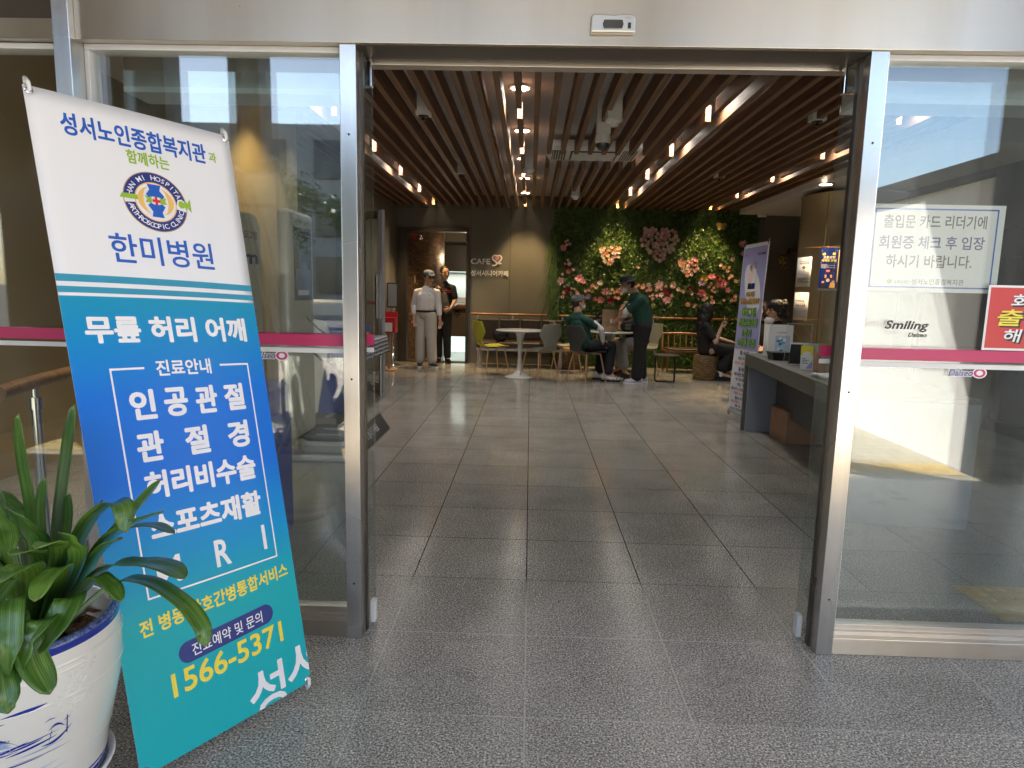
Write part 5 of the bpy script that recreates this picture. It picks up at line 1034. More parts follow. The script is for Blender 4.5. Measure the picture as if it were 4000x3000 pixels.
t = thing('pressure_monitor', 'white arm blood pressure monitor on the blue cabinet', 'monitor', (-1.56, 3.4, .83)); b = MB()
b.rbox((-1.56, 3.36, .92), (.24, .26, .17), r=.06); b.build('body', 'white_plastic', t, bevel=.01); b = MB(); b.lathe([(.06, -.14), (.085, -.13), (.085, .13), (.06, .14)], (-1.53, 3.36, 1.0), n=20, rot=Matrix.Rotation(R(90), 3, 'X')); b.build('arm_tunnel', 'dark_rubber', t)
t = thing('body_scale', 'blue and white standing body scale with tilted tablet on top', 'scale', (-1.6, 6.1, 0))
f = plane_map((-2.2, 6.02, 0), (1, 0, 0), (0, 0, 1), (0, -1, 0))
b = MB(); b.prism([(.08, .1), (.52, .1), (.6, .5), (.6, .98), (.2, .98)], f, -.12, .1); b.build('pedestal', 'blue_plastic', t, bevel=.01)
b = MB(); b.prism([(.0, .1), (.26, .12), (.4, .9), (.36, 1.02), (.0, 1.1)], f, .101, .13); b.build('side_panel', 'white_plastic', t, bevel=.008)
b = MB(); tm = Matrix.Rotation(R(-35), 3, 'X'); b.rbox((-1.87, 5.95, 1.1), (.52, .36, .05), tm, r=.03); b.build('tablet', 'white_plastic', t); b = MB(); b.box(-2.08, -1.66, 5.82, 6.08, 1.126, 1.129, rot=tm, c=(-1.87, 5.95, 1.1)); b.build('screen', 'screen', t)
p = Print(f, .001); p.text('Biogram', .4, .62, .58, .72, 'ink_white', 140, .0); p.build('lettering', t)
b = MB(); b.rbox((-1.87, 5.8, .09), (.5, .42, .18), r=.08); b.build('platform', 'dark_rubber', t)
for x in (-1.97, -1.77): b = MB(); b.rbox((x, 5.78, .184), (.06, .22, .006), r=.02); b.build('electrode', 'silver', t)
t = thing('floor_sign', 'black chalk lettered board tilted on the floor by the kiosk', 'sign', (-1.33, 5.6, 0))
f = plane_map((-1.30, 5.02, .002), (0, 1, 0), V((-.11, 0, .16)).normalized(), V((.16, 0, .11)).normalized())
b = MB(); b.prism([(0, 0), (1.1, 0), (1.1, .19), (0, .19)], f, -.015, 0); b.build('board', 'chalk_board', t); p = Print(f, .001); p.frame(0, 0, 1.1, .19, .008, 'silver', 1); p.text('체중계에 올라가세요', .12, .06, .8, .14, 'ink_white', 2, .0); p.build('lettering', t)
# gingham table by the left wall
t = thing('folding_table', 'folding table with grey legs under the gingham cloth', 'table', (-2.1, 7.5, 0)); b = MB(); b.rbox((-2.1, 7.55, .72), (.62, 1.2, .03), r=.02); b.build('tabletop', 'white_plastic', t)
for x in (-2.36, -1.84):
    for y in (7.02, 8.08): b = MB(); b.tube([(x, y, .0), (x, y, .71)], .016, n=8); b.build('leg', 'silver', t)
for y in (7.02, 8.08): b = MB(); b.tube([(-2.36, y, .3), (-1.84, y, .3)], .01, n=8); b.build('stretcher', 'silver', t)
b = MB()
def cloth(a, c):
    x, y = (a-.5)*1.06, (c-.5)*1.66; ex, ey = max(0, abs(x)-.33), max(0, abs(y)-.62); sx, sy = (1 if x > 0 else -1), (1 if y > 0 else -1)
    drop = max(ex, ey); k = .012*math.sin(c*40+a*7)*drop/.2; return V((-2.1+sx*(min(abs(x), .33)+.07*ex+k*(ex > 0)), 7.55+sy*(min(abs(y), .62)+.07*ey+.012*math.sin(a*38)*ey/.2), .742-drop+.002*math.sin(a*30+c*20)))
b.grid(cloth, 40, 60); 
for k, u in b.uv.items(): b.uv[k] = [(x*1.06, y*1.66) for x, y in u]
tag(b.build('tablecloth', 'gingham', None, th=.002), 'black and white gingham cloth over the folding table', 'tablecloth')
t = thing('tablet_stand', 'white tilted tablet with black screen on the gingham table', 'tablet', (-1.95, 7.2, .745)); tm = Matrix.Rotation(R(-14), 3, 'Y'); b = MB(); b.rbox((-1.95, 7.2, 1.02), (.05, .3, .46), tm, r=.02); b.build('body', 'white_plastic', t); b = MB(); b.rbox((-1.922, 7.2, 1.03), (.012, .26, .44), tm, r=.005); b.build('screen', 'black_plastic', t); b = MB(); b.rbox((-1.97, 7.2, .765), (.2, .24, .04), r=.05); b.build('foot', 'white_plastic', t)
t = thing('sanitiser_tub', 'small dark blue and yellow tub on the gingham table', 'tub', (-1.88, 7.45, .745)); b = MB(); b.lathe([(0, 0), (.055, 0), (.06, .07), (.06, .1)], (-1.87, 7.42, .746), n=20); b.build('body', 'petal_gold', t); b = MB(); b.lathe([(.062, .09), (.064, .16), (0, .165)], (-1.87, 7.42, .746), n=20); b.build('lid', 'blue_plastic', t)
# ramp handrail behind the far left pane
t = thing('ramp_handrail', 'wooden handrail on steel posts behind the far left pane', 'handrail', (-2.25, 3.2, 0)); rl = [(-2.075, 2.49, .885), (-2.11, 2.66, .895), (-2.235, 3.3, .9), (-2.38, 4.05, .905)]
b = MB(); b.tube(rl, .03, n=12); b.build('rail', 'rail_wood', t)
for x, y in ((-2.125, 2.74), (-2.25, 3.38), (-2.36, 3.95)): b = MB(); b.tube([(x, y, 0), (x, y, .8)], .021, n=12); b.tube([(x, y, .78), (x, y, .83)], .028, n=12); b.tube([(x, y, .83), (x, y, .88)], .012, n=8); b.build('post', 'chrome', t)
t = thing('round_column', 'round gold brown column in the lobby behind the left panes', 'column', (-2.6, 5.9, 0)); b = MB(); b.lathe([(.5, 0), (.5, 2.98)], (-2.6, 5.9, 0), n=64); b.build('cladding', 'column_gold', t)
b = MB()
for z in (1.04, 1.985): b.lathe([(.5002, z-.003), (.502, z), (.5002, z+.003)], (-2.6, 5.9, 0), n=64)
b.build('trim_line', 'rail_wood', t)

# ------------------------------------------------------------------ cafe furniture
def shell_chair(label, loc, rz, m):
    t = local('shell_chair', label, 'chair', loc, rz, 'moulded shell chairs of the cafe')
    prof = [(.23, .437, .165), (.215, .452, .19), (.1, .448, .215), (-.05, .438, .21), (-.15, .44, .185), (-.2, .465, .15), (-.228, .52, .125), (-.24, .575, .135), (-.25, .64, .2), (-.258, .69, .232), (-.268, .74, .222), (-.285, .83, .178), (-.288, .848, .165)]
    def fn(a, c):
        x = c*(len(prof)-1); i = min(int(x), len(prof)-2); k = x-i; y, z, w_ = [prof[i][j]*(1-k)+prof[i+1][j]*k for j in range(3)]; s = 2*a-1
        back = max(0, (z-.5)/.35); return V((s*w_, y+.035*s*s*min(1, back*2)+0, z+(.012*s*s if back == 0 else 0)))
    b = MB(); b.grid(fn, 12, 48); b.build('shell', m, t, th=.013, sub=1)
    for sx in (-1, 1):
        for y0, y1 in ((.15, .22), (-.13, -.2)):
            b = MB(); b.tube([(sx*.14, y0, .432), (sx*.15, y0*1.05, .40), (sx*.215, y1, .0)], [.0125, .0125, .008], n=10); b.build('leg', 'leg_copper', t)
    b = MB(); b.tube([(-.14, .15, .42), (.14, .15, .42)], .009, n=8); b.tube([(-.14, -.13, .42), (.14, -.13, .42)], .009, n=8); b.build('under_frame', 'leg_copper', t)
    return t
def face(fx, fy): return math.atan2(-fx, fy)
ch = shell_chair('mustard yellow shell chair at the left of the round white table', (-.60, 10.55, 0), face(.88, .48), 'chair_yellow')
copy_thing(ch, (.17, 10.05, 0), face(-.66, .75), 'sage grey shell chair in front of the booth, turned from the camera', {'shell': 'chair_grey'})
copy_thing(ch, (.62, 11.0, 0), face(.9, .2), 'sage grey shell chair beside the wicker basket at the booth end', {'shell': 'chair_grey'})
copy_thing(ch, (.86, 9.86, 0), face(.78, .62), 'dark charcoal shell chair under the seated man in the grey cap', {'shell': 'chair_dark'})
copy_thing(ch, (1.86, 10.85, 0), face(-.9, -.4), 'grey shell chair behind the standing man in green', {'shell': 'chair_grey'})
def tulip(label, x, y):
    t = local('round_table', label, 'table', (x, y, 0), 0, 'white pedestal tables of the cafe'); b = MB(); b.lathe([(0, .712), (.34, .712), (.375, .722), (.38, .73), (.376, .736), (0, .737)], n=48); b.build('tabletop', 'table_white', t)
    b = MB(); b.lathe([(.0, 0), (.235, 0), (.24, .006), (.19, .02), (.1, .05), (.055, .11), (.036, .22), (.032, .34), (.04, .5), (.06, .64), (.085, .711), (0, .7115)], n=36); b.build('pedestal', 'table_white', t); return t
tt = tulip('round white pedestal table between the yellow and grey chairs', -.14, 10.2); copy_thing(tt, (1.26, 10.32, 0), 0, 'round white pedestal table holding the brown paper bag')
t = thing('booth_seat', 'dark brown padded booth seat along the taupe wall under the handrail', 'bench', (-.2, 11.6, 0))
for i in range(4):
    x = -.73+i*.375; b = MB(); b.rbox((x, 11.78, .65), (.355, .1, .36), r=.03); b.build('back_cushion', 'leather', t, bevel=.015); b = MB(); b.rbox((x, 11.52, .40), (.365, .48, .1), r=.03); b.build('seat_cushion', 'leather', t, bevel=.015)
b = MB(); b.box(-.91, .59, 11.3, 11.76, .3, .345); b.build('frame', 'frame_grey', t)
for x in (-.87, .55):
    for y in (11.34, 11.72): b = MB(); b.box(x-.025, x+.025, y-.02, y+.02, 0, .3); b.build('leg', 'frame_grey', t)
t = thing('handbag', 'black handbag lying on the booth seat behind the table', 'bag', (-.5, 11.45, .45)); b = MB(); b.sph((-.5, 11.42, .56), (.15, .08, .115), 14); b.build('body', 'bag_black', t, remesh=.012); b = MB(); b.tube([(-.6, 11.42, .64), (-.55, 11.44, .76), (-.44, 11.44, .76), (-.4, 11.42, .64)], .01, n=8); b.build('strap', 'cloth_black', t)
def pouf(label, x, y, r_, h):
    t = local('wicker_pouf', label, 'pouf', (x, y, 0), 0, 'woven wicker poufs'); b = MB(); b.lathe([(r_*.9, 0), (r_*.98, .02), (r_, .1), (r_*1.01, h*.5), (r_, h*.85), (r_*.96, h-.02), (r_*.85, h)], n=40, uvscale=r_); b.build('weave', 'wicker', t)
    b = MB()
    for k in range(7): 
        a = r_*(.88-k*.125); b.lathe([(a, h-.004), (a-.01*.5, h+.008), (a-r_*.12, h-.004)], n=32, uvscale=.2)
    b.build('lid', 'wicker', t); return t
pouf('round wicker pouf under the woman with long black hair', 2.80, 10.46, .185, .385); pouf('round wicker basket pouf behind the grey chairs by the booth', .70, 11.5, .2, .36)
t = thing('side_table', 'low round black side table with thin metal legs', 'side table', (2.12, 10.15, 0)); b = MB(); b.lathe([(0, .395), (.2, .395), (.205, .402), (.2, .41), (0, .41)], (2.12, 10.15, 0), n=36); b.build('tabletop', 'chair_dark', t)
for x, y in ((1.98, 10.28), (2.27, 10.2), (2.22, 10.0)): b = MB(); b.tube([(x, y, .0), (x, y, .395)], .012, n=8); b.build('leg', 'dark_steel', t)
b = MB(); b.tube([(1.98, 10.28, .012), (1.96, 10.02, .012), (2.22, 10.0, .012)], .012, n=8); b.build('foot_bar', 'dark_steel', t)
def spindle(x0, x1, y, label):
    t = thing('spindle_bench', label, 'bench', ((x0+x1)/2, y, 0), 'wooden spindle benches by the green wall'); b = MB(); b.box(x0, x1, y-.24, y+.2, .345, .385); b.build('seat_frame', 'bench_wood', t, bevel=.006); b = MB(); b.rbox(((x0+x1)/2, y-.02, .4), (x1-x0-.06, .42, .04), r=.03); b.build('cushion', 'leather', t)
    b = MB(); b.tube([(x0, y+.24, .65), ((x0+x1)/2, y+.25, .655), (x1, y+.24, .65)], .02, n=10, flat=.7); b.build('top_rail', 'rail_wood', t)
    n = int((x1-x0)/.11)
    for i in range(n+1): x = x0+.02+(x1-x0-.04)*i/n; b = MB(); b.tube([(x, y+.19, .385), (x, y+.24, .64)], .009 if 0 < i < n else .016, n=8); b.build('spindle', 'rail_wood', t)
    for x in (x0+.04, x1-.04):
        for yy in (y-.2, y+.17): b = MB(); b.tube([(x, yy, .345), (x, yy, 0)], [.02, .015], n=8); b.build('leg', 'bench_wood', t)
spindle(2.32, 2.98, 11.4, 'wooden spindle back bench behind the woman on the pouf'); spindle(.95, 1.95, 11.35, 'wooden spindle back bench behind the table with the paper bag')
t = thing('paper_bag', 'brown kraft paper carrier bag standing on the white table', 'bag', (1.24, 10.15, .737)); c, s = math.cos(R(-28)), math.sin(R(-28))
def bf(x, y, z): return V((1.235+x*c-y*s, 10.2+x*s+y*c, .738+z))
b = MB(); w_, d_, h_ = .105, .065, .34; vs = [bf(x, y, z) for z, k in ((0, 1), (h_*.5, .97), (h_, .98)) for x, y in ((-w_*k, -d_*k), (0, -d_*k), (w_*k, -d_*k), (w_*k*.96, 0), (w_*k, d_*k), (0, d_*k), (-w_*k, d_*k), (-w_*k*.94, 0))]
b.add(vs, [tuple(range(7, -1, -1))]+[(r_*8+i, r_*8+(i+1) % 8, r_*8+8+(i+1) % 8, r_*8+8+i) for r_ in (0, 1) for i in range(8)]); b.build('body', 'kraft', t, th=.002)
for y in (-.05, .05): b = MB(); b.tube([bf(-.045, y, h_-.01), bf(-.04, y*.8, h_+.07), bf(0, y*.6, h_+.12), bf(.04, y*.8, h_+.07), bf(.045, y, h_-.01)], .0035, n=8); b.build('handle', 'kraft', t)
b = MB(); b.add([bf(.03, -.0662, .14), bf(.06, -.0662, .14), bf(.06, -.0662, .2), bf(.03, -.0662, .2)], [(0, 1, 2, 3)]); b.build('label_tag', 'paper', t)
t = thing('plastic_bag', 'glossy black plastic bag tied up beside the paper bag', 'bag', (1.05, 10.35, .737)); b = MB(); q = random.Random(2)
b.sph((1.06, 10.35, .83), (.075, .07, .095), 14)
for _ in range(16): a = q.uniform(0, 6.28); b.sph((1.06+.05*math.cos(a), 10.35+.05*math.sin(a), .79+q.uniform(0, .12)), q.uniform(.018, .035), 8)
b.caps((1.06, 10.35, .9), .03, (1.05, 10.35, 1.0), .012, n=8); b.caps((1.06, 10.35, .97), .02, (1.1, 10.34, 1.04), .006, n=8); b.caps((1.05, 10.35, .97), .02, (1.01, 10.35, 1.03), .006, n=8); b.build('body', 'bag_black', t, remesh=.008)
t = thing('drink_table', 'small dark round table between the seated women behind the lilac banner', 'table', (3.42, 10.2, 0)); b = MB(); b.lathe([(0, .58), (.26, .58), (.265, .595), (0, .605)], (3.5, 10.2, 0), n=28); b.build('tabletop', 'bench_wood', t); b = MB(); b.lathe([(0, 0), (.2, 0), (.2, .015), (.03, .03), (.03, .58)], (3.5, 10.2, 0), n=20); b.build('pedestal', 'dark_steel', t)
t = thing('menu_card', 'cream framed menu card standing on the dark round table', 'card', (3.36, 10.15, .605)); b = MB(); b.box(3.26, 3.42, 10.15, 10.17, .606, .82); b.build('frame', 'easel_wood', t); b = MB(); b.box(3.272, 3.408, 10.146, 10.15, .62, .806); b.build('card', 'paper', t)

# ------------------------------------------------------------------ reception desk and what stands on it
DA = math.atan2(2.145-1.93, 6.56-4.23)          # the desk runs slightly askew
def df(u, v, z): return V((2.145-u*math.sin(DA)+v*math.cos(DA), 6.56-u*math.cos(DA)-v*math.sin(DA), z))   # u along the desk towards the doors, v into the desk
t = thing('reception_desk', 'long dark grey reception desk with end panel toned as daylit by the right jamb', 'desk', tuple(df(1.3, .3, 0)))
def dbox(nm, m, u0_, u1_, v0_, v1_, z0, z1, bv=.003):
    b = MB(); b.add([df(u, v, z) for z in (z0, z1) for v in (v0_, v1_) for u in (u0_, u1_)], [(0, 2, 3, 1), (4, 5, 7, 6), (0, 1, 5, 4), (2, 6, 7, 3), (0, 4, 6, 2), (1, 3, 7, 5)]); return b.build(nm, m, t, bevel=bv)
dbox('worktop', 'desk_top', 0, 2.75, 0, .7, .745, .772); dbox('fascia', 'desk_top', 0, 2.75, .0, .03, .655, .745); dbox('end_panel', 'desk_end_daylit', .035, .075, .032, .7, 0, .745); dbox('end_edge', 'desk_top', .0, .034, .0, .7, 0, .655); dbox('modesty_panel', 'desk_front', .08, 2.7, .3, .33, .23, .744); dbox('end_panel', 'desk_end_daylit', 2.7, 2.74, .032, .7, 0, .745)
t = thing('cardboard_box', 'plain brown cardboard box pushed under the reception desk', 'box', (2.52, 6.1, 0)); b = MB(); b.box(2.36, 2.70, 5.93, 6.34, 0, .3); b.build('body', 'cardboard', t, bevel=.003); b = MB(); b.box(2.35, 2.53, 5.925, 6.345, .301, .305, rot=Matrix.Rotation(R(-8), 3, 'Y')); b.box(2.532, 2.71, 5.925, 6.345, .301, .305, rot=Matrix.Rotation(R(6), 3, 'Y')); b.build('flap', 'cardboard', t)
def stand_sheet(nm, label, cat, u, v, w_, h_, turn, lean, m, thick=.003, z=.772):
    """a card standing on the desk: returns thing, print map"""
    o = df(u, v, z); a = V((math.cos(turn), math.sin(turn), 0)); n = V((math.sin(turn), -math.cos(turn), 0)); up = (V((0, 0, 1))-n*math.tan(lean)).normalized(); n2 = a.cross(up)
    t = thing(nm, label, cat, o); f = plane_map(o, a, up, n2); b = MB(); b.prism([(0, 0), (w_, 0), (w_, h_), (0, h_)], f, -thick, 0); b.build('sheet', m, t); return t, f
TN = R(-8)
for i, (u, v, lab) in enumerate(((.28, .10, 'rearmost white booklet of the pair on the desk'), (.36, .12, 'front white booklet with a sky blue cover picture on the desk'))):
    t, f = stand_sheet('booklet', lab, 'booklet', u, v+.0, .215, .3, TN, R(4), 'paper', .022); p = Print(f, .0006)
    if i: 
        p.rect(.06, .035, .19, .2, 'ink_teal', 1); p.rect(.06, .035, .19, .2, 'paper_pale_blue', 2)
        g = random.Random(3)
        for _ in range(9): p.disc(g.uniform(.085, .165), g.uniform(.06, .175), g.uniform(.01, .022), g.uniform(.008, .018), g.choice(['ink_teal', 'ink_white', 'ink_teal']), 3)
        p.text('달서문화안내', .095, .222, .16, .236, 'ink_black', 1, .01); p.disc(.08, .229, .006, .009, 'ink_orange', 1)
    else: p.text('달서문화', .12, .27, .19, .282, 'ink_black', 1, .01)
    p.build('print', t)
t = thing('desk_tray', 'small black plastic basket tray on the desk', 'tray', df(.62, .14, .772)); b = MB()
for z, e in ((.774, 0), (.80, .006), (.83, .012)): pass
o = df(.62, .15, .772); b.prism([(-.07, 0), (.07, 0), (.085, .065), (-.085, .065)], lambda u, v, d: o+V((u, d, v)), -.07, .07); b.box(o.x-.09, o.x+.09, o.y-.075, o.y+.075, o.z+.06, o.z+.07); b.build('body', 'black_plastic', t)
t, f = stand_sheet('acrylic_holder', 'tall leaning clear acrylic sheet holder on the desk', 'sign holder', .95, .1, .2, .36, R(-25), R(22), 'clear_acrylic', .003)
b = MB()
for u0_, u1_, v0_, v1_ in ((0, .003, 0, .36), (.197, .2, 0, .36), (.003, .197, .357, .36)): b.prism([(u0_, v0_), (u1_, v0_), (u1_, v1_), (u0_, v1_)], f, .001, .0035)
b.build('edge', 'grey_plastic', t)
t, f = stand_sheet('desk_calendar', 'standing desk calendar with an autumn landscape picture', 'calendar', 1.02, .13, .15, .19, R(-14), R(18), 'paper', .004); p = Print(f, .0006)
p.rect(.012, .03, .138, .175, 'ink_grey', 1); p.rect(.012, .12, .138, .175, 'lilac', 2); g = random.Random(6)
for _ in range(40): p.disc(g.uniform(.03, .12), g.uniform(.045, .15), g.uniform(.005, .016), g.uniform(.006, .014), g.choice(['ink_gold', 'ink_gold', 'cardboard', 'ink_grey']), 3)
p.build('print', t); f0 = df(1.02, .13, .772); b = MB(); b.prism([(-.002, .0), (-.002, .17), (-.09, 0)], lambda u, v, d: f0+V((d*math.cos(R(-14))-u*math.sin(R(-14))*-1, d*math.sin(R(-14))-u, v)), .0, .15); b.build('easel_back', 'black_plastic', t)
t = thing('picture_easel', 'small wooden easel with a framed card on the desk', 'easel', df(1.3, .2, .772)); o = df(1.3, .2, .772); b = MB()
for x in (-.05, .05): b.tube([o+V((x, -.03, 0)), o+V((x*.25, .02, .17))], .006, n=8)
b.tube([o+V((0, .09, 0)), o+V((0, .02, .16))], .006, n=8); b.tube([o+V((-.055, -.03, .04)), o+V((.055, -.03, .04))], .006, n=8); b.build('legs', 'easel_wood', t); b = MB(); b.box(o.x-.06, o.x+.06, o.y-.02, o.y-.012, o.z+.045, o.z+.2, rot=Matrix.Rotation(R(-14), 3, 'X')); b.build('framed_card', 'paper', t)
t = thing('leaflet_holder', 'brown cardboard leaflet holder with fanned yellow and green leaflets', 'leaflet holder', df(1.6, .2, .772)); o = df(1.62, .17, .772); b = MB(); b.prism([(0, 0), (.2, 0), (.2, .10), (0, .17)], lambda u, v, d: o+V((d, -u+.1, v)), 0, .012); b.prism([(0, 0), (.2, 0), (.2, .06), (0, .11)], lambda u, v, d: o+V((d, -u+.1, v)), .08, .09); b.box(o.x, o.x+.09, o.y-.1, o.y+.1, o.z, o.z+.008); b.build('holder', 'cardboard', t)
for i, (m1, m2) in enumerate((('ink_green', 'paper'), ('paper', 'ink_yellow'), ('paper', 'ink_gold'), ('ink_lime', 'paper'))):
    t_, f = stand_sheet('leaflet', ['green headed leaflet in the brown holder', 'white leaflet with yellow band in the brown holder', 'white leaflet with gold band in the brown holder', 'lime green leaflet at the back of the holder'][i], 'leaflet', 1.52+i*.045, .2+.012*i, .1, .2-.01*i, R(-10), R(10+3*i), m1, .002, .79); p = Print(f, .0006); p.rect(.004, .12, .096, .17, m2, 1); lines_of_print(p, .01, .03, .09, .1, 5, 'ink_grey', 1, .4, i); p.build('print', t_)
t_, f = stand_sheet('leaflet', 'white and yellow leaflet with purple pattern leaning in the black clip', 'leaflet', 1.4, .1, .09, .2, R(-20), R(24), 'paper', .002); p = Print(f, .0006); p.rect(.0, .12, .09, .2, 'ink_yellow', 1); p.disc(.045, .13, .03, .02, 'ink_white', 2); p.poly([(.04, .01), (.085, .01), (.085, .08)], 'lilac', 1); lines_of_print(p, .01, .05, .06, .1, 4, 'ink_black', 3, .5, 4); p.build('print', t_)
t = thing('brochure_pile', 'pile of white brochures lying on the desk corner', 'brochures', df(1.95, .12, .772)); b = MB(); g = random.Random(9)
for i in range(6): o = df(1.95, .16, .773+i*.004); b.box(o.x-.1, o.x+.1, o.y-.14, o.y+.14, o.z, o.z+.0035, rot=rotz(R(g.uniform(-9, 9))))
b.build('sheets', 'paper', t)

# ------------------------------------------------------------------ lilac X banner, column, posters, branch
f, w_, nrm = banner_f((2.25, 7.33, .04), (2.35, 6.86, .04), (2.33, 7.4, 1.878), (2.43, 6.93, 1.895), 1.84, .006)
t = thing('banner', 'narrow white and lilac course banner on a black X stand by the desk', 'banner', (2.34, 7.1, 0)); b = MB(); b.grid(lambda a, c: f(a*w_, c*1.84, .004*math.sin(c*9+a*2)), 8, 30); b.build('sheet', 'cloth_white', t, th=.0009, off=-1)
p = Print(f, .0014); g = lambda v: 1.84-v
for i in range(10): p.rect(.012, .93+.87*i/10, w_-.012, .93+.87*(i+1)/10, 'lilac', 4)
p.text('달서구청', .03, 1.71, .12, 1.73, 'ink_red', 5, .02); p.text('달서노인문화대학', .3, 1.71, .45, 1.735, 'ink_black', 5, .02)
for x, m1, m2, h_ in ((.2, 'petal_blush', 'ink_black', .27), (.27, 'ink_white', 'ink_navy', .31)):
    p.poly([(x-.03, 1.47), (x+.03, 1.47), (x+.035, 1.36), (x-.035, 1.36)][::-1], m2, 5); p.poly([(x-.04, 1.42), (x+.04, 1.42), (x+.035, 1.36+h_*.68), (x-.03, 1.36+h_*.68)], m1, 6); p.disc(x, 1.36+h_*.8, .026, .03, 'skin_pale', 7); p.disc(x, 1.36+h_*.87, .027, .022, 'ink_grey', 8)
def outlined(txt, a, b_, c, d, m, o_='ink_black', bo=.03): p.text(txt, a-.004, b_-.003, c+.004, d+.003, o_, 5, bo+.05); p.text(txt, a, b_, c, d, m, 7, bo)
outlined('2023년', .15, 1.285, .31, 1.335, 'ink_orange'); outlined('달서구노인문화대학', .04, 1.205, .42, 1.26, 'ink_orange'); outlined('에버그린', .09, 1.075, .38, 1.165, 'ink_lime'); outlined('평생교육과정', .05, .955+.01, .42, 1.05, 'ink_lime')
for i in range(6): p.rect(.012, .72+.21*i/6, w_-.012, .72+.21*(i+1)/6, 'lilac', 4)
outlined('2학기', .14, .855, .33, .94, 'ink_lime'); outlined('수강생 모집', .06, .75, .42, .835, 'ink_lime')
p.text('접 수 일', .15, .655, .33, .7, 'ink_navy', 5, .05); p.text('2023. 8. 9.(수)', .12, .595, .37, .635, 'ink_black', 5, .03); p.text('오전 9시 ~ 접수 마감시 까지', .05, .545, .43, .58, 'ink_red', 5, .02)
p.text('준 비 물', .15, .475, .33, .52, 'ink_navy', 5, .05); p.text('복지관 회원증', .07, .42, .37, .46, 'ink_black', 5, .03); p.text('수강료', .1, .37, .3, .405, 'ink_black', 5, .03); p.text('자 격', .15, .31, .33, .35, 'ink_navy', 5, .05); p.text('달서구 노인문화대학', .04, .265, .43, .3, 'ink_black', 5, .02); p.text('대상 누구나', .1, .22, .35, .25, 'ink_red', 5, .02)
p.text('접수기간', .13, .165, .33, .2, 'ink_navy', 5, .05); p.text('대강당 - 2023', .05, .13, .4, .155, 'ink_red', 5, .02); p.text('접 수 처', .15, .085, .33, .115, 'ink_navy', 5, .05); p.text('성서노인종합복지관', .05, .05, .43, .075, 'ink_black', 5, .02); p.build('print', t); x_stand(t, f, w_, 1.84, nrm, 'dark_steel', (2.75, 7.25, 0))
CX, CY, CR = 4.3, 9.2, .637
t = thing('round_column', 'large round column clad in gold brown panels behind the desk', 'column', (CX, CY, 0)); b = MB(); b.lathe([(CR, 0), (CR, 2.66), (CR+.012, 2.664), (CR+.012, 2.68), (CR-.05, 2.69)], (CX, CY, 0), n=72); b.build('cladding', 'column_gold', t)
b = MB()
for z in (1.04, 1.985): b.lathe([(CR+.0002, z-.003), (CR+.002, z), (CR+.0002, z+.003)], (CX, CY, 0), n=72)
b.build('trim_line', 'rail_wood', t); b = MB()
for a in (-142, -190, -95, -40): b.box(CX+CR*math.cos(R(a))-.003, CX+CR*math.cos(R(a))+.003, CY+CR*math.sin(R(a))-.003, CY+CR*math.sin(R(a))+.003, 0, 2.66)
b.build('seam', 'wall_dark', t)
def colf(u, v, d): a = R(u); return V((CX+(CR+d)*math.cos(a), CY+(CR+d)*math.sin(a), v))
def col_poster(label, a0, a1, z0, z1, m):
    t = thing('poster', label, 'poster', colf((a0+a1)/2, z0, .003), 'posters taped to the round column'); b = MB(); b.grid(lambda a, c: colf(a0+(a1-a0)*a, z0+(z1-z0)*c, .003), 8, 1, smooth=True); b.build('sheet', m, t, th=.001)
    s = (a1-a0); return t, Print(lambda u, v, d: colf(a0+s*u, z0+(z1-z0)*v, .003+d), .0012)
t, p = col_poster('navy traffic safety poster with yellow heading on the column', -145.2, -112, 1.425, 1.972, 'paper')
for i in range(8): p.rect(i*.062, .045, (i+1)*.062+.001, 1, 'ink_navy', 1); p.rect(.5+i*.062, .045, .5+(i+1)*.062+.001, 1, 'ink_navy', 1)
p.rect(.6, .2, .98, .94, 'ink_orange', 2); p.rect(.615, .215, .965, .925, 'paper', 3); lines_of_print(p, .64, .25, .94, .88, 14, 'ink_grey', 4, .35, 3)
p.rect(.03, .925, .56, .935, 'ink_white', 2); p.disc(.12, .855, .05, .028, 'ink_yellow', 2); p.disc(.46, .855, .05, .028, 'ink_yellow', 2); p.rect(.12, .827, .46, .883, 'ink_yellow', 2); p.text('교통안전', .1, .745, .5, .805, 'ink_white', 2, .05); p.text('베테랑 교실', .05, .675, .55, .735, 'ink_yellow', 2, .05); p.rect(.03, .645, .56, .655, 'ink_white', 2); lines_of_print(p, .04, .53, .52, .63, 4, 'ink_white', 2, .35, 5)
p.disc(.3, .46, .07, .035, 'ink_red', 2); p.rect(.245, .452, .355, .468, 'ink_white', 3); p.rect(.4, .44, .54, .49, 'ink_black', 2); p.rect(.2, .3, .45, .37, 'ink_orange', 2); p.disc(.32, .24, .06, .04, 'petal_blush', 2); p.poly([(.06, .06), (.26, .06), (.22, .18), (.1, .18)], 'ink_black', 2); p.disc(.16, .2, .05, .025, 'skin_pale', 3); p.poly([(.38, .06), (.56, .06), (.56, .18), (.42, .19)], 'ink_orange', 2); p.disc(.5, .21, .05, .025, 'skin_pale', 3); p.build('print', t)
t, p = col_poster('pale blue course notice high on the column edge', -191, -157, 1.47, 1.865, 'paper'); p.rect(.05, .84, .95, .9, 'paper_pale_blue', 1); p.text('달서구노인문화대학', .3, .85, .92, .89, 'ink_navy', 2, .02); p.text('평생교육과정', .3, .77, .92, .82, 'ink_navy', 2, .03); p.disc(.62, .65, .1, .05, 'ink_navy', 1); lines_of_print(p, .2, .42, .95, .58, 5, 'ink_grey', 1, .4, 6); lines_of_print(p, .2, .14, .95, .32, 5, 'ink_black', 1, .4, 7); p.rect(.03, .03, .97, .1, 'paper_pale_blue', 1); p.build('print', t)
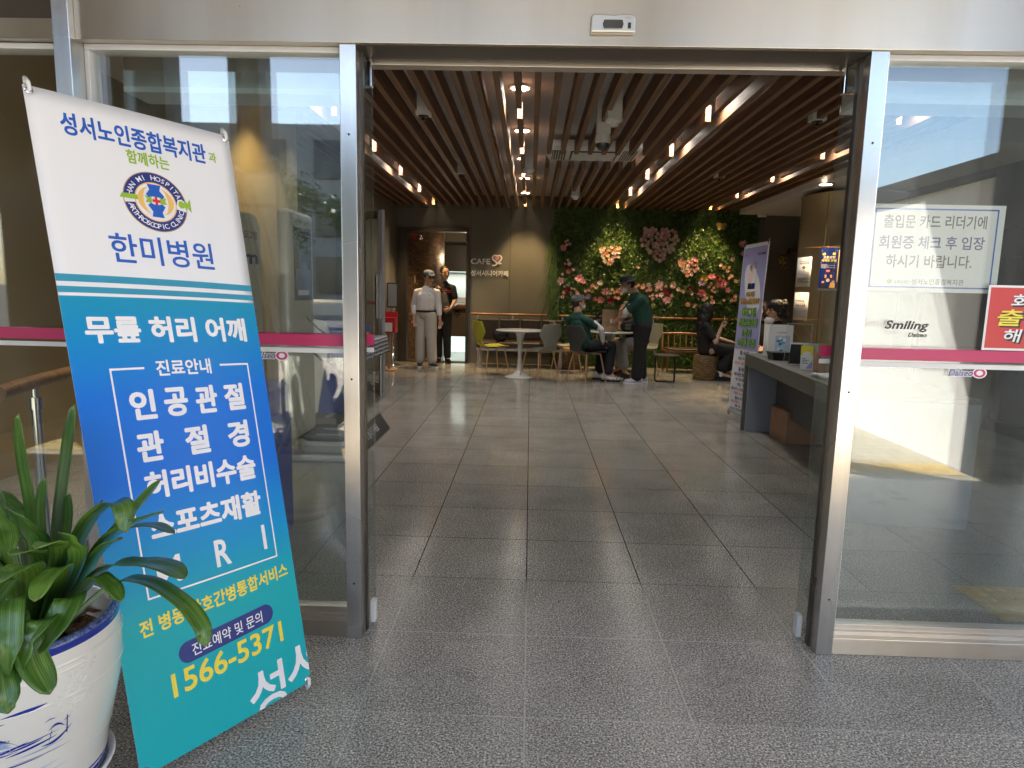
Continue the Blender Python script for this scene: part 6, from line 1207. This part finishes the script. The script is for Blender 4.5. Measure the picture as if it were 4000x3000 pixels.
t, p = col_poster('pale blue event notice with small figures low on the column edge', -192, -157, 1.02, 1.395, 'paper'); p.rect(.05, .52, .95, .95, 'paper_pale_blue', 1); p.poly([(.2, .7), (.8, .7), (.5, .92)], 'ink_white', 2); p.text('독서문화교실', .3, .67, .8, .73, 'ink_navy', 3, .04)
for i in range(6): p.disc(.28+i*.11, .58, .03, .02, 'skin_pale', 3); p.rect(.25+i*.11, .5, .31+i*.11, .56, ['ink_red', 'ink_navy', 'ink_black'][i % 3], 3)
lines_of_print(p, .1, .1, .92, .44, 8, 'ink_grey', 1, .4, 8); p.build('print', t)
t = thing('branch_ornament', 'bare branch wall ornament with small beads and bird figures', 'ornament', (4.5, 11.9, 2.0)); b = MB(); b.tube([(4.3, 11.93, 2.08), (4.45, 11.9, 2.05), (4.7, 11.92, 2.1), (4.86, 11.95, 2.07)], [.012, .018, .015, .008], n=8); b.tube([(4.5, 11.9, 2.05), (4.58, 11.88, 1.95), (4.68, 11.88, 2.0)], .006, n=6); b.tube([(4.6, 11.92, 2.2), (4.72, 11.93, 2.4)], [.008, .003], n=6); b.build('branch', 'bench_wood', t)
b = MB(); g = random.Random(4)
for _ in range(40): b.sph((4.42+g.gauss(0, .04), 11.88+g.gauss(0, .02), 1.93+g.gauss(0, .05)), .013, 6)
b.build('beads', 'petal_gold', t)
for x, m in ((4.52, 'cloth_black'), (4.6, 'chair_dark'), (4.68, 'petal_red'), (4.76, 'petal_rose')): b = MB(); b.sph((x, 11.9, 2.12), (.035, .03, .045), 10); b.sph((x+.012, 11.88, 2.165), .02, 8); b.build('bird', m, t)

# ------------------------------------------------------------------ people
def hand(b, w_, d, n, curl=.5, side=1, k=1.):
    """palm, five fingers of different length bending towards n, thumb off the side"""
    w_, d, n = V(w_), V(d).normalized(), V(n); n = (n-d*n.dot(d)).normalized(); s = d.cross(n)*side
    b.caps(w_, .024*k, w_+d*.03*k, .03*k, flat=.62, side=n); b.caps(w_+d*.03*k, .031*k, w_+d*.078*k, .036*k, flat=.42, side=n)
    for off, L in ((-.028, .066), (-.0095, .077), (.0095, .072), (.027, .054)):
        c1, c2 = R(75*curl), R(150*curl); p0 = w_+d*.082*k+s*off*k; p1 = p0+(d*math.cos(c1)+n*math.sin(c1))*L*.55*k; p2 = p1+(d*math.cos(c2)+n*math.sin(c2))*L*.45*k
        b.caps(p0, .0092*k, p1, .0085*k, n=8); b.caps(p1, .0085*k, p2, .007*k, n=8)
    p0 = w_+d*.025*k-s*.024*k; p1 = p0+(d*.6-s*.75+n*.3).normalized()*.045*k; p2 = p1+(d*.9+n*.5-s*.1).normalized()*.03*k
    b.caps(p0, .0125*k, p1, .0105*k, n=8); b.caps(p1, .0105*k, p2, .0085*k, n=8)
def basis(F, pitch=0., roll=0.):
    F = V((F[0], F[1], 0)).normalized(); Rt = V((F.y, -F.x, 0)); M3 = Matrix((Rt, F, V((0, 0, 1)))).transposed()
    return M3 @ Matrix.Rotation(-pitch, 3, 'X') @ Matrix.Rotation(roll, 3, 'Y')
def head(b, c, B):
    c = V(c); g = lambda x, y, z: c+B @ V((x, y, z))
    b.sph(g(0, -.012, .028), (.076, .094, .088), 16, rot=B); b.sph(g(0, .018, -.028), (.063, .07, .085), 16, rot=B); b.caps(g(0, .03, -.085), .034, g(0, .062, -.092), .024, flat=1.2, side=B @ V((1, 0, 0)))
    b.caps(g(0, .085, .012), .009, g(0, .104, -.026), .0145, n=8); b.caps(g(-.045, .06, .026), .014, g(.045, .06, .026), .014, n=8)
    for s in (-1, 1):
        b.sph(g(s*.045, .052, -.018), (.024, .026, .022), 8, rot=B); b.sph(g(s*.077, -.012, -.004), (.011, .022, .034), 8, rot=B)
    b.caps(g(-.022, .08, -.058), .009, g(.022, .08, -.058), .009, n=8)
def features(o, c, B, mouth=True):
    c = V(c); g = lambda x, y, z: c+B @ V((x, y, z))
    for s in (-1, 1):
        b = MB(); b.sph(g(s*.031, .0815, .004), (.013, .008, .0065), 8, rot=B); b.build('eye', 'eye', o); b = MB(); b.caps(g(s*.018, .083, .026), .004, g(s*.047, .074, .029), .0035, n=6); b.build('eyebrow', 'hair', o)
    if mouth: b = MB(); b.caps(g(-.02, .088, -.056), .0045, g(.02, .088, -.056), .0045, n=6); b.build('mouth', 'lip', o)
def mask(o, c, B, dx=0., dz=0.):
    c = V(c); g = lambda x, y, z: c+B @ V((x, y+dx, z+dz)); b = MB()
    b.sph(g(0, .045, -.052), (.062, .062, .05), 14, rot=B); b.caps(g(0, .07, -.03), .03, g(0, .078, -.075), .03, n=10); b.build('face_mask', 'mask_white', o, remesh=.006)
    b = MB()
    for s in (-1, 1):
        for z0 in (-.03, -.075): b.tube([g(s*.058, .05, z0), g(s*.08, .01, -.02), g(s*.084, -.02, .0)], .002, n=5)
    b.build('mask_loop', 'mask_white', o)
def hairdo(o, c, B, parts, m='hair', vox=.007, nm='hair'):
    c = V(c); b = MB()
    for p_, r_ in parts: b.sph(c+B @ V(p_), r_, 14, rot=B)
    return b.build(nm, m, o, remesh=vox)
SHORT = [((0, -.025, .045), (.084, .092, .085)), ((0, -.05, .0), (.078, .062, .075)), ((-.07, -.01, .02), (.016, .03, .045)), ((.07, -.01, .02), (.016, .03, .045))]
def person(label, skin, J, F, headB, fing=None, hk=1.):
    """J: joints in world coordinates; one continuous body from head to feet"""
    b = MB(); head(b, J['head'], headB); F = V((F[0], F[1], 0)).normalized(); Sd = V((F.y, -F.x, 0)); N = V(J['neck'])
    b.caps(V(J['head'])+headB @ V((0, -.025, -.05)), .052, N, .056); ch = V(J['chest']); pl = V(J['pelvis'])
    b.caps(N-V((0, 0, .1)), .055, ch, .1, flat=1.3, side=Sd); b.caps(ch, .11, pl, .115, flat=1.3, side=Sd)
    for s in ('a', 'b'):
        sh, el, wr = V(J['sh'+s])-V((0, 0, .05)), V(J['el'+s]), V(J['wr'+s]); b.caps(N-V((0, 0, .085)), .04, sh, .039); b.caps(sh, .04, el, .037); b.caps(el, .037, wr, .025)
        hd = J.get('hd'+s, ((wr-el).normalized(), F, .35)); hand(b, wr, hd[0], hd[1], hd[2], 1 if s == 'a' else -1, hk)
        hp, kn, an = V(J['hp'+s]), V(J['kn'+s]), V(J['an'+s]); b.caps(pl, .1, hp, .085); b.caps(hp, .083, kn, .055); b.caps(kn, .054, an, .036); b.caps(an, .036, an+V(J['toe'+s]).normalized()*.13-V((0, 0, .045)), .028)
    o = b.build('person', skin, None, remesh=.0055); tag(o, label, 'person'); return o
def shirt(o, J, F, m, sl, nm='shirt', r=1., hem=0., vox=.008):
    F = V((F[0], F[1], 0)).normalized(); Sd = V((F.y, -F.x, 0)); b = MB(); N = V(J['neck']); ch = V(J['chest']); pl = V(J['pelvis'])
    b.caps(N-V((0, 0, .045)), .072, N-V((0, 0, .09)), .09, flat=1.3, side=Sd)
    for s in ('a', 'b'): b.caps(N-V((0, 0, .06)), .06, V(J['sh'+s])-V((0, 0, .045)), .056)
    b.caps(N-V((0, 0, .15)), .088*r, ch, .128*r, flat=1.3, side=Sd); b.caps(ch, .132*r, pl+V((0, 0, hem)), .128*r, flat=1.32, side=Sd)
    for s in ('a', 'b'):
        sh, el, wr = V(J['sh'+s])-V((0, 0, .045)), V(J['el'+s]), V(J['wr'+s]); L = sl[s] if isinstance(sl, dict) else sl
        if L > 0:
            b.caps(sh, .0605*r, sh.lerp(el, min(L, 1)), .055*r)
            if L > 1: b.caps(el, .057*r, el.lerp(wr, L-1), .044*r)
    return b.build(nm, m, o, remesh=vox)
def trousers(o, J, F, m, wide=1., end=.96, nm='trousers', vox=.008, hem=1.):
    F = V((F[0], F[1], 0)).normalized(); Sd = V((F.y, -F.x, 0)); b = MB(); pl = V(J['pelvis'])
    b.caps(pl+V((0, 0, .04)), .122, pl-V((0, 0, .03)), .125, flat=1.3, side=Sd)
    for s in ('a', 'b'):
        hp, kn, an = V(J['hp'+s]), V(J['kn'+s]), V(J['an'+s]); b.caps(pl, .12, hp, .108*wide); b.caps(hp, .108*wide, kn, .08*wide); e = kn.lerp(an, end); b.caps(kn, .08*wide, e-(e-kn).normalized()*.03, .068*wide*hem)
    return b.build(nm, m, o, remesh=vox)
def shoe(o, an, toe, m, sole, L=.2, h=.07):
    an = V(an); d = V((toe[0], toe[1], 0)).normalized(); h0 = V((an.x, an.y, 0))-d*.06; b = MB(); s = V((d.y, -d.x, 0))
    b.caps(h0+V((0, 0, .058)), .042, h0+d*L*.5+V((0, 0, .05)), .042, flat=.95, side=s); b.caps(h0+d*L*.5+V((0, 0, .045)), .042, h0+d*L+V((0, 0, .04)), .034, flat=1.15, side=s); b.caps(h0+V((0, 0, .06)), .04, h0+d*.02+V((0, 0, .1)), .04)
    x = b.build('shoe', m, o, remesh=.006); n = 14; pts = []
    for k in range(2*n):
        a = math.pi*k/n; c, q_ = math.cos(a), math.sin(a); ln = L*.5+.045; wd = .042*(1+.12*c); pts.append((ln*(abs(c)**.8)*(1 if c > 0 else -1), wd*(abs(q_)**.7)*(1 if q_ > 0 else -1)))
    b = MB(); mid = h0+d*(L*.5); b.prism(pts, lambda u, v, k: mid+d*u+s*(-v)+V((0, 0, k)), .002, .03); b.build('sole', sole, x)
    return x

# 1: man in the flat cap
J = dict(head=(-1.715, 11.17, 1.515), neck=(-1.745, 11.2, 1.375), chest=(-1.75, 11.2, 1.18), pelvis=(-1.77, 11.2, .93), sha=(-1.57, 11.15, 1.315), ela=(-1.545, 11.16, 1.05), wra=(-1.515, 11.1, .81), shb=(-1.925, 11.22, 1.315), elb=(-1.985, 11.26, 1.05), wrb=(-1.96, 11.14, .82),
    hpa=(-1.69, 11.18, .86), kna=(-1.665, 11.13, .48), ana=(-1.655, 11.17, .08), hpb=(-1.85, 11.22, .86), knb=(-1.865, 11.17, .48), anb=(-1.87, 11.21, .08), toea=(.6, -.8, 0), toeb=(.12, -1, 0), hda=((.05, -.1, -1), (-.3, -.9, 0), .3), hdb=((.15, -.2, -1), (.5, -.8, 0), .35))
F = (.3, -.95); HB = basis((.62, -.78), R(8)); P = person('man in a grey blue flat cap and white shirt standing at the cafe doorway', 'skin_tan', J, F, HB)
shirt(P, J, F, 'shirt_white', 1.55, hem=.06); trousers(P, J, F, 'linen', 1.12, .93, hem=1.15); features(P, J['head'], HB); hairdo(P, J['head'], HB, SHORT[1:])
for s in ('a', 'b'): shoe(P, J['an'+s], J['toe'+s], 'shoe_navy', 'sole_white')
b = MB(); b.lathe([(.128, -.018), (.132, -.015), (.132, .015), (.128, .018)], (0, 0, 0), n=28); b.v = [V((v.x*1.36*.95+v.y*.1-1.768, v.y*1.04+11.2, v.z+.955)) for v in b.v]; x = b.build('belt', 'belt', P)
c = V(J['head']); b = MB(); b.sph(c+HB @ V((0, -.015, .075)), (.092, .112, .06), 14, rot=HB); b.caps(c+HB @ V((-.05, .085, .062)), .018, c+HB @ V((.05, .085, .062)), .018, n=8); b.caps(c+HB @ V((-.04, .115, .05)), .011, c+HB @ V((.04, .115, .05)), .011, n=8); b.build('cap', 'cap_blue', P, remesh=.006)
b = MB()
for s in (-1, 1): b.tube([c+HB @ V((s*.033+.022*math.cos(R(a)), .095, .004+.017*math.sin(R(a)))) for a in range(0, 361, 40)], .0028, n=5, cap=False); b.tube([c+HB @ V((s*.055, .093, .008)), c+HB @ V((s*.08, .0, .012))], .0025, n=5)
b.build('glasses', 'black_plastic', P)
b = MB()
for i in range(5): b.sph(V((-1.695+.004*i, 11.068-.002*i, 1.3-.075*i)), .006, 6)
b.build('buttons', 'chair_dark', P)
# 2: man in the striped polo
J = dict(head=(-1.545, 11.92, 1.615), neck=(-1.57, 11.95, 1.47), chest=(-1.57, 11.96, 1.26), pelvis=(-1.58, 11.98, .98), sha=(-1.395, 11.9, 1.4), ela=(-1.345, 11.88, 1.14), wra=(-1.42, 11.73, .99), shb=(-1.765, 11.99, 1.4), elb=(-1.80, 11.9, 1.16), wrb=(-1.665, 11.73, 1.28),
    hpa=(-1.51, 11.95, .9), kna=(-1.5, 11.93, .5), ana=(-1.49, 11.95, .08), hpb=(-1.66, 12.0, .9), knb=(-1.66, 11.98, .5), anb=(-1.66, 12.02, .08), toea=(.35, -.95, 0), toeb=(.1, -1, 0), hda=((-.6, -.6, -.3), (-.3, .3, 0), .6), hdb=((.5, -.2, .6), (-.4, .3, 0), .8))
F = (.35, -.94); HB = basis((.55, -.83), R(3)); P = person('man in a black polo with red stripe carrying a grey bag in the doorway', 'skin', J, F, HB)
shirt(P, J, F, 'cloth_black', .75, hem=-.04); trousers(P, J, F, 'cloth_black', .98); features(P, J['head'], HB); hairdo(P, J['head'], HB, SHORT)
for s in ('a', 'b'): shoe(P, J['an'+s], J['toe'+s], 'cloth_black', 'chair_dark')
b = MB()
for z in (1.305, 1.278): b.lathe([(.137, -.006), (.14, 0), (.137, .006)], (0, 0, 0), n=40); k = len(b.v)//2 if z < 1.3 else 0; b.v[k:] = [V((v.x*1.33-1.57+v.y*.15, v.y*1.06+11.955-v.x*.25, v.z+z)) for v in b.v[k:]]
b.build('stripe', 'red_stripe', P)
t = thing('sling_bag', 'grey sling bag hanging on the chest of the man in the striped polo', 'bag', (-1.520, 11.78, 1.0)); b = MB(); b.caps((-1.540, 11.76, 1.22), .06, (-1.500, 11.74, 1.02), .075, flat=.6, side=(0, 1, 0)); b.caps((-1.500, 11.74, 1.0), .07, (-1.490, 11.75, .95), .06, flat=.6, side=(0, 1, 0)); b.build('body', 'bag_grey', t, remesh=.008)
b = MB(); b.tube([(-1.550, 11.74, 1.26), (-1.580, 11.76, 1.34), (-1.630, 11.87, 1.43)], .012, n=6); b.tube([(-1.470, 11.74, .98), (-1.360, 11.76, 1.0), (-1.300, 11.83, 1.05)], .012, n=6); b.build('strap', 'cloth_black', t); b = MB(); b.rbox((-1.515, 11.70, 1.06), (.09, .02, .13), r=.01); b.build('pocket', 'bag_grey', t)
# 3: seated man in the grey cap, back turned
J = dict(head=(.725, 9.92, 1.175), neck=(.715, 9.9, 1.035), chest=(.755, 9.9, .84), pelvis=(.80, 9.9, .565), sha=(.85, 9.74, .965), ela=(1.055, 9.74, .79), wra=(1.10, 9.83, .61), shb=(.59, 10.05, .965), elb=(.72, 10.22, .76), wrb=(.98, 10.25, .62),
    hpa=(.90, 9.85, .535), kna=(1.25, 10.03, .52), ana=(1.2, 9.93, .1), hpb=(.80, 9.99, .535), knb=(1.14, 10.25, .52), anb=(1.09, 10.12, .1), toea=(.95, -.15, 0), toeb=(.95, 0, 0), hda=((.1, .6, -.5), (.5, 0, -.5), .6), hdb=((.6, -.3, -.3), (0, 0, -1), .5))
F = (.77, .62); HB = basis((.93, .35), R(-2)); P = person('seated man in a grey cap, mask and dark green polo at the right table', 'skin_tan', J, F, HB)
shirt(P, J, F, 'polo_green', .62, hem=-.02); trousers(P, J, F, 'cloth_navy', 1.02, .94, hem=1.05); features(P, J['head'], HB, False); mask(P, J['head'], HB); hairdo(P, J['head'], HB, SHORT[1:])
b = MB(); sh, el, wr = V(J['sha']), V(J['ela']), V(J['wra']); b.caps(sh.lerp(el, .5), .05, el, .046); b.caps(el, .046, el.lerp(wr, .95), .032); b.build('arm_sleeve', 'sleeve_white', P, remesh=.007)
for s in ('a', 'b'):
    x = shoe(P, J['an'+s], J['toe'+s], 'sole_white', 'cloth_black', .21); an = V(J['an'+s]); b = MB(); d = V(J['toe'+s]).normalized(); e = V((d.y, -d.x, 0))
    for i in range(4): q0 = V((an.x, an.y, 0))+d*(.03+.035*i); b.caps(q0+e*.042+V((0, 0, .04)), .006, q0+e*.02+d*.02+V((0, 0, .088)), .005, n=6)
    b.build('trim', 'cloth_black', x)
c = V(J['head']); b = MB(); b.sph(c+HB @ V((0, -.012, .07)), (.09, .108, .055), 14, rot=HB); b.lathe([(.086, -.02), (.09, .04), (.084, .07)], c+HB @ V((0, -.012, .05)), n=24, rot=HB); b.build('cap', 'cap_grey', P, smooth=True)
b = MB(); b.prism([(.07*math.cos(R(a)), .075+.1*max(0, math.sin(R(a)))) for a in range(0, 181, 15)], lambda u, v, d: c+HB @ V((u, v, .058+d-.14*(v-.075))), 0, .005); b.build('cap_peak', 'cap_grey', P)
# 4: standing man in the bucket hat, bending to the table
J = dict(head=(1.405, 9.72, 1.455), neck=(1.53, 9.74, 1.345), chest=(1.60, 9.75, 1.18), pelvis=(1.67, 9.76, .91), sha=(1.56, 9.9, 1.275), ela=(1.42, 9.98, 1.05), wra=(1.30, 10.08, .9), shb=(1.58, 9.57, 1.275), elb=(1.385, 9.62, 1.06), wrb=(1.40, 9.84, .99),
    hpa=(1.66, 9.85, .84), kna=(1.66, 9.86, .47), ana=(1.70, 9.86, .08), hpb=(1.66, 9.67, .84), knb=(1.62, 9.68, .47), anb=(1.6, 9.7, .08), toea=(-1, -.1, 0), toeb=(-1, -.15, 0), hda=((-.5, .6, -.4), (0, 0, -1), .4), hdb=((-.3, .9, -.2), (0, 0, -1), .4))
F = (-.95, .25); HB = basis((-.96, -.12), R(14)); P = person('standing man in black brimmed hat, mask and green polo leaning to the table', 'skin_tan', J, F, HB)
shirt(P, J, F, 'polo_green', .72, hem=.02, r=1.12); trousers(P, J, F, 'cloth_black', 1.15, .96, hem=1.1); features(P, J['head'], HB, False); mask(P, J['head'], HB); hairdo(P, J['head'], HB, SHORT[1:])
b = MB(); el, wr = V(J['elb']), V(J['wrb']); b.caps(V(J['shb']).lerp(el, .6), .052, el, .05); b.caps(el, .05, el.lerp(wr, .9), .036); b.build('arm_sleeve', 'sleeve_white', P, remesh=.007)
for s in ('a', 'b'): shoe(P, J['an'+s], J['toe'+s], 'shoe_lilac', 'sole_white', .21)
c = V(J['head']); b = MB(); b.lathe([(.165, .038), (.168, .043), (.12, .052), (.096, .058), (.093, .11), (.08, .13), (.05, .138), (0, .134)], c, n=32, rot=HB); b.lathe([(.094, .054), (.12, .047), (.165, .038)], c, n=32, rot=HB); b.build('hat', 'cloth_black', P, smooth=True)
# 5: man half hidden behind the standing man, hand at his face
J = dict(head=(1.52, 10.62, 1.075), neck=(1.60, 10.68, .955), chest=(1.68, 10.74, .8), pelvis=(1.76, 10.8, .56), sha=(1.58, 10.86, .905), ela=(1.5, 10.8, .78), wra=(1.42, 10.6, .78), shb=(1.68, 10.56, .905), elb=(1.44, 10.46, .79), wrb=(1.42, 10.5, .98),
    hpa=(1.70, 10.88, .53), kna=(1.42, 10.72, .53), ana=(1.46, 10.74, .1), hpb=(1.73, 10.72, .53), knb=(1.46, 10.5, .53), anb=(1.53, 10.48, .1), toea=(-.5, -.85, 0), toeb=(.3, -.95, 0), hdb=((.05, .1, 1), (.9, .3, 0), .35))
F = (-.82, -.57); HB = basis((-.7, -.7), R(12)); P = person('seated man in a black top and grey trousers behind the table, hand at his face', 'skin', J, F, HB)
shirt(P, J, F, 'cloth_black', .6, hem=-.02); trousers(P, J, F, 'grey_pants', 1.08, .85, hem=1.15); features(P, J['head'], HB, False); mask(P, J['head'], HB, 0, -.03); hairdo(P, J['head'], HB, SHORT)
for s in ('a', 'b'): shoe(P, J['an'+s], J['toe'+s], 'belt', 'chair_dark')
t = thing('backpack', 'black and brown backpack leaning on the table behind the standing man', 'bag', (1.55, 10.4, .74)); b = MB(); b.sph((1.53, 10.36, .82), (.12, .07, .09), 14); b.sph((1.6, 10.38, .86), (.07, .06, .07), 12); b.build('body', 'cloth_black', t, remesh=.01); b = MB(); b.rbox((1.53, 10.30, .81), (.1, .03, .09), r=.02); b.build('pocket', 'bag_grey', t)
# 6: woman with long hair and an iced drink
J = dict(head=(2.785, 10.43, 1.085), neck=(2.755, 10.44, .965), chest=(2.76, 10.45, .78), pelvis=(2.79, 10.46, .5), sha=(2.74, 10.29, .895), ela=(2.875, 10.2, .62), wra=(2.945, 10.23, .83), shb=(2.76, 10.61, .895), elb=(2.98, 10.6, .66), wrb=(3.2, 10.45, .60),
    hpa=(2.86, 10.37, .485), kna=(3.22, 10.33, .47), ana=(3.02, 10.33, .11), hpb=(2.86, 10.53, .485), knb=(3.24, 10.5, .47), anb=(3.13, 10.44, .11), toea=(1, -.25, 0), toeb=(1, -.15, 0), hda=((.28, -.05, .9), (.9, .1, -.2), .62), hdb=((.95, -.1, -.2), (0, 0, -1), .3))
F = (1, .02); HB = basis((.97, .1), R(6)); P = person('woman with long black hair sitting on a wicker pouf with a drink', 'skin_pale', J, F, HB)
shirt(P, J, F, 'cloth_black', .72, hem=-.02, r=.95); features(P, J['head'], HB); b = MB(); pl = V(J['pelvis']); b.caps(pl+V((0, 0, .03)), .125, pl+V((.1, 0, -.01)), .13, flat=1.3, side=(0, 1, 0)); b.caps(pl+V((.08, -.06, 0)), .115, (3.22, 10.34, .47), .092); b.caps(pl+V((.08, .08, 0)), .115, (3.24, 10.5, .47), .092); b.caps((3.2, 10.34, .45), .1, (3.05, 10.34, .22), .1); b.caps((3.22, 10.49, .45), .1, (3.15, 10.45, .22), .09); b.caps((3.15, 10.42, .44), .1, (3.08, 10.4, .24), .1, flat=1.4, side=(0, 1, 0)); b.build('skirt', 'cloth_black', P, remesh=.009)
for s in ('a', 'b'):
    an = V(J['an'+s]); b = MB(); b.caps(an+V((0, 0, .1)), .042, an-V((0, 0, .02)), .044); b.build('sock', 'ink_white', P); shoe(P, an, J['toe'+s], 'cloth_navy', 'shoe_navy', .19)
hairdo(P, J['head'], HB, [((0, -.02, .045), (.092, .1, .085)), ((0, -.06, -.03), (.09, .075, .12)), ((-.07, .01, -.04), (.03, .06, .12)), ((.07, .01, -.04), (.03, .06, .12)), ((0, -.085, -.14), (.095, .065, .13)), ((0, -.1, -.24), (.09, .06, .13)), ((0, -.085, -.33), (.07, .045, .09)), ((.07, -.03, -.16), (.04, .06, .13))])
t = thing('iced_drink', 'clear cup of milky iced coffee with a straw in the woman\'s hand', 'drink', (2.99, 10.21, .86)); c0 = V((2.992, 10.205, .862)); b = MB(); b.lathe([(0, 0), (.026, 0), (.037, .11), (.039, .112), (.036, .11)], c0, n=20); b.build('cup', 'clear_acrylic', t); b = MB(); b.lathe([(0, .003), (.0245, .003), (.0325, .08), (0, .082)], c0, n=18); b.build('coffee', 'coffee', t); b = MB(); b.tube([c0+V((.005, 0, .02)), c0+V((-.012, 0, .17))], .0035, n=6); b.build('straw', 'ink_white', t)
b = MB(); b.tube([V((2.915, 10.222, .74))+V((.034*math.cos(R(a)), .034*math.sin(R(a)), .008*math.cos(R(a)))) for a in range(0, 361, 30)], .004, n=6, cap=False); b.build('bracelet', 'cloth_black', P)
# 7: woman with curly hair behind the desk
J = dict(head=(3.075, 8.4, 1.155), neck=(3.13, 8.42, 1.02), chest=(3.19, 8.42, .82), pelvis=(3.22, 8.42, .54), sha=(3.17, 8.24, .95), ela=(3.22, 8.18, .68), wra=(3.02, 8.2, .62), shb=(3.19, 8.6, .95), elb=(3.2, 8.66, .68), wrb=(3.0, 8.6, .62),
    hpa=(3.14, 8.34, .52), kna=(2.78, 8.32, .5), ana=(2.8, 8.32, .08), hpb=(3.14, 8.5, .52), knb=(2.78, 8.5, .5), anb=(2.8, 8.5, .08), toea=(-1, 0, 0), toeb=(-1, 0, 0))
F = (-1, 0.0); HB = basis((-.97, -.2), R(4)); P = person('woman with short curly dark hair in a black sleeveless top behind the desk', 'skin', J, F, HB)
shirt(P, J, F, 'cloth_black', 0, hem=-.02, r=.97); trousers(P, J, F, 'cloth_navy', .95); features(P, J['head'], HB); mask(P, J['head'], HB, .03, -.07); g = random.Random(8)
hairdo(P, J['head'], HB, [((0, -.03, .05), (.105, .115, .095)), ((0, -.06, -.01), (.105, .085, .1))]+[((.1*math.cos(a)*g.uniform(.8, 1), -.035+.1*math.sin(a), g.uniform(-.06, .11)), g.uniform(.025, .042)) for a in [math.pi+.0+g.uniform(-.5, math.pi+.5) for _ in range(46)]])
for s in ('a', 'b'): shoe(P, J['an'+s], J['toe'+s], 'cloth_black', 'chair_dark')
pouf('round wicker pouf under the curly haired woman behind the desk', 3.24, 8.42, .19, .42)
# 8: dark haired person beyond the lilac banner
J = dict(head=(3.27, 9.45, 1.13), neck=(3.31, 9.49, .99), chest=(3.34, 9.52, .8), pelvis=(3.36, 9.55, .53), sha=(3.18, 9.6, .92), ela=(3.1, 9.58, .68), wra=(3.05, 9.42, .62), shb=(3.46, 9.42, .92), elb=(3.42, 9.3, .68), wrb=(3.25, 9.22, .62),
    hpa=(3.27, 9.58, .51), kna=(3.08, 9.3, .5), ana=(3.1, 9.32, .08), hpb=(3.4, 9.48, .51), knb=(3.22, 9.18, .5), anb=(3.22, 9.2, .08), toea=(-.5, -.85, 0), toeb=(-.5, -.85, 0))
F = (-.55, -.83); HB = basis((-.8, -.6), R(8)); P = person('person with dark bobbed hair seated between lilac banner and round column', 'skin', J, F, HB)
shirt(P, J, F, 'cloth_black', 1.4, hem=-.02); trousers(P, J, F, 'cloth_black'); features(P, J['head'], HB); hairdo(P, J['head'], HB, [((0, -.03, .05), (.095, .1, .085)), ((0, -.06, -.03), (.095, .07, .12)), ((-.075, .0, -.03), (.025, .06, .1)), ((.075, .0, -.03), (.025, .06, .1))])
for s in ('a', 'b'): shoe(P, J['an'+s], J['toe'+s], 'cloth_black', 'chair_dark')
pouf('round wicker pouf under the dark bobbed person by the column', 3.37, 9.56, .19, .4)
